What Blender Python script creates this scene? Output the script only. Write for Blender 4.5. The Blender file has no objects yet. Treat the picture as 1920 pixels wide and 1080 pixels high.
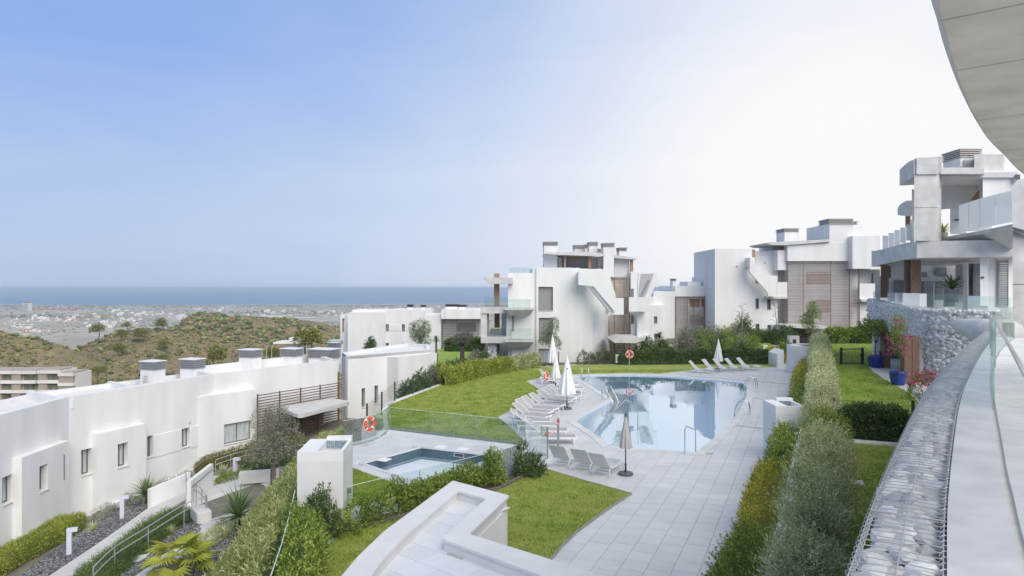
import bpy, bmesh, math, random
import numpy as np
from mathutils import Vector, Matrix
random.seed(7); RNG = np.random.default_rng(7)
SC = bpy.context.scene
COL = SC.collection
R = math.radians
F = 1250.0; H = 6.8          # focal length in photo pixels, eye height above the pool deck

# ------------------------------------------------------------------ camera
cd = bpy.data.cameras.new('camera'); cam = bpy.data.objects.new('camera', cd); COL.objects.link(cam)
cam.location = (0, 0, H); cam.rotation_euler = (R(90), 0, 0)
cd.sensor_width = 36; cd.lens = F / 1920 * 36; cd.clip_start = .1; cd.clip_end = 200000
SC.camera = cam

# ------------------------------------------------------------------ sky, sun, exposure
SUN_AZ, SUN_EL = R(150), R(40)
GLOW_AZ, GLOW_EL = R(29), R(4)
wd = bpy.data.worlds.new('World'); SC.world = wd; wd.use_nodes = True
nt = wd.node_tree; N = nt.nodes; L = nt.links
bg = N['Background']
tc = N.new('ShaderNodeTexCoord')
nv = N.new('ShaderNodeVectorMath'); nv.operation = 'NORMALIZE'; L.new(tc.outputs['Generated'], nv.inputs[0])
sp = N.new('ShaderNodeSeparateXYZ'); L.new(nv.outputs[0], sp.inputs[0])
def ramp(nd, pts):
    r = nd.new('ShaderNodeValToRGB'); e = r.color_ramp.elements
    while len(e) < len(pts): e.new(.5)
    for i, (p, c) in enumerate(pts):
        e[i].position = p; e[i].color = (*c, 1)
    return r
# clear sky by elevation (z of the direction)
r1 = ramp(N, [(0.0, (.44, .54, .75)), (.06, (.46, .57, .80)), (.16, (.41, .55, .82)), (.28, (.27, .43, .81)), (.40, (.21, .38, .76)), (.6, (.32, .44, .66)), (1.0, (.37, .45, .58))])
L.new(sp.outputs[2], r1.inputs[0])
# bright veil of haze round the low sun, by angle from it
sd = (math.sin(GLOW_AZ) * math.cos(GLOW_EL), math.cos(GLOW_AZ) * math.cos(GLOW_EL), math.sin(GLOW_EL))
dt = N.new('ShaderNodeVectorMath'); dt.operation = 'DOT_PRODUCT'; L.new(nv.outputs[0], dt.inputs[0]); dt.inputs[1].default_value = sd
r2 = ramp(N, [(0.0, (0, 0, 0)), (.55, (.05,) * 3), (.72, (.16,) * 3), (.84, (.36,) * 3), (.91, (.60,) * 3), (.96, (.88,) * 3), (.985, (1,) * 3)])
L.new(dt.outputs['Value'], r2.inputs[0])
nz = N.new('ShaderNodeTexNoise'); nz.inputs['Scale'].default_value = 2.2; nz.inputs['Detail'].default_value = 7; nz.inputs['Distortion'].default_value = .6
mpn = N.new('ShaderNodeMapping'); mpn.inputs['Scale'].default_value = (1, 1, 4.5); L.new(nv.outputs[0], mpn.inputs[0]); L.new(mpn.outputs[0], nz.inputs[0])
mrn = N.new('ShaderNodeMapRange'); mrn.inputs[1].default_value = .35; mrn.inputs[2].default_value = .75; mrn.inputs[3].default_value = -.03; mrn.inputs[4].default_value = .07; L.new(nz.outputs[0], mrn.inputs[0])
adn = N.new('ShaderNodeMath'); adn.operation = 'ADD'; adn.use_clamp = True; L.new(r2.outputs[0], adn.inputs[0]); L.new(mrn.outputs[0], adn.inputs[1])
mx = N.new('ShaderNodeMixRGB'); L.new(adn.outputs[0], mx.inputs[0]); L.new(r1.outputs[0], mx.inputs[1]); mx.inputs[2].default_value = (.93, .935, .94, 1)
L.new(mx.outputs[0], bg.inputs[0]); bg.inputs[1].default_value = .435
sl = bpy.data.lights.new('sun', 'SUN'); sl.energy = 1.5; sl.angle = R(55); sl.color = (1, .92, .80)
so = bpy.data.objects.new('sun', sl); COL.objects.link(so)
so.rotation_euler = Vector((math.sin(SUN_AZ) * math.cos(SUN_EL), math.cos(SUN_AZ) * math.cos(SUN_EL), math.sin(SUN_EL))).to_track_quat('Z', 'Y').to_euler()
so.location = (0, -20, 60)
vs = SC.view_settings; vs.view_transform = 'Standard'; vs.look = 'None'; vs.exposure = 1.25; vs.gamma = 1; vs.use_curve_mapping = False
SC.cycles.max_bounces = 8; SC.cycles.transparent_max_bounces = 24; SC.cycles.diffuse_bounces = 3; SC.cycles.glossy_bounces = 4
SC.cycles.use_denoising = True

# ------------------------------------------------------------------ photo pixel -> place
def W(px, py, Y): return ((px - 960) / F * Y, Y, H - (py - 540) / F * Y)
def G(px, py, z=0.0):
    Y = F * (H - z) / (py - 540); return ((px - 960) / F * Y, Y, z)
def G2(px, py, z=0.0): return G(px, py, z)[:2]
def zl(X, Y): return min(-3.3, -3.3 + .235 * (X + 13.2))        # the sloping garden on the left
def GL(px, py, dz=0.0):
    a = (px - 960) / F; b = (py - 540) / F
    Y = (H - dz + 3.3 - .235 * 13.2) / (b + .235 * a)
    if zl(a * Y, Y) >= -3.3001: Y = (H - dz + 3.3) / b
    X = a * Y; return (X, Y, zl(X, Y) + dz)

# ------------------------------------------------------------------ materials
MATS = {}
def mat(name, col, rough=.6, var=.08, scale=3., bump=0., bscale=30., isl=0., col2=None, c2amt=.5, c2scale=.6, metal=0., spec=.5, stretch=None, detail=5, bdist=.02, objr=0.):
    if name in MATS: return MATS[name]
    m = bpy.data.materials.new(name); m.use_nodes = True; MATS[name] = m
    n = m.node_tree.nodes; l = m.node_tree.links; b = n['Principled BSDF']
    b.inputs['Roughness'].default_value = rough; b.inputs['Metallic'].default_value = metal; b.inputs['Specular IOR Level'].default_value = spec
    g = n.new('ShaderNodeNewGeometry'); vec = g.outputs['Position']
    if stretch:
        mp = n.new('ShaderNodeMapping'); mp.inputs['Scale'].default_value = stretch; l.new(vec, mp.inputs[0]); vec = mp.outputs[0]
    tx = n.new('ShaderNodeTexNoise'); tx.inputs['Scale'].default_value = scale; tx.inputs['Detail'].default_value = detail; l.new(vec, tx.inputs[0])
    cr = ramp(n, [(.3, [max(0, c * (1 - var)) for c in col]), (.7, [min(1, c * (1 + var)) for c in col])]); l.new(tx.outputs['Fac'], cr.inputs[0]); out = cr.outputs[0]
    if col2:
        t2 = n.new('ShaderNodeTexNoise'); t2.inputs['Scale'].default_value = c2scale; t2.inputs['Detail'].default_value = 6; l.new(vec, t2.inputs[0])
        rr = ramp(n, [(.5 - .18, (0, 0, 0)), (.5 + .18, (c2amt,) * 3)]); l.new(t2.outputs['Fac'], rr.inputs[0])
        mm = n.new('ShaderNodeMixRGB'); l.new(rr.outputs[0], mm.inputs[0]); l.new(out, mm.inputs[1]); mm.inputs[2].default_value = (*col2, 1); out = mm.outputs[0]
    if isl or objr:
        ri = g.outputs['Random Per Island']
        if objr:
            oi = n.new('ShaderNodeObjectInfo'); ad = n.new('ShaderNodeMath'); ad.operation = 'ADD'; l.new(ri, ad.inputs[0]); l.new(oi.outputs['Random'], ad.inputs[1])
            fr = n.new('ShaderNodeMath'); fr.operation = 'FRACT'; l.new(ad.outputs[0], fr.inputs[0]); ri = fr.outputs[0]
        a = isl or objr
        mr = n.new('ShaderNodeMapRange'); mr.inputs[3].default_value = 1 - a; mr.inputs[4].default_value = 1 + a; l.new(ri, mr.inputs[0])
        hs = n.new('ShaderNodeHueSaturation'); l.new(mr.outputs[0], hs.inputs['Value']); l.new(out, hs.inputs['Color']); out = hs.outputs[0]
    l.new(out, b.inputs['Base Color'])
    if bump:
        tb = n.new('ShaderNodeTexNoise'); tb.inputs['Scale'].default_value = bscale; tb.inputs['Detail'].default_value = 4; l.new(vec, tb.inputs[0])
        bp = n.new('ShaderNodeBump'); bp.inputs['Strength'].default_value = bump; bp.inputs['Distance'].default_value = bdist; l.new(tb.outputs['Fac'], bp.inputs['Height']); l.new(bp.outputs[0], b.inputs['Normal'])
    return m
def leafmat(name, c1, c2, c3=None, trans=.25, rough=.5, big=.25):
    """foliage: every leaf its own mix of two or three greens, with broad patches"""
    if name in MATS: return MATS[name]
    m = bpy.data.materials.new(name); m.use_nodes = True; MATS[name] = m
    n = m.node_tree.nodes; l = m.node_tree.links; b = n['Principled BSDF']
    g = n.new('ShaderNodeNewGeometry')
    if trans > 0: c1, c2, c3 = [tuple(min(.8, k * 1.55) for k in c) if c else None for c in (c1, c2, c3)]
    pts = [(.0, c1), (1., c2)] if c3 is None else [(.0, c1), (.6, c2), (1., c3)]
    cr = ramp(n, pts)
    tx = n.new('ShaderNodeTexNoise'); tx.inputs['Scale'].default_value = 1.3; tx.inputs['Detail'].default_value = 3; l.new(g.outputs['Position'], tx.inputs[0])
    mr = n.new('ShaderNodeMapRange'); mr.inputs[1].default_value = .3; mr.inputs[2].default_value = .7; mr.inputs[3].default_value = -big; mr.inputs[4].default_value = big; l.new(tx.outputs['Fac'], mr.inputs[0])
    ad = n.new('ShaderNodeMath'); ad.operation = 'ADD'; l.new(g.outputs['Random Per Island'], ad.inputs[0]); l.new(mr.outputs[0], ad.inputs[1]); l.new(ad.outputs[0], cr.inputs[0])
    l.new(cr.outputs[0], b.inputs['Base Color']); b.inputs['Roughness'].default_value = rough; b.inputs['Specular IOR Level'].default_value = .35
    tr = n.new('ShaderNodeBsdfTranslucent'); l.new(cr.outputs[0], tr.inputs[0])
    ms = n.new('ShaderNodeMixShader'); ms.inputs[0].default_value = trans; l.new(b.outputs[0], ms.inputs[1]); l.new(tr.outputs[0], ms.inputs[2]); l.new(ms.outputs[0], n['Material Output'].inputs[0])
    return m
def glassmat(name, tint, refl=.06, edge=.7):
    m = bpy.data.materials.new(name); m.use_nodes = True; MATS[name] = m
    n = m.node_tree.nodes; l = m.node_tree.links; n.remove(n['Principled BSDF'])
    t = n.new('ShaderNodeBsdfTransparent'); t.inputs[0].default_value = (*tint, 1)
    g = n.new('ShaderNodeBsdfGlossy'); g.inputs['Roughness'].default_value = .01; g.inputs[0].default_value = (.95, .98, .97, 1)
    lw = n.new('ShaderNodeLayerWeight'); lw.inputs[0].default_value = .25
    mr = n.new('ShaderNodeMapRange'); mr.inputs[3].default_value = refl; mr.inputs[4].default_value = edge; l.new(lw.outputs['Fresnel'], mr.inputs[0])
    mx = n.new('ShaderNodeMixShader'); l.new(mr.outputs[0], mx.inputs[0]); l.new(t.outputs[0], mx.inputs[1]); l.new(g.outputs[0], mx.inputs[2]); l.new(mx.outputs[0], n['Material Output'].inputs[0])
    return m
STUCCO = mat('white_stucco', (.80, .80, .795), .85, .03, .5, .12, 60, bdist=.004, col2=(.62, .615, .59), c2amt=.5, c2scale=.9, stretch=(1, 1, .22))
STUCCO2 = mat('white_stucco_aged', (.76, .76, .75), .85, .05, .8, .15, 40, bdist=.005, col2=(.56, .56, .53), c2amt=.45, c2scale=1.6, stretch=(1, 1, .2))
CONC = mat('board_marked_concrete', (.60, .59, .57), .8, .12, 1.8, .3, 25, bdist=.006, col2=(.42, .415, .40), c2amt=.6, c2scale=1.3)
CONCP = mat('pale_concrete', (.62, .61, .59), .8, .08, 2.2, .15, 30, bdist=.004, col2=(.47, .46, .45), c2amt=.5, c2scale=1.2)
SOFFIT = mat('soffit_concrete', (.86, .77, .62), .85, .10, 2.2, .35, 18, bdist=.008, col2=(.58, .51, .40), c2amt=.6, c2scale=1.5)
LEDGE = mat('weathered_white_concrete', (.75, .745, .73), .75, .07, 2.5, .3, 60, bdist=.004, col2=(.50, .495, .48), c2amt=.6, c2scale=2.2)
GROUT = mat('grout', (.40, .40, .39), .9, .1, 4)
TILE = mat('porcelain_deck_tile', (.62, .62, .62), .42, .05, 1.2, .08, 60, isl=.05, objr=.05, bdist=.002, col2=(.54, .54, .54), c2amt=.4, c2scale=.8)
TILE2 = mat('terrace_tile', (.70, .715, .74), .4, .03, 1.5, .05, 60, isl=.05, objr=.05, bdist=.002)
COPE = mat('coping_stone', (.64, .64, .63), .55, .06, 2.5, .1, 50, isl=.06, objr=.06)
PAVE = mat('smooth_pale_paving', (.62, .61, .59), .7, .06, 1.0, .12, 40, bdist=.003, col2=(.52, .51, .49), c2amt=.4)
WOOD = mat('dark_brown_wood', (.20, .115, .075), .55, .25, 6, .2, 30, stretch=(3, 3, .6), isl=.15, objr=.15)
WOODL = mat('warm_brown_wood', (.36, .20, .11), .5, .2, 6, .2, 30, stretch=(3, 3, .5), isl=.12, objr=.12)
SLATM = mat('weathered_brown_slat', (.43, .375, .345), .6, .18, 5, .1, 30, isl=.15, objr=.2)
SLATG = mat('dark_grey_slat', (.14, .135, .135), .5, .1, 5, objr=.1)
STEEL = mat('brushed_steel', (.62, .62, .62), .25, .05, 20, metal=1.)
GALV = mat('galvanised_steel', (.50, .50, .50), .5, .12, 30, metal=.3)
DARKM = mat('charcoal_metal', (.055, .06, .063), .45, .1, 10)
CAPM = mat('grey_louvre_metal', (.25, .26, .27), .5, .08, 4)
SHUT = mat('grey_shutter', (.26, .26, .255), .5, .05, 3, objr=.08)
FRAME = mat('window_frame_grey', (.13, .135, .135), .4, .05, 8)
PANE = mat('window_pane', (.10, .115, .115), .04, .5, .9, spec=.9, col2=(.30, .31, .30), c2amt=.6, c2scale=1.1)
CURT = mat('pale_curtain', (.46, .50, .50), .25, .35, 5, stretch=(4, 4, .2), spec=.8)
WPAINT = mat('white_paint', (.80, .80, .80), .45, .03, 5)
FABW = leafmat('white_mesh_fabric', (.53, .53, .53), (.54, .54, .54), trans=.45)
FABG = mat('grey_mesh_fabric', (.40, .385, .39), .75, .06, 60, .2, 300, bdist=.002)
CANVW = mat('white_canvas', (.76, .75, .74), .8, .05, 4, .3, 15)
CANVG = mat('taupe_canvas', (.48, .46, .44), .8, .08, 4, .3, 15)
RED = mat('lifebuoy_red', (.72, .09, .04), .45, .08, 6)
WHT = mat('reflective_white', (.82, .82, .82), .4, .02, 6)
BLUEPOT = mat('blue_glazed_ceramic', (.012, .035, .26), .12, .5, 3, .1, 6, spec=.8)
POTW = mat('white_ceramic', (.72, .74, .72), .3, .05, 3)
SOIL = mat('dark_soil', (.075, .055, .042), .95, .4, 6, .6, 25)
BARKD = mat('bark', (.14, .115, .095), .9, .3, 9, .6, 20)
GLASS = glassmat('clear_glass', (.93, .965, .95), .05, .6)
GLASSG = glassmat('green_edged_glass', (.89, .95, .925), .05, .45)
GLASSW = bpy.data.materials.new('milky_glass'); GLASSW.use_nodes = True
def _mg():
    n = GLASSW.node_tree.nodes; l = GLASSW.node_tree.links; b = n['Principled BSDF']; b.inputs['Base Color'].default_value = (.84, .87, .87, 1); b.inputs['Roughness'].default_value = .12
    tl = n.new('ShaderNodeBsdfTranslucent'); tl.inputs[0].default_value = (.85, .9, .9, 1); tr = n.new('ShaderNodeBsdfTransparent'); m1 = n.new('ShaderNodeMixShader'); m1.inputs[0].default_value = .4; l.new(b.outputs[0], m1.inputs[1]); l.new(tl.outputs[0], m1.inputs[2])
    m2 = n.new('ShaderNodeMixShader'); m2.inputs[0].default_value = .22; l.new(m1.outputs[0], m2.inputs[1]); l.new(tr.outputs[0], m2.inputs[2]); l.new(m2.outputs[0], n['Material Output'].inputs[0])
_mg()
STONEG = mat('gabion_stone', (.66, .655, .64), .85, .12, 3, .5, 14, isl=.22, objr=.22, bdist=.02, col2=(.52, .51, .50), c2amt=.45, c2scale=5)
GRAVD = mat('dark_gravel', (.15, .16, .17), .85, .5, 40, isl=.5)
GRAVW = mat('white_gravel', (.66, .66, .65), .9, .25, 60, .7, 120)

# ------------------------------------------------------------------ mesh building
class MB:
    def __init__(s): s.v = []; s.f = []
    def add(s, vs, fs):
        o = len(s.v); s.v += [tuple(p) for p in vs]; s.f += [[i + o for i in f] for f in fs]; return s
    def hexa(s, p):       # 8 corners: bottom 0-3 (ccw), top 4-7
        return s.add(p, [(3, 2, 1, 0), (4, 5, 6, 7), (0, 1, 5, 4), (1, 2, 6, 5), (2, 3, 7, 6), (3, 0, 4, 7)])
    def box(s, x0, x1, y0, y1, z0, z1):
        return s.hexa([(x0, y0, z0), (x1, y0, z0), (x1, y1, z0), (x0, y1, z0), (x0, y0, z1), (x1, y0, z1), (x1, y1, z1), (x0, y1, z1)])
    def cbox(s, c, d, rz=0):
        a, b, h = d[0] / 2, d[1] / 2, d[2] / 2; cz, sz = math.cos(rz), math.sin(rz)
        q = [(-a, -b), (a, -b), (a, b), (-a, b)]
        return s.hexa([(c[0] + x * cz - y * sz, c[1] + x * sz + y * cz, c[2] + k) for k in (-h, h) for x, y in q])
    def prism(s, poly, z0, z1):
        poly = ccw(poly); n = len(poly)
        zz0 = z0 if callable(z0) else (lambda x, y: z0); zz1 = z1 if callable(z1) else (lambda x, y: z1)
        vs = [(x, y, zz0(x, y)) for x, y in poly] + [(x, y, zz1(x, y)) for x, y in poly]
        fs = [(i, (i + 1) % n, n + (i + 1) % n, n + i) for i in range(n)]
        o = len(s.v); s.add(vs, fs)
        for t in tess(poly): s.f.append([o + n + i for i in t]); s.f.append([o + i for i in reversed(t)])
        return s
    def vprism(s, pts, d):   # polygon of 3D points pushed by vector d
        n = len(pts); vs = [tuple(p) for p in pts] + [(p[0] + d[0], p[1] + d[1], p[2] + d[2]) for p in pts]
        return s.add(vs, [tuple(range(n)), tuple(reversed(range(n, 2 * n)))] + [((i + 1) % n, i, n + i, n + (i + 1) % n) for i in range(n)])
    def tube(s, pts, r, n=6, cap=True):
        pts = [Vector(p) for p in pts]; rs = r if isinstance(r, (list, tuple)) else [r] * len(pts)
        o = len(s.v); m = len(pts); u = None
        for i, p in enumerate(pts):
            t = (pts[min(i + 1, m - 1)] - pts[max(i - 1, 0)]).normalized()
            if u is None: u = t.orthogonal().normalized()
            u = (u - t * u.dot(t)); u = u.normalized() if u.length > 1e-6 else t.orthogonal().normalized(); w = t.cross(u)
            for k in range(n):
                a = 2 * math.pi * k / n; s.v.append(tuple(p + (u * math.cos(a) + w * math.sin(a)) * rs[i]))
        for i in range(m - 1):
            for k in range(n):
                k2 = (k + 1) % n; s.f.append([o + i * n + k, o + i * n + k2, o + (i + 1) * n + k2, o + (i + 1) * n + k])
        if cap: s.f.append([o + k for k in reversed(range(n))]); s.f.append([o + (m - 1) * n + k for k in range(n)])
        return s
    def lathe(s, prof, c=(0, 0, 0), n=16, cap=True):
        o = len(s.v); m = len(prof)
        for r, z in prof:
            for k in range(n):
                a = 2 * math.pi * k / n; s.v.append((c[0] + r * math.cos(a), c[1] + r * math.sin(a), c[2] + z))
        for i in range(m - 1):
            for k in range(n):
                k2 = (k + 1) % n; s.f.append([o + i * n + k, o + i * n + k2, o + (i + 1) * n + k2, o + (i + 1) * n + k])
        if cap: s.f.append([o + k for k in reversed(range(n))]); s.f.append([o + (m - 1) * n + k for k in range(n)])
        return s
    def grid(s, fn, nu, nv, closed=False):
        o = len(s.v)
        for j in range(nv + 1):
            for i in range(nu + (0 if closed else 1)): s.v.append(tuple(fn(i / nu, j / nv)))
        w = nu + (0 if closed else 1)
        for j in range(nv):
            for i in range(nu):
                i2 = (i + 1) % w if closed else i + 1
                s.f.append([o + j * w + i, o + j * w + i2, o + (j + 1) * w + i2, o + (j + 1) * w + i])
        return s
    def build(s, name, m, parent=None, smooth=False, local=False, bevel=0, solid=0):
        off = (0, 0, 0) if (local or parent is None) else base_of(parent)
        me = bpy.data.meshes.new(name)
        me.from_pydata([(x - off[0], y - off[1], z - off[2]) for x, y, z in s.v], [], s.f); me.materials.append(m)
        if smooth: me.polygons.foreach_set('use_smooth', [True] * len(me.polygons))
        o = bpy.data.objects.new(name, me); COL.objects.link(o)
        if parent is not None: o.parent = parent
        if bevel:
            b = o.modifiers.new('bevel', 'BEVEL'); b.width = bevel; b.segments = 2; b.limit_method = 'ANGLE'
        if solid:
            b = o.modifiers.new('solid', 'SOLIDIFY'); b.thickness = solid
        return o
def base_of(o):
    v = Vector((0, 0, 0))
    while o is not None: v = v + o.location; o = o.parent
    return tuple(v)
def area(p): return sum(p[i][0] * p[(i + 1) % len(p)][1] - p[(i + 1) % len(p)][0] * p[i][1] for i in range(len(p))) / 2
def ccw(p):
    p = [tuple(q[:2]) for q in p]; return p if area(p) > 0 else p[::-1]
def tess(poly):
    from mathutils.geometry import tessellate_polygon
    out = []
    for t in tessellate_polygon([[Vector((x, y, 0)) for x, y in poly]]):
        a = area([poly[i] for i in t]); out.append(list(t) if a > 0 else list(reversed(t)))
    return out
def inside(p, poly):
    x, y = p[:2]; c = False; n = len(poly)
    for i in range(n):
        (x0, y0), (x1, y1) = poly[i][:2], poly[i - 1][:2]
        if (y0 > y) != (y1 > y) and x < (x1 - x0) * (y - y0) / (y1 - y0) + x0: c = not c
    return c
def clip(poly, a, b):       # keep what lies left of a->b
    out = []; n = len(poly)
    sd = lambda p: (b[0] - a[0]) * (p[1] - a[1]) - (b[1] - a[1]) * (p[0] - a[0])
    for i in range(n):
        p, q = poly[i], poly[(i + 1) % n]; dp, dq = sd(p), sd(q)
        if dp >= 0: out.append(p)
        if (dp >= 0) != (dq >= 0):
            t = dp / (dp - dq); out.append((p[0] + (q[0] - p[0]) * t, p[1] + (q[1] - p[1]) * t))
    return out
def offset(poly, d, closed=True):    # miter offset to the left of travel
    n = len(poly); out = []
    for i in range(n):
        p = Vector(poly[i][:2]); a = Vector(poly[i - 1][:2]) if (closed or i > 0) else None; b = Vector(poly[(i + 1) % n][:2]) if (closed or i < n - 1) else None
        ns = []
        for u, v in ((a, p), (p, b)):
            if u is None or v is None: continue
            t = (v - u).normalized(); ns.append(Vector((-t.y, t.x)))
        if len(ns) == 1: q = p + ns[0] * d
        else:
            m = (ns[0] + ns[1]).normalized(); q = p + m * d / max(.35, m.dot(ns[0]))
        out.append((q.x, q.y))
    return out
def along(path, s):
    """point and tangent at length s of a polyline"""
    for i in range(len(path) - 1):
        a, b = Vector(path[i]), Vector(path[i + 1]); l = (b - a).length
        if s <= l or i == len(path) - 2: return a + (b - a) * (s / l), (b - a).normalized()
        s -= l
def plen(path): return sum((Vector(path[i + 1]) - Vector(path[i])).length for i in range(len(path) - 1))
def smooth_path(pts, n=8):
    """Catmull-Rom through the points"""
    P = [Vector(p) for p in pts]; P = [P[0] * 2 - P[1]] + P + [P[-1] * 2 - P[-2]]; out = []
    for i in range(1, len(P) - 2):
        for k in range(n):
            t = k / n; a, b, c, d = P[i - 1:i + 3]
            out.append(.5 * ((2 * b) + (c - a) * t + (2 * a - 5 * b + 4 * c - d) * t * t + (-a + 3 * b - 3 * c + d) * t ** 3))
    return [tuple(p) for p in out] + [tuple(P[-2])]
def tag(o, label=None, cat=None, group=None, kind=None):
    if label: o['label'] = label
    if cat: o['category'] = cat
    if group: o['group'] = group
    if kind: o['kind'] = kind
    return o
def thing(name, label, cat, loc=(0, 0, 0), rz=0, group=None):
    o = bpy.data.objects.new(name, None); COL.objects.link(o); o.location = loc; o.rotation_euler = (0, 0, rz); o.empty_display_size = .2
    return tag(o, label, cat, group)
def struct(o): return tag(o, kind='structure')
def stuff(o): return tag(o, kind='stuff')
def copy_tree(o, parent=None):
    c = o.copy(); COL.objects.link(c)
    if parent is not None: c.parent = parent
    for ch in list(o.children): copy_tree(ch, c)
    return c
def ring(mb, poly, t, z0, z1):
    """a wall of thickness t standing along the inside of a closed outline"""
    poly = ccw(poly); inn = offset(poly, t); n = len(poly)
    for i in range(n):
        j = (i + 1) % n; mb.hexa([(*poly[i], z0), (*poly[j], z0), (*inn[j], z0), (*inn[i], z0), (*poly[i], z1), (*poly[j], z1), (*inn[j], z1), (*inn[i], z1)])
    return mb
def bar(mb, a, b, w, d, up=(0, 0, 1)):
    """rectangular bar between two points: w across, d along up"""
    a, b = Vector(a), Vector(b); t = (b - a).normalized(); u = Vector(up); s = t.cross(u)
    if s.length < 1e-4: s = Vector((1, 0, 0))
    s.normalize(); u = s.cross(t).normalized(); q = []
    for p in (a, b):
        for i, j in ((-1, -1), (1, -1), (1, 1), (-1, 1)): q.append(tuple(p + s * (i * w / 2) + u * (j * d / 2)))
    return mb.hexa(q)

class Facade:
    """an upright wall plane through plan points a and b; rectangles on it are given in photo pixels, depths d run towards the viewer"""
    def __init__(s, a, b):
        s.a = Vector(a[:2]); s.t = (Vector(b[:2]) - s.a); s.len = s.t.length; s.t.normalize()
        s.n = Vector((s.t.y, -s.t.x))
        if s.n.dot(-s.a) < 0: s.n = -s.n
    def sY(s, px, d=0):
        k = (px - 960) / F; o = s.a + s.n * d           # o + t*u = (k*Y, Y)
        u = (k * o.y - o.x) / (s.t.x - k * s.t.y); return u, o.y + u * s.t.y
    def zz(s, px, py, d=0): return H - (py - 540) / F * s.sY(px, d)[1]
    def P(s, u, z, d=0):
        q = s.a + s.t * u + s.n * d; return (q.x, q.y, z)
    def pt(s, px, py, d=0): return s.P(s.sY(px, d)[0], s.zz(px, py, d), d)
    def rect(s, px0, px1, py0, py1, d=0):
        pm = (px0 + px1) / 2; return (s.sY(px0, d)[0], s.sY(px1, d)[0], s.zz(pm, py1, d), s.zz(pm, py0, d))
    def box(s, mb, u0, u1, z0, z1, d0, d1):
        return mb.hexa([s.P(u0, z0, d1), s.P(u1, z0, d1), s.P(u1, z0, d0), s.P(u0, z0, d0), s.P(u0, z1, d1), s.P(u1, z1, d1), s.P(u1, z1, d0), s.P(u0, z1, d0)])
    def pbox(s, mb, px0, px1, py0, py1, d0, d1):
        return s.box(mb, *s.rect(px0, px1, py0, py1, d1), d0, d1)
    def wall(s, mb, u0, u1, z0, z1, holes, d0, d1):
        """wall slab from depth d0 (back) to d1 (front) with window openings; holes are (u0,u1,z0,z1)"""
        us = sorted({u0, u1, *[h[0] for h in holes], *[h[1] for h in holes]}); zs = sorted({z0, z1, *[h[2] for h in holes], *[h[3] for h in holes]})
        us = [u for u in us if u0 <= u <= u1]; zs = [z for z in zs if z0 <= z <= z1]
        for i in range(len(us) - 1):
            for j in range(len(zs) - 1):
                uc, zc = (us[i] + us[i + 1]) / 2, (zs[j] + zs[j + 1]) / 2
                if any(h[0] < uc < h[1] and h[2] < zc < h[3] for h in holes): continue
                mb.add([s.P(us[i], zs[j], d1), s.P(us[i + 1], zs[j], d1), s.P(us[i + 1], zs[j + 1], d1), s.P(us[i], zs[j + 1], d1)], [(0, 1, 2, 3)])
        for a, b, c, e in holes:
            q = [(a, c), (b, c), (b, e), (a, e)]
            for i in range(4):
                (x0, y0), (x1, y1) = q[i], q[(i + 1) % 4]
                mb.add([s.P(x0, y0, d1), s.P(x1, y1, d1), s.P(x1, y1, d0), s.P(x0, y0, d0)], [(0, 1, 2, 3)])
        q = [(u0, z0), (u1, z0), (u1, z1), (u0, z1)]
        for i in range(4):
            (x0, y0), (x1, y1) = q[i], q[(i + 1) % 4]
            mb.add([s.P(x0, y0, d1), s.P(x1, y1, d1), s.P(x1, y1, d0), s.P(x0, y0, d0)], [(3, 2, 1, 0)])
        return mb
    def window(s, parent, r, d, pane=None, mull=1, fw=.06, sill=True, d_front=0):
        """frame, pane and sill of a window set at depth d in an opening r"""
        u0, u1, z0, z1 = r; m = MB(); t = .05
        s.box(m, u0, u0 + fw, z0, z1, d - t, d); s.box(m, u1 - fw, u1, z0, z1, d - t, d)
        s.box(m, u0 + fw, u1 - fw, z0, z0 + fw, d - t, d); s.box(m, u0 + fw, u1 - fw, z1 - fw, z1, d - t, d)
        for k in range(1, mull + 1):
            uc = u0 + (u1 - u0) * k / (mull + 1)
            if mull: s.box(m, uc - fw / 2, uc + fw / 2, z0 + fw, z1 - fw, d - t, d)
        w = m.build('window', FRAME, parent)
        p = MB(); s.box(p, u0 + .01, u1 - .01, z0 + .01, z1 - .01, d - t - .02, d - .02)
        p.build('pane', pane or PANE, w, local=False)
        if sill:
            q = MB(); s.box(q, u0 - .03, u1 + .03, z0 - .05, z0 - .004, d, d_front + .05); q.build('sill', CONCP, w)
        return w

# ------------------------------------------------------------------ foliage
def rnd_unit(n):
    v = RNG.normal(size=(n, 3)); return v / np.linalg.norm(v, axis=1, keepdims=True)
def nrm(v): return v / np.maximum(1e-9, np.linalg.norm(v, axis=-1, keepdims=True))
def leaves(name, P, D, Ln, wr, m, parent=None, fold=.25, origin=(0, 0, 0)):
    """N separate leaf blades: base P, axis D, length Ln, width ratio wr"""
    n = len(P); Ln = np.broadcast_to(np.asarray(Ln, float), (n,))[:, None]; D = nrm(D)
    S = nrm(np.cross(D, rnd_unit(n))); Nn = np.cross(S, D)
    mid = P + D * Ln * .45 + Nn * Ln * wr * fold
    V = np.stack([P, mid + S * Ln * wr * .5, P + D * Ln - Nn * Ln * wr * fold * .5, mid - S * Ln * wr * .5], 1).reshape(-1, 3) - np.array(origin)
    me = bpy.data.meshes.new(name); me.vertices.add(n * 4); me.vertices.foreach_set('co', V.astype(np.float32).ravel())
    me.loops.add(n * 4); me.loops.foreach_set('vertex_index', np.arange(n * 4, dtype=np.int32))
    me.polygons.add(n); me.polygons.foreach_set('loop_start', np.arange(0, n * 4, 4, dtype=np.int32)); me.polygons.foreach_set('loop_total', np.full(n, 4, np.int32))
    me.update(); me.validate(); me.materials.append(m)
    o = bpy.data.objects.new(name, me); COL.objects.link(o)
    if parent is not None: o.parent = parent
    return o
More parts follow.
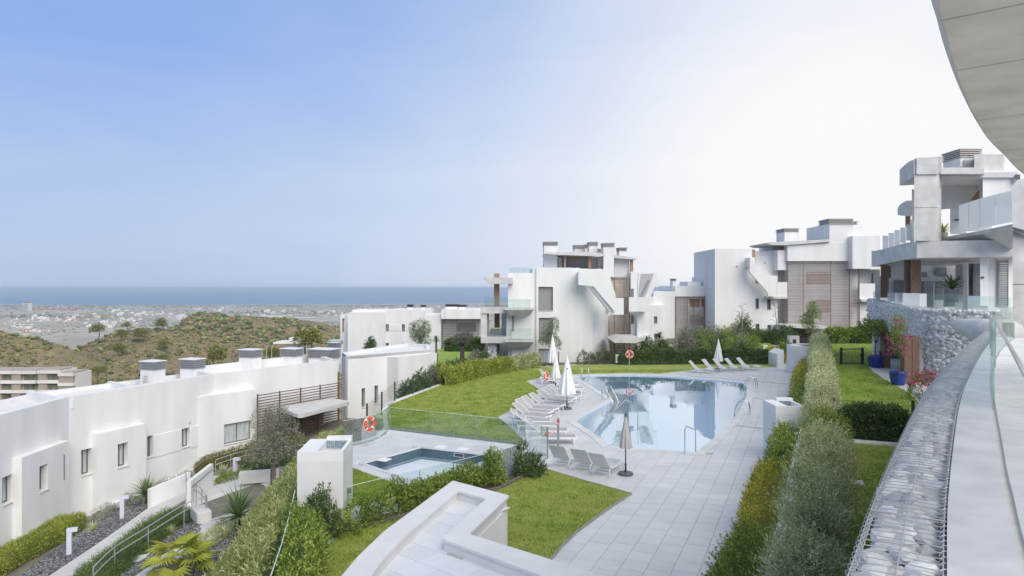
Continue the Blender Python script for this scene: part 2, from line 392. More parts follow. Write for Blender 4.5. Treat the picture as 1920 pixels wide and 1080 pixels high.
def shoots(P, Nm, nl, sl, ll, up=.5, spread=.8, jit=.5):
    """leafy shoots growing from points P along normals Nm; returns leaf bases, axes, lengths"""
    n = len(P); A = nrm(Nm + np.array([0, 0, up]) + rnd_unit(n) * jit); T = rnd_unit(n)
    SLn = sl * RNG.uniform(.5, 1.3, (n, 1)); Pb, Db, Lb = [], [], []
    for k in range(nl):
        f = (k + 1) / nl
        Pb.append(P + A * SLn * f); d = nrm(A * (.35 + .65 * f) + rnd_unit(n) * spread); Db.append(d); Lb.append(ll * RNG.uniform(.65, 1.2, n))
    return np.concatenate(Pb), np.concatenate(Db), np.concatenate(Lb)
def lump(X, k=1., seed=0):
    r = np.random.default_rng(seed); o = np.zeros(len(X))
    for i in range(7):
        f = r.normal(size=3) * k * (1 + i * .45); o += np.sin(X @ f + r.uniform(0, 6.28)) / (1 + i * .35)
    return o / 3.2
def pathpts(path, n):
    seg = np.array([(Vector(path[i + 1][:2]) - Vector(path[i][:2])).length for i in range(len(path) - 1)]); cum = np.concatenate([[0], np.cumsum(seg)])
    s = RNG.uniform(0, cum[-1], n); i = np.clip(np.searchsorted(cum, s) - 1, 0, len(seg) - 1); f = ((s - cum[i]) / seg[i])[:, None]
    Q = np.array([p[:3] if len(p) > 2 else (*p, 0) for p in path], float); P = Q[i] + (Q[i + 1] - Q[i]) * f
    T = nrm((Q[i + 1] - Q[i])[:, :2]); return P, T, s, cum[-1]
def hedge(name, label, cat, path, w, h, ns, nl, ll, wr, m, sl=.12, sq=.55, up=.5, lum=.14, core=True, group=None, fall=0., stems=False, seed=1, lump_k=1.6, spread=.8, jit=.5, edge=True):
    """hedge along a path of (x,y,zbase): leafy shoots over a rounded box section, darker leaves inside"""
    base = path[0]; t = thing(name, label, cat, tuple(base), 0, group)
    P, T, s, Lt = pathpts(path, ns); Nn = np.stack([-T[:, 1], T[:, 0]], 1)
    a = RNG.uniform(0, math.pi, ns)
    c, q = np.cos(a), np.sin(a); cx = np.sign(c) * np.abs(c) ** sq; qz = np.abs(q) ** sq
    lmp = 1 + lum * lump(P * 1.0 + np.stack([cx, cx * 0, qz], 1), lump_k, seed) + RNG.normal(0, .04, ns)
    tap = np.clip(np.minimum(s, Lt - s) / (w * .5), 0, 1) ** .5 if edge else np.ones(ns)
    inn = RNG.uniform(.8, 1.02, ns)
    off = cx * w / 2 * lmp * inn * (.5 + .5 * tap); zz = qz * h * lmp * inn * (.55 + .45 * tap)
    pos = P.copy(); pos[:, :2] += Nn * off[:, None]; pos[:, 2] += zz
    nm = nrm(np.stack([Nn[:, 0] * cx, Nn[:, 1] * cx, qz * .9 + .1], 1))
    lp, ld, lg = shoots(pos, nm, nl, sl, ll, up, spread, jit)
    leaves('foliage', lp, ld, lg, wr, m, t, origin=base)
    if core:
        pth = [p for p in path]; n = max(4, int(Lt / (w * .35)))
        def fn(u, v):
            pp, tt = along([Vector(p) for p in pth], u * Lt * .999); an = math.pi * v; cc, qq = math.cos(an), math.sin(an)
            k = .80 * (1 + lum * .8 * float(lump(np.array([[pp.x + math.copysign(abs(cc) ** sq, cc), pp.y, pp.z + abs(qq) ** sq]]), lump_k, seed)[0]))
            e = min(1, min(u, 1 - u) * Lt / (w * .5) + .15)
            ox = math.copysign(abs(cc) ** sq, cc) * w / 2 * k * e; return (pp.x - tt.y * ox, pp.y + tt.x * ox, pp.z + abs(qq) ** sq * h * k * (.6 + .4 * e))
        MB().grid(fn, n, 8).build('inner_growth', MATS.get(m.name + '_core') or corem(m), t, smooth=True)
    return t
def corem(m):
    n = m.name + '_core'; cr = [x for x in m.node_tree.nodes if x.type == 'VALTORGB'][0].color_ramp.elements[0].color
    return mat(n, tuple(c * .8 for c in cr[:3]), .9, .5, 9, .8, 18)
def bush_points(c, r, h, n, seed, lum=.2, low=-.15, k=1.4):
    v = rnd_unit(n); v[:, 2] = np.abs(v[:, 2]) * (1 - low) + low; v = nrm(v)
    f = (1 + lum * lump(v * 1.6, k, seed)) * RNG.uniform(.72, 1.02, n)
    return np.array(c) + v * np.array([r, r, h]) * f[:, None], v
def bush(name, label, cat, c, r, h, ns, nl, ll, wr, m, group=None, seed=1, sl=.15, up=.35, core=True, lum=.22, spread=.8, jit=.5):
    t = thing(name, label, cat, tuple(c), 0, group)
    P, v = bush_points((c[0], c[1], c[2] + h * .12), r, h, ns, seed, lum)
    lp, ld, lg = shoots(P, v, nl, sl, ll, up, spread, jit); leaves('foliage', lp, ld, lg, wr, m, t, origin=c)
    if core:
        def fn(u, vv):
            a = 2 * math.pi * u; b = math.pi * (.55 - .55 * vv); d = Vector((math.cos(a) * math.sin(b), math.sin(a) * math.sin(b), math.cos(b)))
            d = Vector((math.cos(a) * math.sin(math.pi * vv * .58), math.sin(a) * math.sin(math.pi * vv * .58), math.cos(math.pi * vv * .58)))
            f = .74 * (1 + lum * float(lump(np.array([d * 1.6]), 1.4, seed)[0])); return (c[0] + d.x * r * f, c[1] + d.y * r * f, c[2] + h * .12 + d.z * h * f)
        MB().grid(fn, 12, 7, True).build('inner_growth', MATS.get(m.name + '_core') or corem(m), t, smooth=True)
    return t
def limb(mb, a, b, r0, r1, bend=.1, n=5, seg=4):
    a, b = Vector(a), Vector(b); pts = []
    o = Vector(rnd_unit(1)[0]) * (b - a).length * bend
    for i in range(seg + 1):
        t = i / seg; pts.append(a + (b - a) * t + o * math.sin(math.pi * t))
    mb.tube(pts, [r0 + (r1 - r0) * i / seg for i in range(seg + 1)], n); return pts
def tree(name, label, cat, base, ht, crown, nleaf, ll, wr, m, bark=None, tr=.12, group=None, clumps=9, seed=3, droop=0., trunkfrac=.4, openness=.45, lean=(0, 0)):
    """trunk and limbs as one part, crown of leaf clumps as the other; crown = (radius, half height)"""
    rr = random.Random(seed); t = thing(name, label, cat, tuple(base), 0, group); b = Vector(base)
    fork = b + Vector((lean[0] * trunkfrac, lean[1] * trunkfrac, ht * trunkfrac)); mb = MB(); limb(mb, b, fork, tr, tr * .7, .05, 7, 5)
    cc = b + Vector((lean[0], lean[1], ht - crown[1])); Ps, Ns = [], []
    for i in range(clumps):
        a = 6.28 * (i / clumps) + rr.uniform(-.4, .4); e = rr.uniform(-.75, .95); k = rr.uniform(.35, .8) * math.sqrt(max(.1, 1 - e * e * .7))
        q = cc + Vector((math.cos(a) * crown[0] * k, math.sin(a) * crown[0] * k, e * crown[1] * .75))
        limb(mb, fork, q, tr * .45, tr * .1, .12, 5, 4)
        for j in range(3):
            q2 = q + Vector((rr.uniform(-1, 1), rr.uniform(-1, 1), rr.uniform(-.6, 1))) * crown[0] * .35; limb(mb, q, q2, tr * .12, tr * .04, .1, 4, 3)
        P, v = bush_points(q, crown[0] * openness * rr.uniform(.7, 1.2), crown[1] * openness * rr.uniform(.6, 1.0), nleaf // clumps, seed + i, .3, -.8)
        Ps.append(P); Ns.append(v)
    mb.build('trunk', bark or BARKD, t, smooth=True)
    P, v = np.concatenate(Ps), np.concatenate(Ns); v[:, 2] -= droop
    lp, ld, lg = shoots(P, v, 3, ll * 1.6, ll, .2 - droop, .9, .6); leaves('crown', lp, ld, lg, wr, m, t, origin=base)
    return t
# ================================================================== far setting
SEA_Z = -67.6
SEA = bpy.data.materials.new('sea_water'); SEA.use_nodes = True
def _sea():
    n = SEA.node_tree.nodes; l = SEA.node_tree.links; b = n['Principled BSDF']; b.inputs['Base Color'].default_value = (.030, .085, .17, 1); b.inputs['Roughness'].default_value = .3
    g = n.new('ShaderNodeNewGeometry'); mp = n.new('ShaderNodeMapping'); mp.inputs['Scale'].default_value = (.0006, .003, 1); l.new(g.outputs['Position'], mp.inputs[0])
    t = n.new('ShaderNodeTexNoise'); t.inputs['Scale'].default_value = 1.; t.inputs['Detail'].default_value = 5; l.new(mp.outputs[0], t.inputs[0])
    cr = ramp(n, [(.35, (.04, .115, .23)), (.65, (.08, .17, .29))]); l.new(t.outputs[0], cr.inputs[0]); l.new(cr.outputs[0], b.inputs['Base Color'])
    t2 = n.new('ShaderNodeTexNoise'); t2.inputs['Scale'].default_value = .05; l.new(g.outputs['Position'], t2.inputs[0]); bp = n.new('ShaderNodeBump'); bp.inputs['Strength'].default_value = .5; bp.inputs['Distance'].default_value = 2; l.new(t2.outputs[0], bp.inputs['Height']); l.new(bp.outputs[0], b.inputs['Normal'])
_sea()
mb = MB(); mb.add([(-60000, 700, SEA_Z), (60000, 700, SEA_Z), (60000, 70000, SEA_Z), (-60000, 70000, SEA_Z)], [(0, 1, 2, 3)]); struct(mb.build('sea', SEA))
# coastal plain: a low land whose shore wanders
PLAINM = mat('coastal_plain', (.42, .39, .32), .95, .25, .02, col2=(.30, .27, .22), c2amt=.7, c2scale=.004, detail=8)
def shore(X): return 3050 + 180 * math.sin(X / 900.) + 60 * math.sin(X / 230.) + max(0, X + 1200) * .25
def plain_fn(u, v):
    X = -5200 + 9000 * u; Y = 300 + (shore(X) - 300) * v; z = SEA_Z + .6 + 5.5 * max(0, 1 - v * 1.02) + (2.5 * math.sin(X / 160. + Y / 90.) + 2 * math.sin(Y / 130. - X / 310.)) * (1 - v)
    return (X, Y, z)
struct(MB().grid(plain_fn, 90, 60).build('coastal_plain', PLAINM, smooth=True))
BEACH = mat('pale_beach_sand', (.62, .58, .50), .95, .1, .02)
def beach_fn(u, v):
    X = -5200 + 9000 * u; return (X, shore(X) - 30 + 60 * v, SEA_Z + .75 - .6 * v)
struct(MB().grid(beach_fn, 90, 1).build('beach', BEACH))
# the slope that falls from the houses to the plain
SLOPEM = mat('dry_hillside', (.27, .19, .105), .95, .4, .35, .8, 3, bdist=.3, col2=(.16, .16, .07), c2amt=.8, c2scale=.09, detail=8)
def ground_z(X, Y):
    a = -6.6 if X < -8 else (-6.6 + (X + 8) / 8 * 6.0 if X < 0 else -.6)
    ys = 62 if X < -12 else 62 + (X + 12) * 5 if X < -2 else 112; f = min(1, max(0, (Y - ys) / 260)); return a + (SEA_Z + 4 - a) * f + 1.2 * math.sin(X / 37.) * f
def gfn(u, v):
    X = -620 + 1150 * u; Y = 4 + 620 * v * v + 20 * v; return (X, Y, ground_z(X, Y) if Y > 78 else min(ground_z(X, Y), -2.2 if X > 0 else -6.6) if X > -7 else -7.6)
struct(MB().grid(gfn, 90, 60).build('ground', SLOPEM, smooth=True))

ICO = None
def blobs(name, P, S, m, sq=.7, parent=None):
    """many small uneven scrub clumps in one mesh"""
    global ICO
    if ICO is None:
        bm = bmesh.new(); bmesh.ops.create_icosphere(bm, subdivisions=1, radius=1); bm.verts.ensure_lookup_table()
        ICO = (np.array([v.co[:] for v in bm.verts]), np.array([[v.index for v in f.verts] for f in bm.faces])); bm.free()
    P = np.array(P, float); n = len(P); v0, f0 = ICO; k = len(v0); S = np.broadcast_to(np.asarray(S, float), (n,))
    V = v0[None] * RNG.uniform(.6, 1.25, (n, k, 1)) * S[:, None, None]; V[:, :, 2] *= sq; V[:, :, 2] += S[:, None] * .35; V += P[:, None]
    Fc = (f0[None] + (np.arange(n) * k)[:, None, None]).reshape(-1)
    me = bpy.data.meshes.new(name); me.vertices.add(n * k); me.vertices.foreach_set('co', V.astype(np.float32).ravel())
    me.loops.add(len(Fc)); me.loops.foreach_set('vertex_index', Fc.astype(np.int32)); nf = n * len(f0)
    me.polygons.add(nf); me.polygons.foreach_set('loop_start', np.arange(0, nf * 3, 3, dtype=np.int32)); me.polygons.foreach_set('loop_total', np.full(nf, 3, np.int32))
    me.update(); me.validate(); me.materials.append(m); o = bpy.data.objects.new(name, me); COL.objects.link(o)
    if parent is not None: o.parent = parent
    return o
SCRUB = leafmat('hill_scrub', (.06, .06, .02), (.16, .13, .05), (.22, .19, .06), trans=.1, big=.35)
SCRUBG = leafmat('green_hill_scrub', (.045, .06, .02), (.11, .13, .04), (.22, .22, .07), trans=.1, big=.35)
DRYS = leafmat('dry_scrub', (.07, .055, .025), (.14, .10, .05), (.22, .165, .08), trans=.05, big=.4)
def prof(pts, x):
    xs = [p[0] for p in pts]; ys = [p[1] for p in pts]; return float(np.interp(x, xs, ys))
def hill(name, pts, Yr, depth, drop, seed, rough=1., nscrub=2500, smin=.7, smax=2.2, green=.3):
    x0, x1 = pts[0][0], pts[-1][0]; sp_ = smooth_path([(p[0], p[1], 0) for p in pts], 6)
    sp_ = [(p[0], p[1]) for p in sp_]
    def fn(u, v):
        px = x0 + (x1 - x0) * u; py = prof(sp_, px); w = v * 1.25 - .25      # w<0: the far side
        spur = 14 * rough * math.sin(u * 19 + seed) * math.sin(math.pi * min(1, max(0, w)))
        Y = Yr - depth * w + spur * .6; zr = H - (py - 540) / F * Yr; X = (px - 960) / F * (Yr - depth * max(0, w) * .75)
        if w >= 0: z = zr - drop * (w ** .85)
        else: z = zr - drop * 1.3 * (abs(w) / .25) ** 1.4
        q = np.array([[X * .022, Y * .022, seed]]); k = min(1, abs(w) * 5 + .12)
        return (X, Y, z + rough * k * (3.0 * float(lump(q, 1.2, seed)[0]) + 1.3 * float(lump(q * 3.1, 1.3, seed + 5)[0])))
    o = MB().grid(fn, 150, 46).build(name, SLOPEM, smooth=True); struct(o)
    U = RNG.uniform(0, 1, nscrub); V = RNG.uniform(.14, 1, nscrub) ** 1.15
    keep = lump(np.stack([U * 14, V * 6, U * 0], 1), 1.2, seed + 9) + RNG.normal(0, .25, nscrub) > -.15
    P = [fn(u, v) for u, v in zip(U[keep], V[keep])]; k = int(len(P) * green)
    U2, V2 = RNG.uniform(0, 1, nscrub * 2), RNG.uniform(.1, 1, nscrub * 2); stuff(blobs('dry_scrub', [fn(u, v) for u, v in zip(U2, V2)], RNG.uniform(smin * .4, smin * .95, nscrub * 2), DRYS, .8))
    stuff(blobs('scrub', P[k:], RNG.uniform(smin, smax, len(P) - k) ** 1.0, SCRUB))
    stuff(blobs('green_scrub', P[:k], RNG.uniform(smin * 1.2, smax * 1.5, k), SCRUBG))
    return fn
hb = hill('far_hill', [(150, 668), (250, 640), (320, 618), (345, 598), (365, 588), (395, 586), (415, 591), (440, 594), (460, 591), (500, 596), (540, 598), (580, 603), (640, 615), (720, 627), (820, 640)], 640, 200, 32, 4, 2.2, 5200, .8, 2.3, .55)
hm = hill('brown_hill', [(-250, 745), (-60, 716), (0, 704), (60, 688), (110, 668), (170, 641), (215, 623), (250, 618), (300, 617), (330, 617), (380, 624), (430, 631), (480, 637), (560, 646), (680, 660), (820, 680)], 430, 190, 36, 2, 1.9, 7500, .5, 1.5, .35)
hl = hill('near_hill', [(-420, 590), (-200, 600), (-60, 612), (0, 621), (30, 629), (60, 633), (95, 642), (120, 650), (170, 672), (260, 700)], 330, 110, 26, 8, .9, 2400, .4, 1.2, .35)
# trees that stand out one by one on the hills
HT = leafmat('sunlit_hill_tree', (.07, .085, .022), (.17, .175, .045), (.32, .29, .08), trans=.2)
def hilltree(px, py, Yc, r, label, h=1.0):
    x, y, z = W(px, py, Yc); t = thing('hillside_tree', label, 'tree', (x, y, z), 0, 'single trees on the scrub hills')
    m = MB(); limb(m, (x, y, z - 1.2 * r), (x, y, z + r * .8), r * .09, r * .05); m.build('trunk', BARKD, t)
    Ps, Ns = [], []
    for i in range(6):
        c = (x + random.uniform(-.6, .6) * r, y + random.uniform(-.5, .5) * r, z + (.25 + random.uniform(0, .7)) * r * h); P, v = bush_points(c, r * .55, r * .45 * h, 110, i + int(px), .3, -.7); Ps.append(P); Ns.append(v)
    P, v = np.concatenate(Ps), np.concatenate(Ns); a, b, c = shoots(P, v, 3, r * .14, r * .16, .3); leaves('crown', a, b, c, .6, HT, t, origin=(x, y, z))
for px, py, Yc, r, lab in [(306, 612, 430, 4.0, 'round dark tree alone on the crest of the brown hill'), (238, 614, 430, 2.6, 'low bushy tree on the left crest of the brown hill'),
        (221, 662, 372, 4.0, 'bright round tree half way down the shaded hill face'), (226, 632, 410, 3.6, 'spreading tree just under the crest of the brown hill'),
        (268, 633, 405, 4.4, 'leaning group tree right of the brown hill crest'), (184, 624, 425, 4.2, 'wide olive-green tree on the left shoulder of the hill'),
        (305, 650, 395, 3.2, 'pale tree on the open slope below the round crest tree'), (177, 683, 340, 2.6, 'small yellowish tree above the flat roofed apartments'),
        (303, 677, 340, 3.0, 'low pale tree behind the second roof chimney'), (80, 680, 320, 2.2, 'thin tree standing beside the roof of the distant flats'),
        (183, 703, 300, 3.0, 'yellow-green tree right of the distant flats'), (398, 676, 250, 4.2, 'bright bushy tree rising behind the white parapet'),
        (375, 695, 200, 2.4, 'yellow shrub tree between the two tall chimneys'), (575, 648, 210, 4.2, 'lime green tree beside the flat white canopy house'),
        (588, 640, 215, 3.0, 'taller lime tree tip behind the roof chimneys'), (505, 672, 200, 2.8, 'dark green shrub tree behind the lamp posts')]:
    hilltree(px, py, Yc, r, lab)

# ------------------------------------------------------------------ town on the plain
def plainY(py): return F * (H - SEA_Z - 4) / (py - 540)
WOODS = leafmat('plain_woods', (.075, .085, .055), (.12, .13, .085), (.18, .18, .12), trans=.05)
P = []
for i in range(11000):
    py = 571.5 + 75 * RNG.uniform(0, 1) ** 1.6; px = RNG.uniform(-150, 1000)
    if float(lump(np.array([[px * .03, (py - 570) * .12, 0]]), 1.1, 31)[0]) + RNG.normal(0, .5) < -.1: continue
    Y = plainY(py); P.append(((px - 960) / F * Y, Y, SEA_Z + 3.5 * max(0, 1 - Y / 3000) + .3))
P = np.array(P); stuff(blobs('plain_trees', P, RNG.uniform(1.2, 4.2, len(P)), WOODS, .6))
HOUSEW = mat('far_white_render', (.74, .72, .69), .9, .06, .1, objr=.12); HOUSEC = mat('far_cream_render', (.66, .57, .44), .9, .06, .1, objr=.1)
ROOFR = mat('far_terracotta_roof', (.36, .12, .075), .9, .15, .2, objr=.12)
DGL = mat('far_dark_opening', (.10, .10, .105), .4, .1, 1)
def house(px, py, wpx, hpx, m, label, group, roof=None, rz=0.):
    Y = plainY(py); X = (px - 960) / F * Y; w = wpx / F * Y; h = hpx / F * Y; z = SEA_Z + 1.0 + 3.5 * max(0, 1 - Y / 3000)
    t = thing('town_house', label, 'house', (X, Y, z), 0, group); d = w * .6; m1 = MB()
    m1.cbox((X, Y, z + h * .5), (w, d, h), rz); m1.cbox((X + w * .22, Y + d * .1, z + h * 1.2), (w * .42, d * .6, h * .4), rz); m1.build('wall', m, t)
    q = MB()
    for k in range(3):
        for f in range(2): q.cbox((X + (k - 1) * w * .3 + math.sin(rz) * d * .5, Y - d * .5 * math.cos(rz) - .02 * w, z + h * (.27 + .45 * f)), (w * .14, d * .04, h * .2), rz)
    stuff(q.build('window', DGL, t))
    if roof:
        c = math.cos(rz); s = math.sin(rz); r = MB(); zz = z + h * 1.42; e = [(-.56, -.6), (.56, -.6), (.56, .6), (-.56, .6)]
        vs = [(X + a * w * c - b * d * s, Y + a * w * s + b * d * c, z + h + .05) for a, b in e] + [(X - .5 * w * c, Y - .5 * w * s, zz), (X + .5 * w * c, Y + .5 * w * s, zz)]
        r.add(vs, [(0, 1, 5, 4), (2, 3, 4, 5), (1, 2, 5), (3, 0, 4), (3, 2, 1, 0)]).build('roof', roof, t)
rr = random.Random(5)
PLACES = ['white houses bunched above the shaded hill', 'white houses on the left slope of the plain', 'white houses at the far left frame edge', 'large cream houses in the middle of the town', 'white houses right of the cream houses', 'white houses left of the lone crest tree', 'white houses just left of the round crest tree', 'pale houses below the cream houses', 'small pale houses low on the left slope', 'bright white flats beside the far hill', 'white flats between the town and far hill', 'white flats beyond the round crest tree', 'pale row behind the cream houses', 'thin pale row near the shore above the town', 'pale rows beyond the far hill', 'scattered pale rows right of the white warehouses', 'pale coast town above the white house roof', 'pale coast town left of the centre apartments', 'pale houses left of the far hill top']
CL = [(80, 600, 26, 9, 13, 0), (45, 611, 22, 6, 8, 0), (15, 608, 18, 6, 6, 0), (130, 602, 26, 7, 16, 1), (172, 611, 30, 7, 10, 0), (212, 608, 28, 8, 10, 0), (245, 602, 25, 9, 9, 0), (70, 622, 28, 5, 10, 1), (48, 627, 22, 4, 6, 1),
      (342, 595, 22, 6, 10, 0), (300, 589, 30, 5, 10, 0), (250, 589, 30, 4, 8, 0), (170, 594, 40, 4, 12, 1), (225, 583, 35, 3, 9, 0), (500, 585, 90, 7, 10, 0), (620, 592, 60, 7, 10, 0), (760, 576, 100, 6, 14, 0), (880, 578, 70, 6, 8, 0), (420, 581, 60, 4, 8, 0)]
for ci, (cx, cy, sx, sy, n, kind) in enumerate(CL):
    for i in range(n):
        px = rr.gauss(cx, sx * .5); py = max(575, rr.gauss(cy, sy * .6)); s = 1 - max(0, 600 - py) * .016
        house(px, py, rr.uniform(5, 10) * s, rr.uniform(2.6, 4.4) * s, HOUSEC if kind and rr.random() < .45 else HOUSEW, ('tiny flat roofed house among ' if not (kind and i % 2) else 'tiny red roofed house among ') + PLACES[ci], PLACES[ci], ROOFR if kind and i % 2 else None, rr.uniform(-.5, .5))
for i in range(13): house(67 + i * 6.6, 580 + (i % 3) * 1.2 + i * .12, 8, 2.6, HOUSEC, 'small house of the red roofed row near the far shore', 'red roofed row near the shore', ROOFR, -.3)
for px, py, w, h, lab in [(513, 595, 44, 4, 'long low white warehouse on the plain beyond the far hill'), (570, 597, 40, 2.6, 'second long white warehouse further right on the plain')]:
    Y = plainY(py); X = (px - 960) / F * Y; z = SEA_Z + 2.5; t = thing('warehouse', lab, 'warehouse', (X, Y, z)); a = w / F * Y; hh = h / F * Y
    MB().cbox((X, Y, z + hh / 2), (a, a * .25, hh)).build('wall', HOUSEW, t); MB().cbox((X, Y, z + hh + .25), (a * 1.02, a * .27, .5)).build('roof', HOUSEW, t)
# round tower block by the shore
x, y, z = (48 - 960) / F * plainY(582), plainY(582), SEA_Z + 2
t = thing('tower_block', 'white multi-storey tower block standing alone near the far shore', 'tower', (x, y, z)); s = y / F
MB().box(x - 5.5 * s, x + 5.5 * s, y, y + 9 * s, z, z + 15 * s).build('wall', HOUSEW, t); MB().box(x - 4.5 * s, x + 4.5 * s, y + 1 * s, y + 8 * s, z + 15 * s, z + 16.6 * s).build('roof', DGL, t)
for f in range(6): MB().box(x - 4.6 * s, x + 4.6 * s, y - .3 * s, y - .05 * s, z + (1.6 + f * 2.2) * s, z + (2.6 + f * 2.2) * s).build('window', DGL, t)

# ------------------------------------------------------------------ flats below the hill, far left
def far_flats(label, rects, Y):
    x0 = min(r[0] for r in rects); x1 = max(r[1] for r in rects); bx, by, bz = W((x0 + x1) / 2, 735, Y); t = thing('apartment_block', label, 'apartments', (bx, by, bz), 0, 'stepped white flats at the foot of the hill')
    FB = mat('far_beige_panel', (.38, .33, .28), .8, .1, 1); GL_ = mat('far_flat_glass', (.16, .17, .12), .15, .5, .8)
    for (a, b, top, win) in rects:
        fc = Facade(W(a, 700, Y)[:2], W(b, 700, Y)[:2]); m = MB()
        u0, u1, z0, z1 = fc.rect(a, b, top, 760)
        fl = (z1 - z0) / 4
        fc.box(m, u0, u1, z0, z1 - .1, -9, -1.6)
        for k in range(5): zz = z1 - k * 2.95; fc.box(m, u0, u1, zz - .9, zz, -1.6, 0.)
        m.build('wall', HOUSEW, t)
        for k in range(4):
            zz = z1 - k * 2.95 - .9
            n = len(win)
            for i, (wa, wb, kind) in enumerate(win):
                q = MB(); ua = fc.sY(a + (b - a) * wa)[0]; ub = fc.sY(a + (b - a) * wb)[0]; fc.box(q, ua, ub, zz - 2.05, zz - .004, -1.59, -.35 if kind == 0 else -1.2)
                q.build('shutter' if kind == 0 else 'window', FB if kind == 0 else GL_, t)
        rp = MB(); fc.box(rp, u0 + .4, u1 - .4, z1 + .05, z1 + .35, -8, -1); rp.build('roof', mat('far_roof_deck', (.42, .35, .32), .9, .1, 1), t)
far_flats('stepped white flats at the left frame edge below the hill', [(-70, 20, 696, [(.1, .45, 1), (.55, .78, 0), (.8, .98, 1)]), (20, 66, 696, [(.0, .36, 0), (.42, .8, 1), (.84, 1., 1)])], 205)
far_flats('stepped white flats whose blank end wall faces right', [(70, 108, 695, [(0, .42, 0), (.46, .96, 1)]), (108, 136, 700, [(.0, .95, 0)])], 200)
# flat white house among the trees
x, y, z = W(545, 652, 215); s = 215 / F
t = thing('flat_roofed_house', 'small white house with wide flat canopy roof among lime trees', 'house', (x, y, z - 3))
MB().box(x - 33 * s, x + 24 * s, y, y + 9, z + 7 * s, z + 10 * s).build('roof', HOUSEW, t); MB().box(x - 5 * s, x + 16 * s, y + 1, y + 8, z + 10.05 * s, z + 18 * s).build('upper_wall', HOUSEW, t); MB().box(x - 10 * s, x + 16 * s, y + 1.5, y + 8, z - 3, z + 6.95 * s).build('wall', HOUSEW, t)
for i, px in enumerate((500, 509.5)):
    x, y, z = W(px, 690, 140); t = thing('lamp_post', ('left' if i == 0 else 'right') + ' of two thin grey lamp posts behind the roof', 'lamp post', (x, y, z - 3), 0, 'lamp posts behind the roof'); m = MB(); m.tube([(x, y, z - 3), (x, y, W(px, 649, 140)[2])], .09, 6).build('pole', GALV, t); zt = W(px, 649, 140)[2]; MB().box(x - .1, x + .5, y - .12, y + .12, zt, zt + .12).build('lamp_head', GALV, t)
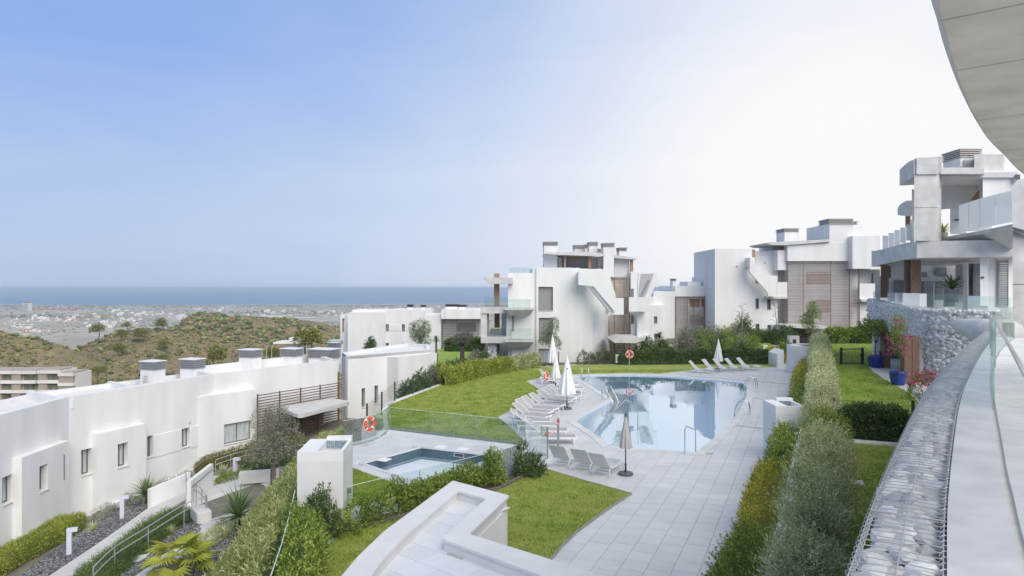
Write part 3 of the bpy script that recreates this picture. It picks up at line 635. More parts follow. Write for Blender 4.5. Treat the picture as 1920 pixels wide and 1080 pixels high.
# ================================================================== long white building on the left
DSLAT = mat('dark_brown_slat', (.15, .105, .085), .6, .18, 5, .1, 30, objr=.15)
def build_left():
    zt = 1.15; A, B, C, D = (-22.8, 29.7), (-23.0, 34.6), (-19.5, 43.6), (-13.7, 52.3)
    A0 = (-22.2, 24.0)
    back = [(-17.0, 57.5), (-23.0, 47.6), (-27.6, 38.6), (-27.4, 30.0), (-26.4, 23.5)]
    t = thing('long_white_building', 'long low curving white building with louvred chimneys along the sloping left garden', 'building', (-22, 38, -6))
    # front wall in segments, each with its windows
    spec = [  # a, b, z-top, depth offset, px range, windows (px0,px1,py0,py1,recess,mullions)
        (A0, A, zt, []), (A, B, zt, [(4, 25, 892, 944, .32, 1)]),
        (B, C, zt, [(152, 172, 842, 890, .35, 1), (276, 287, 817, 857, .30, 0), (341, 356, 803, 838, .30, 1)]), (C, D, zt, [])]
    wb = MB(); todo = []
    for a, b, z, wins in spec:
        f = Facade(a, b); hs = []
        for w in wins: r = f.rect(*w[:4]); hs.append(r); todo.append((f, r, w[4], w[5], 0))
        f.wall(wb, 0, f.len, -7.2, z, hs, -.4, 0)
    # rear wall and flank
    ring_poly = [A0, A, B, C, D] + back
    pts = [D] + back + [A0]
    for i in range(len(pts) - 1):
        f = Facade(pts[i], pts[i + 1]); m0 = MB(); a, b = pts[i], pts[i + 1]; za = zt if i in (0, 1) else .75
        tt = (Vector(b) - Vector(a)).normalized(); n = Vector((-tt.y, tt.x)) * .3
        wb.hexa([(*a, -7.2), (*b, -7.2), (b[0] + n.x, b[1] + n.y, -7.2), (a[0] + n.x, a[1] + n.y, -7.2), (*a, za), (*b, za), (b[0] + n.x, b[1] + n.y, za), (a[0] + n.x, a[1] + n.y, za)])
    wall = wb.build('wall', STUCCO, t)
    for f, r, d, mu, df in todo: f.window(t, r, -d + .05, CURT if mu else PANE, mu, .07)
    inn = offset(ccw(ring_poly), .32)
    MB().prism(inn, .2, .5).build('roof', STUCCO2, t)
    # cross parapets between the roof terraces
    for (p, q, z) in [(B, (-27.4, 37.6), 1.0), (C, (-23.3, 47.2), 1.13), ((-21.4, 39.0), (-25.8, 42.5), .85)]:
        f = Facade(p, q); m = MB(); m.vprism([(*p, .5), (*q, .5), (*q, z), (*p, z)], (.12, .2, 0)); m.build('roof_parapet', STUCCO, t)
    # projecting lower wings
    def wing(a, b, px0, px1, py, d, wins, zb=-7.2, name='projecting_wing', flat=0):
        f = Facade(a, b); u0, u1 = f.sY(px0, d)[0], f.sY(px1, d)[0]; z1 = f.zz((px0 + px1) / 2, py, d); m = MB(); hs = [f.rect(*w[:4], d=d) for w in wins]
        f.wall(m, u0, u1, zb, z1, hs, d - .42, d); m.add([f.P(u0, z1, d - .42), f.P(u1, z1, d - .42), f.P(u1, z1, -.1), f.P(u0, z1, -.1)], [(0, 1, 2, 3)])
        for u, k in ((u0, 1), (u1, -1)): m.add([f.P(u, zb, d - .42), f.P(u, z1, d - .42), f.P(u, z1, -.1), f.P(u, zb, -.1)], [(0, 1, 2, 3)])
        o = m.build(name, STUCCO, t)
        for w, r in zip(wins, hs): f.window(o, r, d - w[4] + .05, w[6] if len(w) > 6 else CURT, w[5], .07, d_front=d)
        return f
    wing(A, B, 41, 129.5, 842, .42, [(74, 90, 872, 920, .38, 1)])
    wing(B, C, 182, 274, 804, .4, [(221, 240, 831, 875, .36, 1)])
    f3 = wing((-20.8, 42.2), (-17.0, 47.2), 372, 484, 737, .6, [(420, 471, 792, 829, .22, 1)])
    # flush band panel between two of the windows, and the thin groove
    f = Facade(B, C); m = MB(); f.pbox(m, 288, 340, 811, 851, 0, .035); m.build('flush_panel', STUCCO, t); m = MB(); f.pbox(m, 358, 374, 799, 838, 0, .035); m.build('flush_panel', STUCCO, t)
    f = Facade(A, B); m = MB(); f.pbox(m, 120.2, 121.8, 852, 899, .425, .45); m.build('wall_groove', CAPM, t)
    m = MB(); f = Facade(B, C); f.pbox(m, 354, 358, 790, 794, 0, .05); m.build('wall_vent', CONCP, t)
    # low kerb wall along the foot
    foot = [(0, 1047), (60, 1017), (140, 981), (230, 938), (300, 905), (365, 880), (420, 862)]
    P = [GL(px, py + 13 - px * .01) for px, py in foot]; tt = thing('kerb_wall', 'low white kerb wall running along the foot of the long white building', 'wall', P[0]); m = MB()
    for i in range(len(P) - 1):
        a, b = Vector(P[i]), Vector(P[i + 1]); n = Vector((-(b - a).y, (b - a).x, 0)).normalized() * .25
        m.hexa([a - Vector((0, 0, 1)), b - Vector((0, 0, 1)), b + n - Vector((0, 0, 1)), a + n - Vector((0, 0, 1)), a + Vector((0, 0, .34)), b + Vector((0, 0, .34)), b + n + Vector((0, 0, .34)), a + n + Vector((0, 0, .34))])
    m.build('kerb', STUCCO, tt)
    # chimneys with louvred caps
    for i, (x0, x1, yt, yc, yb, Y, vent) in enumerate([(259, 299, 679, 694, 735, 42.5, 1), (334, 374, 675, 692, 722, 45.5, 0), (445, 483, 657, 671, 700, 50.5, 0), (524, 561, 655, 669, 690, 54, 0), (575, 631, 656, 672, 690, 55, 0), (612, 637, 643, 655, 680, 61, 0), (615, 640, 639, 646, 680, 66, 0)]):
        a = W(x0 + 2, yt, Y); b = W(x1 - 2, yb, Y); w = b[0] - a[0]; zc = W(0, yc, Y)[2]; d = min(w * .8, 1.5); rz = -.35
        m = MB(); c = ((a[0] + b[0]) / 2, Y + d / 2); m.cbox((*c, (-.2 + zc) / 2), (w * .92, d * .92, zc + .2), rz); ch = m.build('chimney', STUCCO, t)
        n = 5
        for k in range(n):
            hh = (a[2] - zc) / n; q = MB(); q.cbox((*c, zc + hh * (k + .42)), (w * 1.0, d, hh * .72), rz); q.build('louvre_slat', CAPM, ch)
        q = MB(); q.cbox((*c, zc + (a[2] - zc) / 2), (w * .84, d * .84, (a[2] - zc) * .96), rz); q.build('flue_core', DARKM, ch)
        q = MB(); q.cbox((*c, a[2] + .03), (w * 1.04, d * 1.04, .05), rz); q.build('cap', WPAINT, ch)
        if vent:
            for k in range(5): q = MB(); q.cbox((c[0] - w * .2, Y - .02 * k, zc - .35 - k * .16), (w * .3, .08, .05), rz); q.build('vent_slat', CONCP, ch)
    # slatted screen, door and canopy at the entrance
    f = Facade((-18.2, 44.4), (-13.9, 51.0)); u0, u1, z0, z1 = f.rect(484, 636, 728, 845, .5)
    zb, ztp = -4.6, f.zz(560, 729, .5); n = int((ztp - zb) / .19)
    sc = thing('slatted_screen', 'dark brown slatted screen behind the entrance canopy of the long white building', 'screen', f.P((u0 + u1) / 2, zb, .5))
    for k in range(n):
        z = ztp - k * .19; m = MB(); f.box(m, u0, u1, z - .06, z, .47, .53)
        m.build('slat', DSLAT, sc)
    for k in range(5):
        u = u0 + (u1 - u0) * k / 4; m = MB(); f.box(m, u - .04, u + .04, zb, ztp + .05, .40, .465); m.build('post', DSLAT, sc)
    m = MB(); cz = -1.5; corners = [G(598, 743, cz), G(659, 752, cz), G(562, 778, cz), G(524, 765, cz)]
    cp = [c[:2] for c in corners]; cn = thing('entrance_canopy', 'flat pale concrete canopy over the dark timber entrance door', 'canopy', (*cp[2], -4.2))
    r_ = []
    for i in range(4):
        p, a, b = Vector(cp[i]), Vector(cp[i - 1]), Vector(cp[(i + 1) % 4])
        for q in (a, b):
            pass
        r_ += [tuple(p + (a - p) * .08), tuple(p + ((a - p) * .03 + (b - p) * .03)), tuple(p + (b - p) * .08)]
    m.prism(r_, cz - .24, cz); m.build('slab', CONCP, cn)
    dr = MB(); f2 = Facade((-16.9, 45.2), (-13.2, 50.6))
    for u in (.4, 2.2, 4.6): q = MB(); f2.box(q, u, u + .16, -4.4, cz - .25, 0, .16); q.build('post', WOOD, cn)
    en = thing('entrance_door', 'dark brown timber door and slatted side lights under the canopy', 'door', f2.P(3.2, -4.4, -.3))
    q = MB(); f2.box(q, 2.5, 3.5, -4.4, -2.2, -.35, -.28); d_ = q.build('door_leaf', WOOD, en); q = MB(); f2.box(q, 3.35, 3.4, -3.6, -3.1, -.275, -.23); q.build('handle', STEEL, d_)
    for k in range(12):
        z = -4.3 + k * .2
        q = MB(); f2.box(q, .6, 2.4, z, z + .1, -.34, -.28); q.build('slat', WOOD, en); q = MB(); f2.box(q, 3.6, 5.4, z, z + .1, -.34, -.28); q.build('slat', WOOD, en)
    # right hand block
    b1 = [(-13.6, 55.2), (-7.45, 60.9), (-8.2, 66.6), (-10.9, 68.6), (-14.9, 58.4)]
    bt = thing('white_block', 'plain white flat roofed block at the right end of the long white building', 'building', (-10, 60, -6)); f = Facade(b1[0], b1[1]); m = MB(); hs = []
    wins = [(678, 685, 728, 764), (702, 709, 723, 757)]
    for w in wins: hs.append(f.rect(*w))
    f.wall(m, 0, f.len, -7, 1.15, hs, -.4, 0)
    pl = ccw(b1); m2 = MB(); m2.prism(offset(pl, .41), -7, .9); 
    for i in range(1, 5):
        a, b = b1[i], b1[(i + 1) % 5]; m.add([(*a, -7), (*b, -7), (*b, 1.15), (*a, 1.15)], [(0, 1, 2, 3)])
    o = m.build('wall', STUCCO, bt); m2.build('inner_wall', STUCCO, bt)
    m = MB(); ring(m, pl, .42, .901, 1.152); m.build('parapet', STUCCO, bt)
    for r in hs: f.window(bt, r, -.3, PANE, 0, .07)
    f = Facade((-10.2, 56.4), (-6.85, 61.4)); m = MB(); r = f.rect(737, 743, 716, 750); u0, u1 = f.sY(746)[0], f.sY(819)[0]
    f.wall(m, f.sY(735.5)[0], u1, -7, f.zz(782, 666), [r], -.4, 0); zt2 = f.zz(782, 666)
    m = MB(); f.wall(m, u0, u1, -7, zt2, [], -.4, 0); m.add([f.P(u0, zt2, -.4), f.P(u1, zt2, -.4), f.P(u1, zt2, -2.5), f.P(u0, zt2, -2.5)], [(0, 1, 2, 3)])
    for u in (u0, u1): m.add([f.P(u, -7, -.4), f.P(u, zt2, -.4), f.P(u, zt2, -2.5), f.P(u, -7, -2.5)], [(0, 1, 2, 3)])
    m.build('projecting_wall', STUCCO, bt)
    f = Facade(b1[0], b1[1]); m = MB(); 
    rr_ = f.rect(736, 743, 717, 750, .02); m = MB(); f.box(m, *rr_, .004, .03); m.build('window', PANE, bt)
build_left()

# ================================================================== white building behind the far left lawn
def bxp(px0, px1, py0, py1, Y, d):
    """box whose front at distance Y spans the given photo pixels, d metres deep"""
    a = W(px0, py1, Y); b = W(px1, py0, Y); return (a[0], b[0], Y, Y + d, a[2], b[2])
def add_box(name, m, parent, px0, px1, py0, py1, Y, d, bevel=0): return MB().box(*bxp(px0, px1, py0, py1, Y, d)).build(name, m, parent, bevel=bevel)
def wallw(name, m, parent, px0, px1, py0, py1, Y, d, wins=(), rec=.25, pane=None, frame=True, mull=0):
    """box wall with recessed windows given in photo pixels"""
    f = Facade((W(px0, 0, Y)[0], Y), (W(px1, 0, Y)[0], Y)); b = MB(); x0, x1, y0, y1, z0, z1 = bxp(px0, px1, py0, py1, Y, d)
    hs = [f.rect(*w[:4]) for w in wins]; f.wall(b, 0, f.len, z0, z1, hs, -rec, 0)
    yr = y0 + rec; b.add([(x0, yr, z1), (x1, yr, z1), (x1, y1, z1), (x0, y1, z1)], [(0, 1, 2, 3)]); b.add([(x0, yr, z0), (x0, yr, z1), (x0, y1, z1), (x0, y1, z0)], [(0, 1, 2, 3)]); b.add([(x1, yr, z0), (x1, yr, z1), (x1, y1, z1), (x1, y1, z0)], [(0, 1, 2, 3)]); b.add([(x0, y1, z0), (x1, y1, z0), (x1, y1, z1), (x0, y1, z1)], [(0, 1, 2, 3)])
    o = b.build(name, m, parent)
    for w, r in zip(wins, hs): f.window(o, r, -rec + .06, w[4] if len(w) > 4 else pane or PANE, mull, .06, d_front=0)
    return o
def slats(parent, px0, px1, py0, py1, Y, n, m, posts=(), th=.5, d=.06, holes=()):
    """horizontal slats, each its own piece, with upright posts behind"""
    x0, x1, y0, y1, z0, z1 = bxp(px0, px1, py0, py1, Y, d); st = (z1 - z0) / n
    for k in range(n):
        za = z1 - (k + th) * st; zb = z1 - k * st; zc = (za + zb) / 2; segs = [(x0, x1)]
        for h in holes:
            hx0, hx1, _, _, hz0, hz1 = bxp(*h, Y, d)
            if hz0 < zc < hz1: segs = [q for s in segs for q in ((s[0], hx0), (hx1, s[1])) if q[1] - q[0] > .05]
        for a, b in segs: MB().box(a, b, y0, y1, za, zb).build('slat', m, parent)
    for p in posts:
        X = W(p, 0, Y)[0]; MB().box(X - .05, X + .05, y1 + .003, y1 + .09, z0 - .02, z1 + .02).build('post', SLATG, parent)
PALECAP = mat('pale_louvre_metal', (.40, .395, .385), .55, .08, 4)
def chimney(parent, px0, px1, py0, pyc, py1, Y, d, cap=PALECAP, body=STUCCO):
    o = add_box('chimney', body, parent, px0 + .4, px1 - .4, pyc, py1, Y, d); x0, x1, y0, y1, z0, z1 = bxp(px0, px1, py0, pyc, Y, d)
    n = 4; h = (z1 - z0 - .06) / n
    for k in range(n): MB().box(x0 - .04, x1 + .04, y0 - .06, y1 + .05, z0 + h * k + .02, z0 + h * (k + .72)).build('louvre_slat', cap, o)
    MB().box(x0 + .08, x1 - .08, y0 + .08, y1 - .08, z0 + .004, z1 - .07).build('flue_core', DARKM, o); MB().box(x0 - .06, x1 + .06, y0 - .08, y1 + .07, z1 - .06, z1).build('cap', cap, o)
    return o
def build_H():
    Y = 100; t = thing('white_house', 'two-storey white house with slatted bay behind the bright far lawn', 'building', W(770, 690, Y))
    W1 = [(723.3, 729, 608, 621), (753.3, 759, 608, 621), (773, 779, 608, 621), (723.3, 729, 643, 660), (753.3, 759, 643, 660)]
    wallw('wall', STUCCO, t, 652, 722, 586.5, 705, Y - .5, 11.5); wallw('wall', STUCCO, t, 722, 797, 582, 705, Y, 11, W1, .3)
    for a, b in ((730, 752), (760, 772)):
        add_box('flush_panel', STUCCO, t, a, b, 609, 620, Y - .05, .049)
    add_box('wall', STUCCO, t, 645, 651.9, 602, 705, Y + 2, 8); add_box('wall', STUCCO, t, 797.1, 827, 591, 705, Y + .3, 9); add_box('upper_wall', STUCCO, t, 660, 797, 581, 586, Y + 3, 6)
    add_box('wall', STUCCO, t, 827.1, 835, 581, 598, Y - .2, 10); add_box('upper_wall', STUCCO, t, 835.1, 912, 581, 598, Y - .3, 10); add_box('wall', CONCP, t, 829, 912, 598.1, 700, Y + 1.4, 8)
    add_box('window', PANE, t, 858, 893, 606, 621, Y + 1.32, .07)
    add_box('balcony_slab', CONCP, t, 848, 912, 637, 641, Y - 1.6, 2.9)
    s = thing('slatted_bay', 'grey slatted sun screen on the white house behind the far lawn', 'screen', W(865, 655, Y)); slats(s, 829, 905, 599, 653, Y, 17, SLATG, (829.5, 856, 866, 886, 896), .28)
    for a, b, c, d_ in ((763, 773, 571, 576), (789, 797, 572, 576), (835, 859, 570.5, 575), (859.5, 874, 571.5, 575.5)): chimney(t, a, b, c, d_, 583, Y + 5, 1.5, DARKM)
    l = thing('white_wing', 'narrow white house end with a brown window left of the plain white house', 'building', W(646, 690, Y)); wallw('wall', STUCCO, l, 638, 646.5, 590, 700, Y + 12, 6, [(641.5, 646, 597, 622, WOODL)], .3)
build_H()

# ================================================================== centre building
def c4(cx, cy): return (880 + cx * .2408, 430 + cy * .2408)
def cb(name, m, p, x0, x1, y0, y1, Y, d, bevel=0):
    a, b = c4(x0, y0), c4(x1, y1); return add_box(name, m, p, a[0], b[0], a[1], b[1], Y, d, bevel)
def cpoly(name, m, p, pts, Y, d):
    v = [W(*c4(*q), Y) for q in pts]; return MB().vprism(v, (0, d, 0)).build(name, m, p)
def cglass(p, x0, x1, y0, y1, Y, n, rail=False):
    for k in range(n):
        a = x0 + (x1 - x0) * k / n + 1; b = x0 + (x1 - x0) * (k + 1) / n - 1
        cb('glass_panel', GLASSG, p, a, b, y0, y1, Y, .025)
def build_center():
    Y = 61; t = thing('centre_apartments', 'white three-storey apartment house with corner balconies beyond the pool', 'apartments', W(1045, 690, Y))
    wn = [c4(538, 448) + c4(651, 633), c4(541, 689) + c4(651, 870), c4(541, 930) + c4(640, 1062)]
    wn = [(a, c, b, d) for a, b, c, d in wn]
    a, b = c4(522, 298), c4(795, 1100); wallw('wall', STUCCO, t, a[0], b[0], a[1], b[1], Y, 12, [w + (mat('roller_blind', (.27, .27, .265), .5, .04, 2),) for w in wn[:2]] + [wn[2] + (CURT,)], .3)
    cb('wall', STUCCO, t, 493, 521.8, 298, 1100, Y + .25, 10); cb('wall', STUCCO, t, 302, 492.8, 340, 1100, Y - .15, 10)
    cb('wall', STUCCO, t, 795.2, 858, 300, 1100, Y + .12, 12); 
    # curved flank that turns away on the right
    pts = [(W(c4(858, 0)[0], 0, Y + .2)[0], Y + .2), (W(c4(960, 0)[0], 0, Y + .9)[0], Y + .9), (W(c4(1050, 0)[0], 0, Y + 2.4)[0], Y + 2.4), (W(c4(1092, 0)[0], 0, Y + 4)[0], Y + 4), (W(c4(1092, 0)[0], 0, Y + 4)[0], Y + 11), (W(c4(858, 0)[0], 0, Y + .2)[0], Y + 11)]
    MB().prism(pts, -1.5, W(*c4(0, 305), Y)[2]).build('curved_wall', STUCCO, t)
    # roof level
    cb('stair_tower', STUCCO2, t, 583, 685, 125, 298, Y + 3, 2.5); chimney(t, c4(583, 0)[0], c4(687, 0)[0], c4(0, 95)[1], c4(0, 125)[1], c4(0, 126)[1], Y + 3.0, 2.4)
    cpoly('roof_slab', CONCP, t, [(584, 188), (600, 178), (950, 176), (1062, 196), (1060, 206), (1000, 212), (940, 206), (660, 196)], Y + 1.5, 6)
    cb('rooftop_wall', STUCCO2, t, 700, 1001, 215, 303, Y + 6, 3); cb('rooftop_wall', STUCCO2, t, 690, 720, 222, 303, Y + 4, 2.5)
    for x0, x1 in ((738, 752), (926, 948)): cb('roof_post', WOODL, t, x0, x1, 205, 300, Y + 2.2, .3)
    cb('roof_beam', WOODL, t, 735, 950, 203, 214, Y + 2.55, .25)
    for i, (x0, x1, y0, yc, y1, dY) in enumerate([(818, 893, 121, 152, 205, 7), (896, 932, 117, 147, 205, 8), (932, 1000, 97, 128, 300, 5), (1001, 1028, 150, 178, 205, 7), (1043, 1128, 105, 137, 372, 3.2), (1165, 1226, 141, 168, 210, 6)]):
        chimney(t, c4(x0, 0)[0], c4(x1, 0)[0], c4(0, y0)[1], c4(0, yc)[1], c4(0, y1)[1], Y + dY, 1.6, PALECAP if i % 2 == 0 else mat('brown_louvre', (.40, .34, .30), .6, .1, 5), STUCCO2)
    cb('rooftop_wall', STUCCO, t, 1002, 1044, 215, 300, Y + 4.4, 3); cb('rooftop_wall', STUCCO2, t, 1128.5, 1246, 225, 376, Y + 4.6, 5); cb('wall', STUCCO2, t, 1080, 1127, 300, 376, Y + 4.5, 4)
    cpoly('roof_slab', CONCP, t, [(1128, 203), (1150, 200), (1290, 222), (1310, 229), (1300, 236), (1128, 222)], Y + 3.6, 5)
    cb('roof_post', WOODL, t, 1254, 1276, 236, 330, Y + 4.2, .3)
    # outside stair with its sloping parapet
    cpoly('stair_parapet', STUCCO, t, [(850, 318), (1008, 318), (1090, 350), (1140, 515), (1140, 640), (1125, 632), (966, 440), (850, 434)], Y - 1.6, .25)
    cpoly('stair_soffit', STUCCO2, t, [(966, 446), (1120, 632), (1090, 640), (940, 450)], Y - 1.3, 1.2); cb('stair_landing', STUCCO, t, 850, 1008, 330, 428, Y - 1.34, 1.3)
    cb('stair_landing', STUCCO, t, 1080, 1202, 536, 664, Y - 1.2, 1.5)
    # right hand wall with the open gable
    cb('wall', STUCCO2, t, 1258, 1306, 335, 1000, Y + 3, 5); cb('wall', STUCCO, t, 1306.5, 1398, 540, 1000, Y + 2.4, 6); cb('balcony_wall', STUCCO, t, 1244, 1336, 528, 640, Y + .8, .25); cb('balcony_wall', STUCCO, t, 1336.2, 1399, 532, 642, Y + .8, 3)
    cpoly('stair_gable', STUCCO, t, [(1318, 338), (1452, 338), (1468, 345), (1466, 440), (1442, 445), (1400, 560), (1395, 640), (1308, 640), (1308, 530)], Y + 3.6, .3)
    cpoly('stair_opening', mat('stair_underside', (.42, .42, .43), .8, .05, 2), t, [(1340, 345), (1436, 345), (1370, 525), (1318, 525)], Y + 3.5, .09)
    cpoly('stair_handrail', CAPM, t, [(1392, 394), (1408, 398), (1345, 528), (1326, 526)], Y + 3.4, .05)
    for y0, y1 in ((462, 525), (664, 735)): cb('window', PANE, t, 1260, 1280, y0, y1, Y + 2.9, .09)
    cb('wall', STUCCO, t, 1306, 1440, 840, 1075, Y + 1.8, 6); cb('wall', STUCCO2, t, 1140, 1440, 976, 1040, Y - 2.0, .3)
    # slatted stair screens
    s = thing('slatted_screen', 'brown slatted stair screen on the right side of the centre apartment house', 'screen', W(*c4(1170, 1050), Y + 3.4)); a, b = c4(1088, 372), c4(1256, 535); p = [c4(x, 0)[0] for x in (1131, 1206, 1250)]
    slats(s, a[0], b[0], a[1], b[1], Y + 3.4, 14, SLATM, p, .36); a, b = c4(1090, 664), c4(1258, 870); slats(s, a[0], b[0], a[1], b[1], Y + 3.4, 18, SLATM, p, .36); a, b = c4(1092, 880), c4(1296, 1055); slats(s, a[0], b[0], a[1], b[1], Y + 1.2, 15, WOODL, p, .5)
    a, b = c4(1206, 530), c4(1242, 664); slats(s, a[0], b[0], a[1], b[1], Y + 3.4, 11, SLATG, (), .6)
    cb('stairwell_wall', mat('warm_lit_stairwell', (.70, .60, .47), .9, .04, 1), t, 1090, 1257.5, 376, 975, Y + 5.0, .3); cb('wall', STUCCO2, t, 1140, 1290, 900, 1060, Y + 2.6, .3)  # warm light behind the slats is put into the stairwell wall colour
    cpoly('entrance_canopy', CONC, t, [(1112, 866), (1180, 846), (1330, 846), (1366, 858), (1300, 886), (1130, 884)], Y - 2.5, 4.5)
    # left corner balconies
    cpoly('roof_slab', CONC, t, [(103, 376), (338, 376), (341, 424), (150, 424), (120, 400)], Y - 1, 3.5)
    cb('corner_post', WOODL, t, 192, 234, 344, 600, Y + .6, .5); cb('corner_post', WOOD, t, 195, 236, 655, 766, Y + 1.2, .5)
    cb('balcony_beam', CONC, t, 88, 300, 605, 655, Y - 1, 4); cb('balcony_beam', CONC, t, 90, 300, 836, 886, Y - 1, 4); cb('balcony_post', CONCP, t, 88, 137, 655.3, 835.7, Y - .9, .6); cb('balcony_post', CONCP, t, 288, 331, 640, 870, Y - .6, .6)
    cb('shutter', SHUT, t, 138, 152, 656, 835, Y - .2, .3); cb('shutter', SHUT, t, 331.4, 348, 672, 790, Y - .3, .14)
    cb('rear_wall', STUCCO, t, 250, 301, 656, 835, Y + 2.4, .3)
    for (x0, x1, y0, y1, xb0, xb1, yb) in ((273, 506, 614, 628, 312, 466, 672), (276, 508, 864, 878, 314, 468, 920)):
        va = [W(*c4(x0, y0), Y - 2.2), W(*c4(x1, y0), Y - 2.2), W(*c4(x1, y1), Y - 2.2), W(*c4(xb1, yb), Y - 1.4), W(*c4(xb0, yb), Y - 1.4), W(*c4(x0, y1), Y - 2.2)]
        m = MB(); z0 = va[0][2]; z1 = va[2][2]; zb = va[3][2]
        X0, X1 = va[0][0], va[1][0]; XB0, XB1 = va[4][0], va[3][0]
        m.box(X0, X1, Y - 2.2, Y, z1, z0); m.hexa([(XB0, Y - 1.5, zb), (XB1, Y - 1.5, zb), (XB1, Y, zb), (XB0, Y, zb), (X0 + .03, Y - 2.17, z1 - .003), (X1 - .03, Y - 2.17, z1 - .003), (X1 - .03, Y, z1 - .003), (X0 + .03, Y, z1 - .003)]); m.build('balcony_slab', CONC, t)
    cglass(t, 116, 300, 530, 604, Y - .95, 4); cglass(t, 302, 480, 544, 613, Y - 2.1, 3); cglass(t, 152, 288, 764, 836, Y - .95, 3); cglass(t, 302, 482, 772, 863, Y - 2.1, 3); cglass(t, 312, 488, 298, 338, Y + .2, 4)
    # stone faced pier on the ground floor
    x0, x1, y0, y1, z0, z1 = bxp(c4(140, 0)[0], c4(216, 0)[0], c4(0, 887)[1], c4(0, 1060)[1], Y - .4, 1.2); pr = MB().box(x0 + .06, x1 - .06, y0 + .06, y1, z0 - 1.5, z1).build('stone_pier', mat('pier_core', (.25, .25, .24), .9), t)
    Ps = [(random.uniform(x0 + .08, x1 - .08), y0 + .05, z0 - 1.2 + (z1 - z0 + 1.2) * random.random()) for k in range(420)]; stuff(blobs('facing_stones', Ps, .10, STONEG, .8, pr)); pr.children[0].location = [-c for c in base_of(pr)]
    cb('dark_window', PANE, t, 216.5, 236, 890, 1050, Y + .3, .1); cb('rear_wall', STUCCO, t, 330, 460, 921, 1060, Y - .5, .3)
build_center()

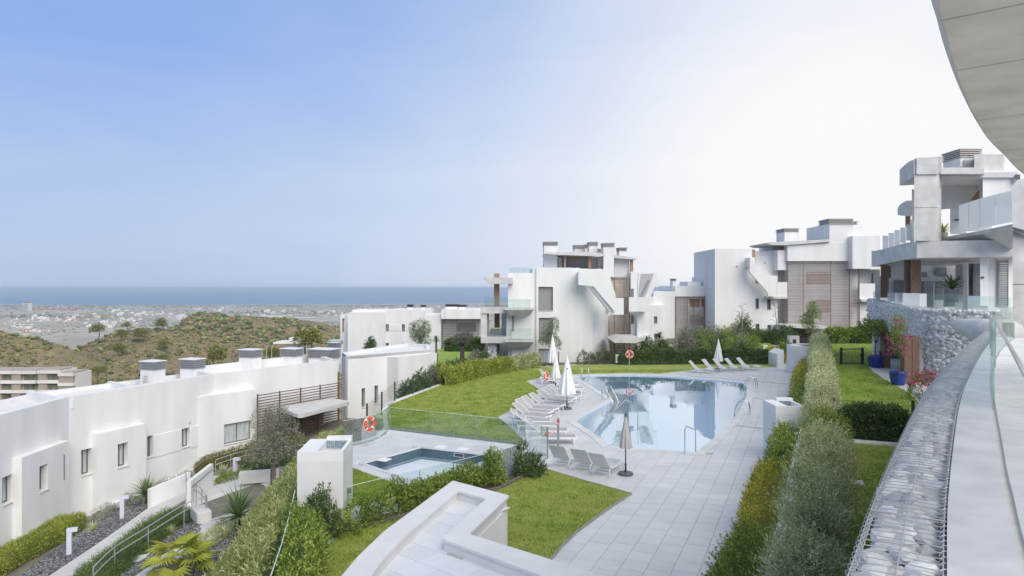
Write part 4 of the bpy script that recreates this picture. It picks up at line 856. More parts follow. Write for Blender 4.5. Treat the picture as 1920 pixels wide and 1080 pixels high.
# ================================================================== buildings on the right behind the garden
def c5(cx, cy): return (1200 + cx * .25, 400 + cy * .25)
def rb(name, m, p, x0, x1, y0, y1, Y, d, bevel=0):
    a, b = c5(x0, y0), c5(x1, y1); return add_box(name, m, p, a[0], b[0], a[1], b[1], Y, d, bevel)
def rpoly(name, m, p, pts, Y, d): return MB().vprism([W(*c5(*q), Y) for q in pts], (0, d, 0)).build(name, m, p)
def build_right():
    Y = 82; t = thing('stepped_white_building', 'lower stepped white building with a pale slatted bay and brown openings', 'apartments', W(1280, 642, Y))
    def wp(x0, x1, y0, y1): a, b = c5(x0, y0), c5(x1, y1); return (a[0], b[0], a[1], b[1])
    a = wp(100, 262, 585, 1010); wallw('wall', STUCCO, t, *a[:4], Y, 9, []); a = wp(66, 196, 690, 1010); wallw('projecting_wall', STUCCO, t, *a, Y - 1, 1, [wp(104, 130, 773, 825), wp(107, 131, 903, 948)], .25)
    rb('wall', STUCCO, t, 66, 105, 625, 1010, Y - .6, 4); rb('wall', STUCCO, t, 262.5, 566, 545, 624, Y, 9); rb('wall', STUCCO, t, 357, 460, 512, 545, Y + .6, 4); chimney(t, *[c5(244, 0)[0], c5(274, 0)[0], c5(0, 489)[1], c5(0, 505)[1], c5(0, 586)[1]], Y + .5, 1.4); chimney(t, c5(499, 0)[0], c5(562, 0)[0], c5(0, 466)[1], c5(0, 484)[1], c5(0, 546)[1], Y + .7, 1.4)
    rb('bay_wall', mat('bay_render', (.74, .72, .70), .9, .05, 1), t, 266, 562, 624.2, 1010, Y + .5, 6)
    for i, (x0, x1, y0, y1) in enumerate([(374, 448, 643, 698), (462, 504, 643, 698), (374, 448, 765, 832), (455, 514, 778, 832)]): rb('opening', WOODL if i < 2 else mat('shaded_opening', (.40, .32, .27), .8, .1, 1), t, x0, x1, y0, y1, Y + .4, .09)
    s = thing('slatted_bay', 'slatted screen with four brown openings on the stepped white building', 'screen', W(1303, 640, Y)); a = wp(264, 563, 622, 972); hl_ = [wp(374, 504, 643, 698)]
    slats(s, a[0], a[1], a[2], a[3], Y - .1, 26, SLATM, [c5(x, 0)[0] for x in (270, 357, 405, 485, 528)], .34, .06, [tuple(wp(374, 504, 641, 700))])
    Y = 78; t = thing('tall_white_building', 'tall white apartment building with a large brown slatted stair screen', 'apartments', W(1400, 640, Y))
    wn = [wp(866, 893, 640, 716), wp(867, 896, 830, 906), wp(953, 982, 645, 720), wp(955, 984, 838, 914)]
    a = wp(562, 1032, 470, 1010); wallw('wall', STUCCO, t, *a, Y, 10, wn, .3); rb('wall', STUCCO, t, 562, 862, 266, 470, Y, 9); rb('wall', STUCCO, t, 866, 1032, 282, 470, Y + 1.2, 8); rb('window', PANE, t, 866, 890, 490, 526, Y - .02, .018)
    rb('wood_panel', WOODL, t, 842, 864, 272, 375, Y - .03, .2)
    rpoly('stair_parapet', STUCCO, t, [(823, 330), (840, 352), (866, 376), (985, 468), (1026, 468), (1026, 626), (962, 622), (955, 590), (823, 440)], Y - 1.6, .3); rb('stair_wall', STUCCO, t, 823, 862, 330, 400, Y - 1.3, 1.3)
    rb('wall', STUCCO, t, 1032.5, 1106, 276, 425, Y, 9); rb('upper_wall', STUCCO, t, 1106.5, 1600, 224, 358, Y - .5, 9); rb('recess_wall', STUCCO2, t, 1032, 1106, 425.3, 1010, Y + 2.2, .3); rb('recess_window', PANE, t, 1086, 1106, 452, 516, Y + 2.1, .09); rb('recess_window', PANE, t, 1086, 1106, 655, 780, Y + 2.1, .09)
    rb('balcony_wall', STUCCO, t, 1028, 1105, 516, 640, Y - .9, .25); rb('balcony_slab', CONCP, t, 960, 1108, 624, 640, Y - 1, 3); 
    rb('stair_tower', STUCCO, t, 1420, 1594, 78, 223, Y - .4, 6); rb('stair_tower', STUCCO, t, 1594.5, 1671, 92, 230, Y + .2, 6)
    for q in ((1083, 1191, 112, 140, 212, 2), (1416, 1598, 40, 79, 80, -.5), (1598, 1630, 60, 84, 95, .5)): chimney(t, c5(q[0], 0)[0], c5(q[1], 0)[0], c5(0, q[2])[1], c5(0, q[3])[1], c5(0, q[4])[1], Y + q[5], 2.5)
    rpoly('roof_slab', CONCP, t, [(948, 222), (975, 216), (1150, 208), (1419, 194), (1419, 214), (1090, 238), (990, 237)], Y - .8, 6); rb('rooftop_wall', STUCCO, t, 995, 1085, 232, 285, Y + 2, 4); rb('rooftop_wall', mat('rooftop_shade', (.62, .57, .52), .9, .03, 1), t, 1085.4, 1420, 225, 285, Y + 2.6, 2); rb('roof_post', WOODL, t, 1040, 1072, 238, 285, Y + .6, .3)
    rb('wall', STUCCO, t, 1594, 1756, 170, 415, Y - 1.4, 7); rb('wall', STUCCO, t, 1702, 1800, 168, 420, Y - .6, 7); rb('recess_wall', STUCCO2, t, 1648, 1760, 420, 1010, Y + 1.4, .4); rb('recess_window', PANE, t, 1738, 1758, 450, 526, Y + 1.3, .09); rb('balcony_wall', STUCCO, t, 1648, 1770, 526, 650, Y - .6, .3); rb('balcony_slab', CONCP, t, 1660, 1800, 645, 662, Y - 1, 3); rb('wall', STUCCO, t, 1650, 1800, 662.4, 1010, Y, .8); rb('wall', STUCCO, t, 1800.5, 1900, 360, 1010, Y - .2, 3)
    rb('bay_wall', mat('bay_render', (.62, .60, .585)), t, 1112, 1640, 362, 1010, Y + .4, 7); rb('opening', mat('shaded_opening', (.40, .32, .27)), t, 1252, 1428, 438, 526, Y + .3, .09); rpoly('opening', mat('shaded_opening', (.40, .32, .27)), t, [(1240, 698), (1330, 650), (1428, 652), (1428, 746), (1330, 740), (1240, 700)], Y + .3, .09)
    s = thing('slatted_stair_screen', 'large brown slatted screen with two openings on the tall white building', 'screen', W(1540, 622, Y)); a = wp(1107, 1600, 358, 890); slats(s, *a, Y - .3, 46, SLATM, [c5(x, 0)[0] for x in (1110, 1227, 1434, 1574)], .34); a = wp(1574, 1644, 416, 890); slats(s, *a, Y - .45, 41, SLATM, [c5(1640, 0)[0]], .34)
    a = wp(1108, 1320, 862, 1010); s2 = thing('slatted_door_screen', 'brown slatted entrance screen under the canopy of the tall white building', 'screen', W(1503, 652, Y)); slats(s2, *a, Y - .2, 13, WOOD, [c5(x, 0)[0] for x in (1170, 1250)], .55)
    rpoly('entrance_canopy', CONCP, t, [(1084, 842), (1110, 834), (1400, 844), (1482, 856), (1470, 868), (1260, 866), (1150, 858)], Y - 3.2, 3)
    for q in ((728, 398), (937, 372), (944, 625), (1062, 826), (1075, 826)): rb('wall_lamp', DARKM, t, q[0] - 5, q[0] + 5, q[1] - 3, q[1] + 3, Y - (.1 if q[0] != 937 else -1.1), .09)
build_right()
# ================================================================== pool deck
GZ = 1.8                                                     # level of the upper garden on the right
pool_px = [(1073, 706), (1124, 703.5), (1180, 703.5), (1240, 705.5), (1315, 711), (1392, 717.5), (1402, 727), (1400, 745), (1387, 772), (1375, 787), (1360, 802), (1340, 822), (1327, 832), (1305, 849), (1182, 840), (1142, 836), (1125, 821), (1077, 790), (1149, 751), (1107, 723)]
POOL = ccw([G2(*p) for p in pool_px])
BABY = ccw([G2(*p) for p in [(681, 869), (790, 839), (935, 856), (791, 907)]])
lawnA = ccw([G2(*p) for p in [(731, 804), (860, 819), (987, 834), (960, 807), (932, 782), (968, 765), (1015, 734), (1000, 724), (986, 715), (1010, 709), (1060, 702), (1180, 699.5), (1240, 700.5), (1290, 694.5), (1320, 691), (1455, 688.5), (1455, 683.5), (1260, 684), (1080, 685), (1005, 689), (920, 703), (830, 722), (731, 760), (727, 780)]])
lawnB = ccw([G2(*p) for p in [(1017, 879), (1100, 904), (1184, 927), (1150, 949), (1120, 970), (1080, 1000), (1052, 1027), (1033, 1050), (1000, 1110), (900, 1250), (640, 1250), (596, 1075), (600, 1030), (640, 1003), (740, 978), (830, 950), (937, 921)]])
lawnC = ccw([G2(*p) for p in [(640, 872), (690, 890), (768, 918), (730, 936), (640, 955)]])
DECK = ccw([G2(*p) for p in [(643, 839), (682, 830), (712, 820), (729, 803), (724, 770), (731, 757), (830, 721), (920, 701), (1005, 687), (1080, 683), (1455, 682), (1462, 668), (1510, 666), (1502, 700), (1478, 783), (1452, 880), (1440, 935), (1385, 1080)]] + [(2.2, 9), (-4.6, 9)] + [(-4.77, 13.2), (-6.0, 18.6), (-6.2, 20.2)])
def tess_holes(outer, holes):
    from mathutils.geometry import tessellate_polygon
    lp = [ccw(outer)] + [ccw(h)[::-1] for h in holes]; vv = [p for l in lp for p in l]; out = []
    for t in tessellate_polygon([[Vector((x, y, 0)) for x, y in l] for l in lp]):
        a = area([vv[i] for i in t])
        if abs(a) > 1e-9: out.append(list(t) if a > 0 else list(reversed(t)))
    return vv, out
def sheet(name, m, outer, holes, z, parent=None):
    vv, ff = tess_holes(outer, holes); me = bpy.data.meshes.new(name); me.from_pydata([(x, y, z) for x, y in vv], [], ff); me.materials.append(m); o = bpy.data.objects.new(name, me); COL.objects.link(o)
    if parent: o.parent = parent
    return o
deck = struct(sheet('pool_deck', GROUT, DECK, [POOL, BABY], -.022))
# tiles: the nearest 300 each a piece of its own, the rest joined
ang = R(-24); U_ = Vector((math.cos(ang), math.sin(ang))); V_ = Vector((-math.sin(ang), math.cos(ang))); TS = .6; GAP = .005
def clip_out(poly, hole, off):
    """keep what lies outside a pool: cut by the pool edges near the tile"""
    c = (sum(p[0] for p in poly) / len(poly), sum(p[1] for p in poly) / len(poly)); best = None
    for i in range(len(hole)):
        a, b = Vector(hole[i]), Vector(hole[(i + 1) % len(hole)]); l = (b - a).length; t = max(0, min(1, (Vector(c) - a).dot(b - a) / (l * l))); d = (Vector(c) - (a + (b - a) * t)).length
        if best is None or d < best[0]: best = (d, a, b, l)
    d, a, b, l = best; n = Vector(((b - a).y, -(b - a).x)) / l * off
    return clip(poly, tuple(b + n), tuple(a + n))
tiles = []
for i in range(-60, 80):
    st = (i * .37) % 1 * TS
    for j in range(5, 140):
        o = U_ * (i * TS) + V_ * (j * TS + st); q = [o + U_ * GAP + V_ * GAP, o + U_ * (TS - GAP) + V_ * GAP, o + U_ * (TS - GAP) + V_ * (TS - GAP), o + U_ * GAP + V_ * (TS - GAP)]; q = [(p.x, p.y) for p in q]
        c = ((q[0][0] + q[2][0]) / 2, (q[0][1] + q[2][1]) / 2)
        if c[1] < 12 or abs(c[0] / c[1]) > .85 or not inside(c, DECK): continue
        if any(all(inside(p, l) for p in q) for l in (lawnA, lawnB, lawnC)): continue
        for hole, off in ((POOL, .16), (BABY, .12)):
            ins = [inside(p, hole) for p in q]
            if all(ins): q = None; break
            if any(ins) or inside(c, hole) or min((Vector(c) - Vector(h)).length for h in hole) < .5: q = clip_out(q, hole, off)
            if len(q) < 3: q = None; break
        if not q: continue
        hidden = c[1] < 16.5 and c[0] < 1.0 + (c[1] - 12) * .05
        tiles.append((c[1] + (1000 if hidden or any(inside(c, l) for l in (lawnA, lawnB, lawnC)) else 0), q))
tiles.sort(key=lambda t: t[0]); rest = MB()
for k, (_, q) in enumerate(tiles):
    if k < 298: MB().prism(q, -.021, random.uniform(-.0012, .0012)).build('deck_tile', TILE, deck)
    else: rest.prism(q, -.021, random.uniform(-.0012, .0012))
stuff(rest.build('far_deck_tiles', TILE, deck))
# lawns
LAWNM = mat('lawn_green', (.28, .37, .06), .9, .35, 1.6, .9, 70, bdist=.03, col2=(.39, .40, .12), c2amt=.7, c2scale=.55, detail=9)
LAWNF = mat('far_lawn_green', (.26, .39, .055), .9, .3, .8, .6, 30, bdist=.03, col2=(.32, .38, .07), c2amt=.6, c2scale=.3)
def lawn(name, poly, z0, z1, m): return struct(MB().prism(poly, z0, z1).build(name, m))
lawn('main_lawn', lawnA, -.02, .035, LAWNM); lawn('terrace_lawn', lawnB, -.02, .035, LAWNM); lawn('corner_lawn', lawnC, -.02, .035, LAWNM)
BLADE = leafmat('grass_blades', (.13, .19, .02), (.22, .29, .045), (.34, .33, .10), trans=.3, big=.6)
def blades(name, poly, n, z, hgt, ymax=99, w=.22):
    xs = [p[0] for p in poly]; ys = [p[1] for p in poly]; Q = []
    k = 0
    while k < n:
        c = np.stack([RNG.uniform(min(xs), max(xs), 4000), RNG.uniform(min(ys), min(ymax, max(ys)), 4000)], 1)
        keep = [p for p in c if inside(p, poly) and RNG.uniform() < min(1, (19 / p[1]) ** 1.2)]; Q += keep; k += len(keep)
    Q = np.array(Q[:n]); P = np.concatenate([Q, np.full((len(Q), 1), z)], 1); D = np.array([0, 0, 1.]) + rnd_unit(len(Q)) * .75
    D[:, 2] = np.abs(D[:, 2]) + .15; return stuff(leaves(name, P, D, hgt * RNG.uniform(.5, 1.3, len(Q)), w, BLADE))
blades('grass', lawnB, 60000, .03, .06); blades('grass', lawnC, 14000, .03, .06); blades('grass', lawnA, 60000, .03, .075, 55, .3)
# dark edging strips and the soil beds along the lawns
EDGE = mat('grey_edging', (.30, .30, .295), .8, .15, 5)
def edging(pts, w=.055, z=.045): 
    m = MB()
    for i in range(len(pts) - 1): bar(m, (*pts[i], z - .03), (*pts[i + 1], z - .03), w, .07)
    return tag(m.build('lawn_edging', EDGE), kind='structure')
edging([G2(*p) for p in [(731, 804.5), (860, 819.5), (987, 834.5)]], .16); edging([G2(*p) for p in [(1017, 879), (1100, 904), (1184, 927), (1150, 949), (1120, 970), (1080, 1000), (1052, 1027), (1033, 1050)]]); edging([G2(*p) for p in [(987, 834), (960, 807), (932, 782)]], .06)
for pts in ([(640, 1001), (740, 976), (830, 948), (937, 919), (1017, 877)], ):
    Pp = [G2(*p) for p in pts]; m = MB(); m.prism(Pp + offset(Pp, .55, False)[::-1], -.02, .05); struct(m.build('planting_bed', SOIL))
    m = MB()
    for i in range(len(Pp) - 1): bar(m, (*Pp[i], .06), (*Pp[i + 1], .06), .1, .12)
    struct(m.build('bed_kerb', mat('timber_edge', (.16, .14, .11), .8, .2, 6)))
bs = [G2(*p) for p in [(596, 1080), (600, 1030), (640, 1003)]]; struct(MB().prism(bs + [(b[0] - .9, b[1]) for b in bs][::-1], -.02, .06).build('planting_bed', SOIL))
# ------------------------------------------------------------------ pools
def poolmat(name, c1, c2, c3):
    m = bpy.data.materials.new(name); m.use_nodes = True; n = m.node_tree.nodes; l = m.node_tree.links; b = n['Principled BSDF']; g = n.new('ShaderNodeNewGeometry')
    br = n.new('ShaderNodeTexBrick'); br.inputs['Scale'].default_value = 1; br.offset = 0; br.inputs['Brick Width'].default_value = .05; br.inputs['Row Height'].default_value = .05; br.inputs['Mortar Size'].default_value = .004; br.inputs['Color1'].default_value = (*c1, 1); br.inputs['Color2'].default_value = (*c2, 1); br.inputs['Mortar'].default_value = (*c3, 1)
    mp = n.new('ShaderNodeMapping'); mp.inputs['Rotation'].default_value = (R(90), 0, R(20)); l.new(g.outputs['Position'], mp.inputs[0]); l.new(mp.outputs[0], br.inputs['Vector']); l.new(br.outputs[0], b.inputs['Base Color']); b.inputs['Roughness'].default_value = .2; return m
MOS = poolmat('blue_pool_mosaic', (.46, .68, .86), (.56, .76, .92), (.62, .75, .86)); MOSD = poolmat('dark_teal_mosaic', (.012, .05, .09), (.05, .12, .17), (.16, .20, .22))
def watermat(name, tint, ior, refl):
    m = bpy.data.materials.new(name); m.use_nodes = True; n = m.node_tree.nodes; l = m.node_tree.links; n.remove(n['Principled BSDF'])
    t = n.new('ShaderNodeBsdfTransparent'); t.inputs[0].default_value = (*tint, 1); gl = n.new('ShaderNodeBsdfGlossy'); gl.inputs['Roughness'].default_value = .008; lw = n.new('ShaderNodeLayerWeight'); lw.inputs[0].default_value = .5; fr = n.new('ShaderNodeMath'); fr.operation = 'POWER'; fr.inputs[1].default_value = ior; l.new(lw.outputs['Facing'], fr.inputs[0]); gl.inputs[0].default_value = (.90, .94, 1, 1)
    g = n.new('ShaderNodeNewGeometry'); tx = n.new('ShaderNodeTexNoise'); tx.inputs['Scale'].default_value = 1.1; tx.inputs['Detail'].default_value = 3; l.new(g.outputs['Position'], tx.inputs[0]); bp = n.new('ShaderNodeBump'); bp.inputs['Strength'].default_value = .03; bp.inputs['Distance'].default_value = .1; l.new(tx.outputs[0], bp.inputs['Height']); l.new(bp.outputs[0], gl.inputs['Normal'])
    mx = n.new('ShaderNodeMixShader'); l.new(fr.outputs[0], mx.inputs[0]); l.new(t.outputs[0], mx.inputs[1]); l.new(gl.outputs[0], mx.inputs[2]); l.new(mx.outputs[0], n['Material Output'].inputs[0]); return m
WATER = watermat('pool_water', (.88, .97, 1), 1.5, 1); WATERB = watermat('still_clear_water', (.97, .99, .99), 4.5, 1)
def pool(label, poly, depth, wz, mos, floor_m, wmat, cw, coping_m):
    t = struct(thing('swimming_pool', label, 'pool', (*poly[0], 0))); n = len(poly); m = MB()
    for i in range(n):
        a, b = poly[i], poly[(i + 1) % n]; m.add([(*a, -depth), (*b, -depth), (*b, -.01), (*a, -.01)], [(0, 1, 2, 3)])
    m.build('pool_wall', mos, t); sheet('pool_floor', floor_m, poly, [], -depth); o = COL.objects[-1]; struct(o)
    struct(sheet('pool_water', wmat, offset(poly, -.002), [], wz))
    out = offset(poly, -cw)
    for i in range(n):
        a, b, c, d = Vector(poly[i]), Vector(poly[(i + 1) % n]), Vector(out[(i + 1) % n]), Vector(out[i]); L_ = (b - a).length; k = max(1, round(L_ / .6)); inn = .03
        tn = (b - a).normalized(); nn = Vector((-tn.y, tn.x)) * inn
        for j in range(k):
            f0 = j / k + (.004 / L_ if j else .0); f1 = (j + 1) / k - (.004 / L_ if j < k - 1 else 0)
            MB().prism([a + (b - a) * f0 + nn, a + (b - a) * f1 + nn, d + (c - d) * f1, d + (c - d) * f0], -.02, .022).build('coping_stone', coping_m, t)
    return t
pool('large angular swimming pool with pale stone coping and glassy still water', POOL, 1.35, -.045, MOS, MOS, WATER, .36, COPE)
pool('small shallow paddling pool lined with dark blue mosaic behind the glass fence', BABY, .50, -.20, MOSD, mat('paddling_pool_floor', (.86, .86, .86), .4, .03, 2), WATERB, .13, TILE)
m = MB(); f = Facade(G(790, 839)[:2], G(935, 856)[:2]); u = f.sY(861)[0]; f.box(m, u - .25, u + .25, -.22, -.05, .0, .02); sk = m.build('skimmer_frame', STEEL); tag(sk, 'steel skimmer opening in the dark mosaic edge of the paddling pool', 'pool skimmer')
m = MB(); f.box(m, u - .2, u + .2, -.19, -.08, .021, .03); m.build('opening', DARKM, sk)
# access hatches let into the paving
for px, py in [(826, 838), (868, 842), (720, 862)]:
    x, y = G2(px, py); MB().cbox((x, y, .003), (.45, .45, .014), ang).build('hatch_plate', WPAINT, deck)
m = MB()
for a, b in (((1372, 797), (1452, 806)), ((1392, 745), (1463, 752)), ((1290, 705), (1500, 722))): bar(m, (*G2(*a), .004), (*G2(*b), .004), .2, .016)
m.build('drain_channel', mat('drain_stone', (.40, .40, .40), .6, .1, 4), deck)

# ================================================================== upper garden on the right
edge = [(5.35, 15.7), (9.84, 25), (22.9, 53)]
E0 = [(2.6, 10)] + edge + [(27.5, 63)]
in_ = offset(E0, -.95, False); in2 = offset(E0, -1.15, False)
t = thing('garden_wall', 'white garden retaining wall hidden behind the shrubs at the deck edge', 'wall', (*in_[0], 0)); MB().prism(in_ + in2[::-1], -.3, GZ + .12).build('wall', STUCCO, t)
struct(MB().prism(E0 + in_[::-1], -.3, .04).build('planting_bed', SOIL))
m = MB(); m.prism(E0 + offset(E0, -.13, False)[::-1], -.02, .10); struct(m.build('bed_kerb', CONCP))
garden = in2 + [(38, 78), (70, 78), (60, 30), (14, 6), (5, 4)]
struct(MB().prism(garden, -.4, GZ - .03).build('upper_garden_soil', SOIL))
def Gg(px, py, dz=0): return G2(px, py, GZ + dz)
lg1 = [Gg(1577, 832), Gg(1582, 870), Gg(1581, 960), Gg(1555, 1078), (4.9, 10.3), (3.6, 7.5), (6, 7), Gg(1650, 1000, 0), Gg(1720, 836)]
lg2 = [Gg(1549, 645), Gg(1556, 690), Gg(1562, 760), Gg(1566, 775), Gg(1735, 775), Gg(1722, 757), Gg(1706, 740), Gg(1685, 727), Gg(1655, 710), Gg(1636, 697), Gg(1629, 688), Gg(1632, 668), Gg(1655, 655), Gg(1655, 645)]
lawn('garden_lawn', ccw(lg1), GZ - .03, GZ + .02, LAWNM); lawn('garden_lawn', ccw(lg2), GZ - .03, GZ + .02, LAWNF)
blades('grass', ccw(lg1), 32000, GZ + .015, .055); blades('grass', ccw(lg2), 26000, GZ + .015, .07, 60, .35)
gs = [Gg(1566, 822), Gg(1690, 832), Gg(1692, 840), Gg(1566, 830)]; struct(MB().prism(ccw(gs), GZ - .03, GZ + .03).build('white_gravel_strip', GRAVW))
pth = [Gg(1629, 688), Gg(1636, 697), Gg(1655, 710), Gg(1685, 727), Gg(1706, 740), Gg(1722, 757), Gg(1735, 775), (24.2, 27.8), (27, 30), (33, 46), Gg(1660, 670), Gg(1640, 676)]
struct(MB().prism(ccw(pth), GZ - .03, GZ + .035).build('patio_path', PAVE))
for i, ((px, py, w, d), lab) in enumerate(zip([(1597, 907, .55, .4), (1584, 962, .28, .25), (1570, 756, .3, .3)], ['pale square stepping stone on the lawn beside the grey-green hedge', 'small pale stone at the soil edge below the stepping stone', 'small pale stone on the far lawn by the mesh fence'])):
    x, y = Gg(px, py); tag(MB().cbox((x, y, GZ + .035), (w, d, .05), -.35).build('stepping_stone', CONCP, bevel=.01), lab, 'stepping stone')
# ground behind the far hedges
struct(MB().prism(ccw([(5.5, 59.3), (37, 59), (60, 79), (60, 95), (-3, 95), (-3, 62)]), -.6, lambda x, y: -.05 + max(0, (y - 60)) * .03).build('back_garden_ground', mat('earth_bed', (.20, .17, .12), .95, .4, 1.5, .6, 20, col2=(.10, .12, .05), c2amt=.8, c2scale=.4)))
lawn('far_green_lawn', ccw([G2(1418, 645, .35), G2(1440, 644, .35), G2(1462, 664, .2), G2(1424, 664, .2)]), .1, .55, LAWNF)
struct(MB().prism(ccw([G2(*p, -2.2) for p in [(818, 655), (905, 650), (960, 655), (960, 700), (830, 690), (818, 676)]]), -3, -2.2).build('lower_lawn', LAWNF))
# retaining wall under the left edge of the deck
rw = [(-4.4, 9), (-4.77, 13.2), (-6.0, 18.6), (-6.2, 20.2), G2(643, 839), G2(682, 830), G2(712, 820), G2(729, 803), G2(724, 770), G2(731, 757), G2(830, 721), G2(920, 701)]
t = thing('deck_retaining_wall', 'white retaining wall under the left edge of the pool deck', 'wall', (*rw[3], -6)); MB().prism([tuple(p) for p in rw] + offset(rw, .22, False)[::-1], -7, .06).build('wall', STUCCO, t)

# ================================================================== sloping garden on the left
GS = mat('garden_earth', (.17, .145, .11), .95, .4, 3, .6, 25, col2=(.26, .25, .23), c2amt=.5, c2scale=1.2)
def zs(X, Y): return zl(X, Y)
def gl_fn(u, v):
    Y = 12 + 40 * v; x0 = -31; x1 = -4.3 if Y < 13 else -4.9 - (Y - 13) * .19 if Y < 19 else -6.2 - (Y - 20) * .12 if Y < 28 else -7.3
    X = x0 + (x1 - x0) * u; return (X, Y, zs(X, Y) - .06)
struct(MB().grid(gl_fn, 40, 50).build('sloping_garden', GS, smooth=True))
def gpoly(name, px, m, dz, th=.15): 
    P = [GL(*p) for p in px]; pl = ccw([p[:2] for p in P]); return struct(MB().prism(pl, lambda x, y: zs(x, y) - th, lambda x, y: zs(x, y) + dz).build(name, m))
gpoly('garden_path', [(90, 1082), (180, 1022), (240, 980), (284, 948), (310, 925), (345, 905), (368, 915), (352, 935), (300, 965), (230, 1015), (145, 1082), (120, 1110), (40, 1110)], PAVE, .02)
gpoly('plaza', [(352, 930), (388, 912), (402, 892), (448, 893), (470, 905), (515, 905), (560, 890), (560, 935), (500, 960), (440, 985), (392, 992), (372, 980), (345, 950)], PAVE, .03)
gpoly('garden_path', [(375, 985), (425, 985), (420, 1005), (370, 1018), (330, 1040), (250, 1090), (210, 1090), (300, 1040), (350, 1010)], PAVE, .01)
gpoly('gravel_strip', [(30, 1085), (120, 1020), (172, 985), (232, 940), (285, 918), (300, 925), (280, 948), (238, 980), (178, 1022), (88, 1082)], GRAVD, .0)
gpoly('gravel_strip', [(330, 1085), (368, 1040), (405, 1010), (440, 1000), (440, 1085)], GRAVD, .0)
gpoly('mulch_strip', [(215, 1085), (262, 1040), (330, 985), (368, 980), (378, 995), (345, 1015), (290, 1050), (245, 1085)], mat('brown_mulch', (.20, .165, .125), .95, .5, 30, .8, 40, col2=(.34, .33, .31), c2amt=.5, c2scale=6), .0)
# loose chippings on the gravel so that the strips are not flat
def chips(poly_px, n, m, s):
    P = [GL(*p) for p in poly_px]; pl = ccw([p[:2] for p in P]); xs = [p[0] for p in pl]; ys = [p[1] for p in pl]; out = []
    while len(out) < n:
        x, y = RNG.uniform(min(xs), max(xs)), RNG.uniform(min(ys), max(ys))
        if inside((x, y), pl): out.append((x, y, zs(x, y) + .01))
    stuff(blobs('gravel', out, RNG.uniform(s * .6, s * 1.4, n), m, .5))
CH = leafmat('slate_chips', (.06, .065, .07), (.16, .17, .18), (.34, .35, .36), trans=0, rough=.7, big=.1)
chips([(30, 1085), (120, 1020), (172, 985), (232, 940), (285, 918), (300, 925), (280, 948), (238, 980), (178, 1022), (88, 1082)], 5000, CH, .045); chips([(330, 1085), (368, 1040), (405, 1010), (440, 1000), (440, 1085)], 3000, CH, .045); chips([(215, 1085), (262, 1040), (330, 985), (368, 980), (378, 995), (345, 1015), (290, 1050), (245, 1085)], 1600, CH, .035)
# ================================================================== tiled terrace roof in front
KZ, KF = 1.75, 1.50
Ko = [G2(849, 901, KZ), G2(955, 929, KZ), G2(880, 1001, KZ), G2(1132, 1080, KZ)]
far_ = (4.97, 9.0)
left = [G2(849, 901, KZ), G2(785, 948, KZ), G2(720, 996, KZ), G2(670, 1044, KZ), G2(640, 1080, KZ), (-3.0, 10.5), (-2.9, 9.0)]
Kout = [tuple(far_)] + [Ko[2], Ko[1], Ko[0]] + left[1:]
Kin_pts = [G2(1190 * .25 + 720, 1080 * .25 + 810, KZ), G2(829, 1010, KZ), G2(911, 935, KZ), G2(859, 920, KZ), G2(795, 975, KZ), G2(753, 1012, KZ), G2(720, 1047, KZ), G2(695, 1080, KZ)]
Kin = [(3.1, 9.4)] + Kin_pts[1:] + [(-2.35, 10.5), (-2.3, 9.4)]
terr = thing('tiled_roof_terrace', 'white walled roof terrace with pale square tiles in the foreground', 'terrace', (0, 12, 0))
MB().prism(offset(ccw(Kout), .04), -.3, KF - .06).build('terrace_wall', STUCCO2, terr)
COP = mat('white_coping', (.74, .735, .72), .7, .04, 1.5, .2, 40, bdist=.003, col2=(.60, .59, .57), c2amt=.5, c2scale=1.4)
def ringsheet(name, m, outer, inner, z0, z1, parent):
    b = base_of(parent); vv, ff = tess_holes(outer, [inner]); n = len(vv); no = len(outer)
    V3 = [(x - b[0], y - b[1], z1 - b[2]) for x, y in vv] + [(x - b[0], y - b[1], z0 - b[2]) for x, y in vv]; F3 = list(ff)
    for lo, hi in ((0, no), (no, n)):
        for i in range(lo, hi): j = i + 1 if i + 1 < hi else lo; F3.append([j, i, n + i, n + j][::-1])
    me = bpy.data.meshes.new(name); me.from_pydata(V3, [], F3); me.materials.append(m); o = bpy.data.objects.new(name, me); COL.objects.link(o); o.parent = parent; return o
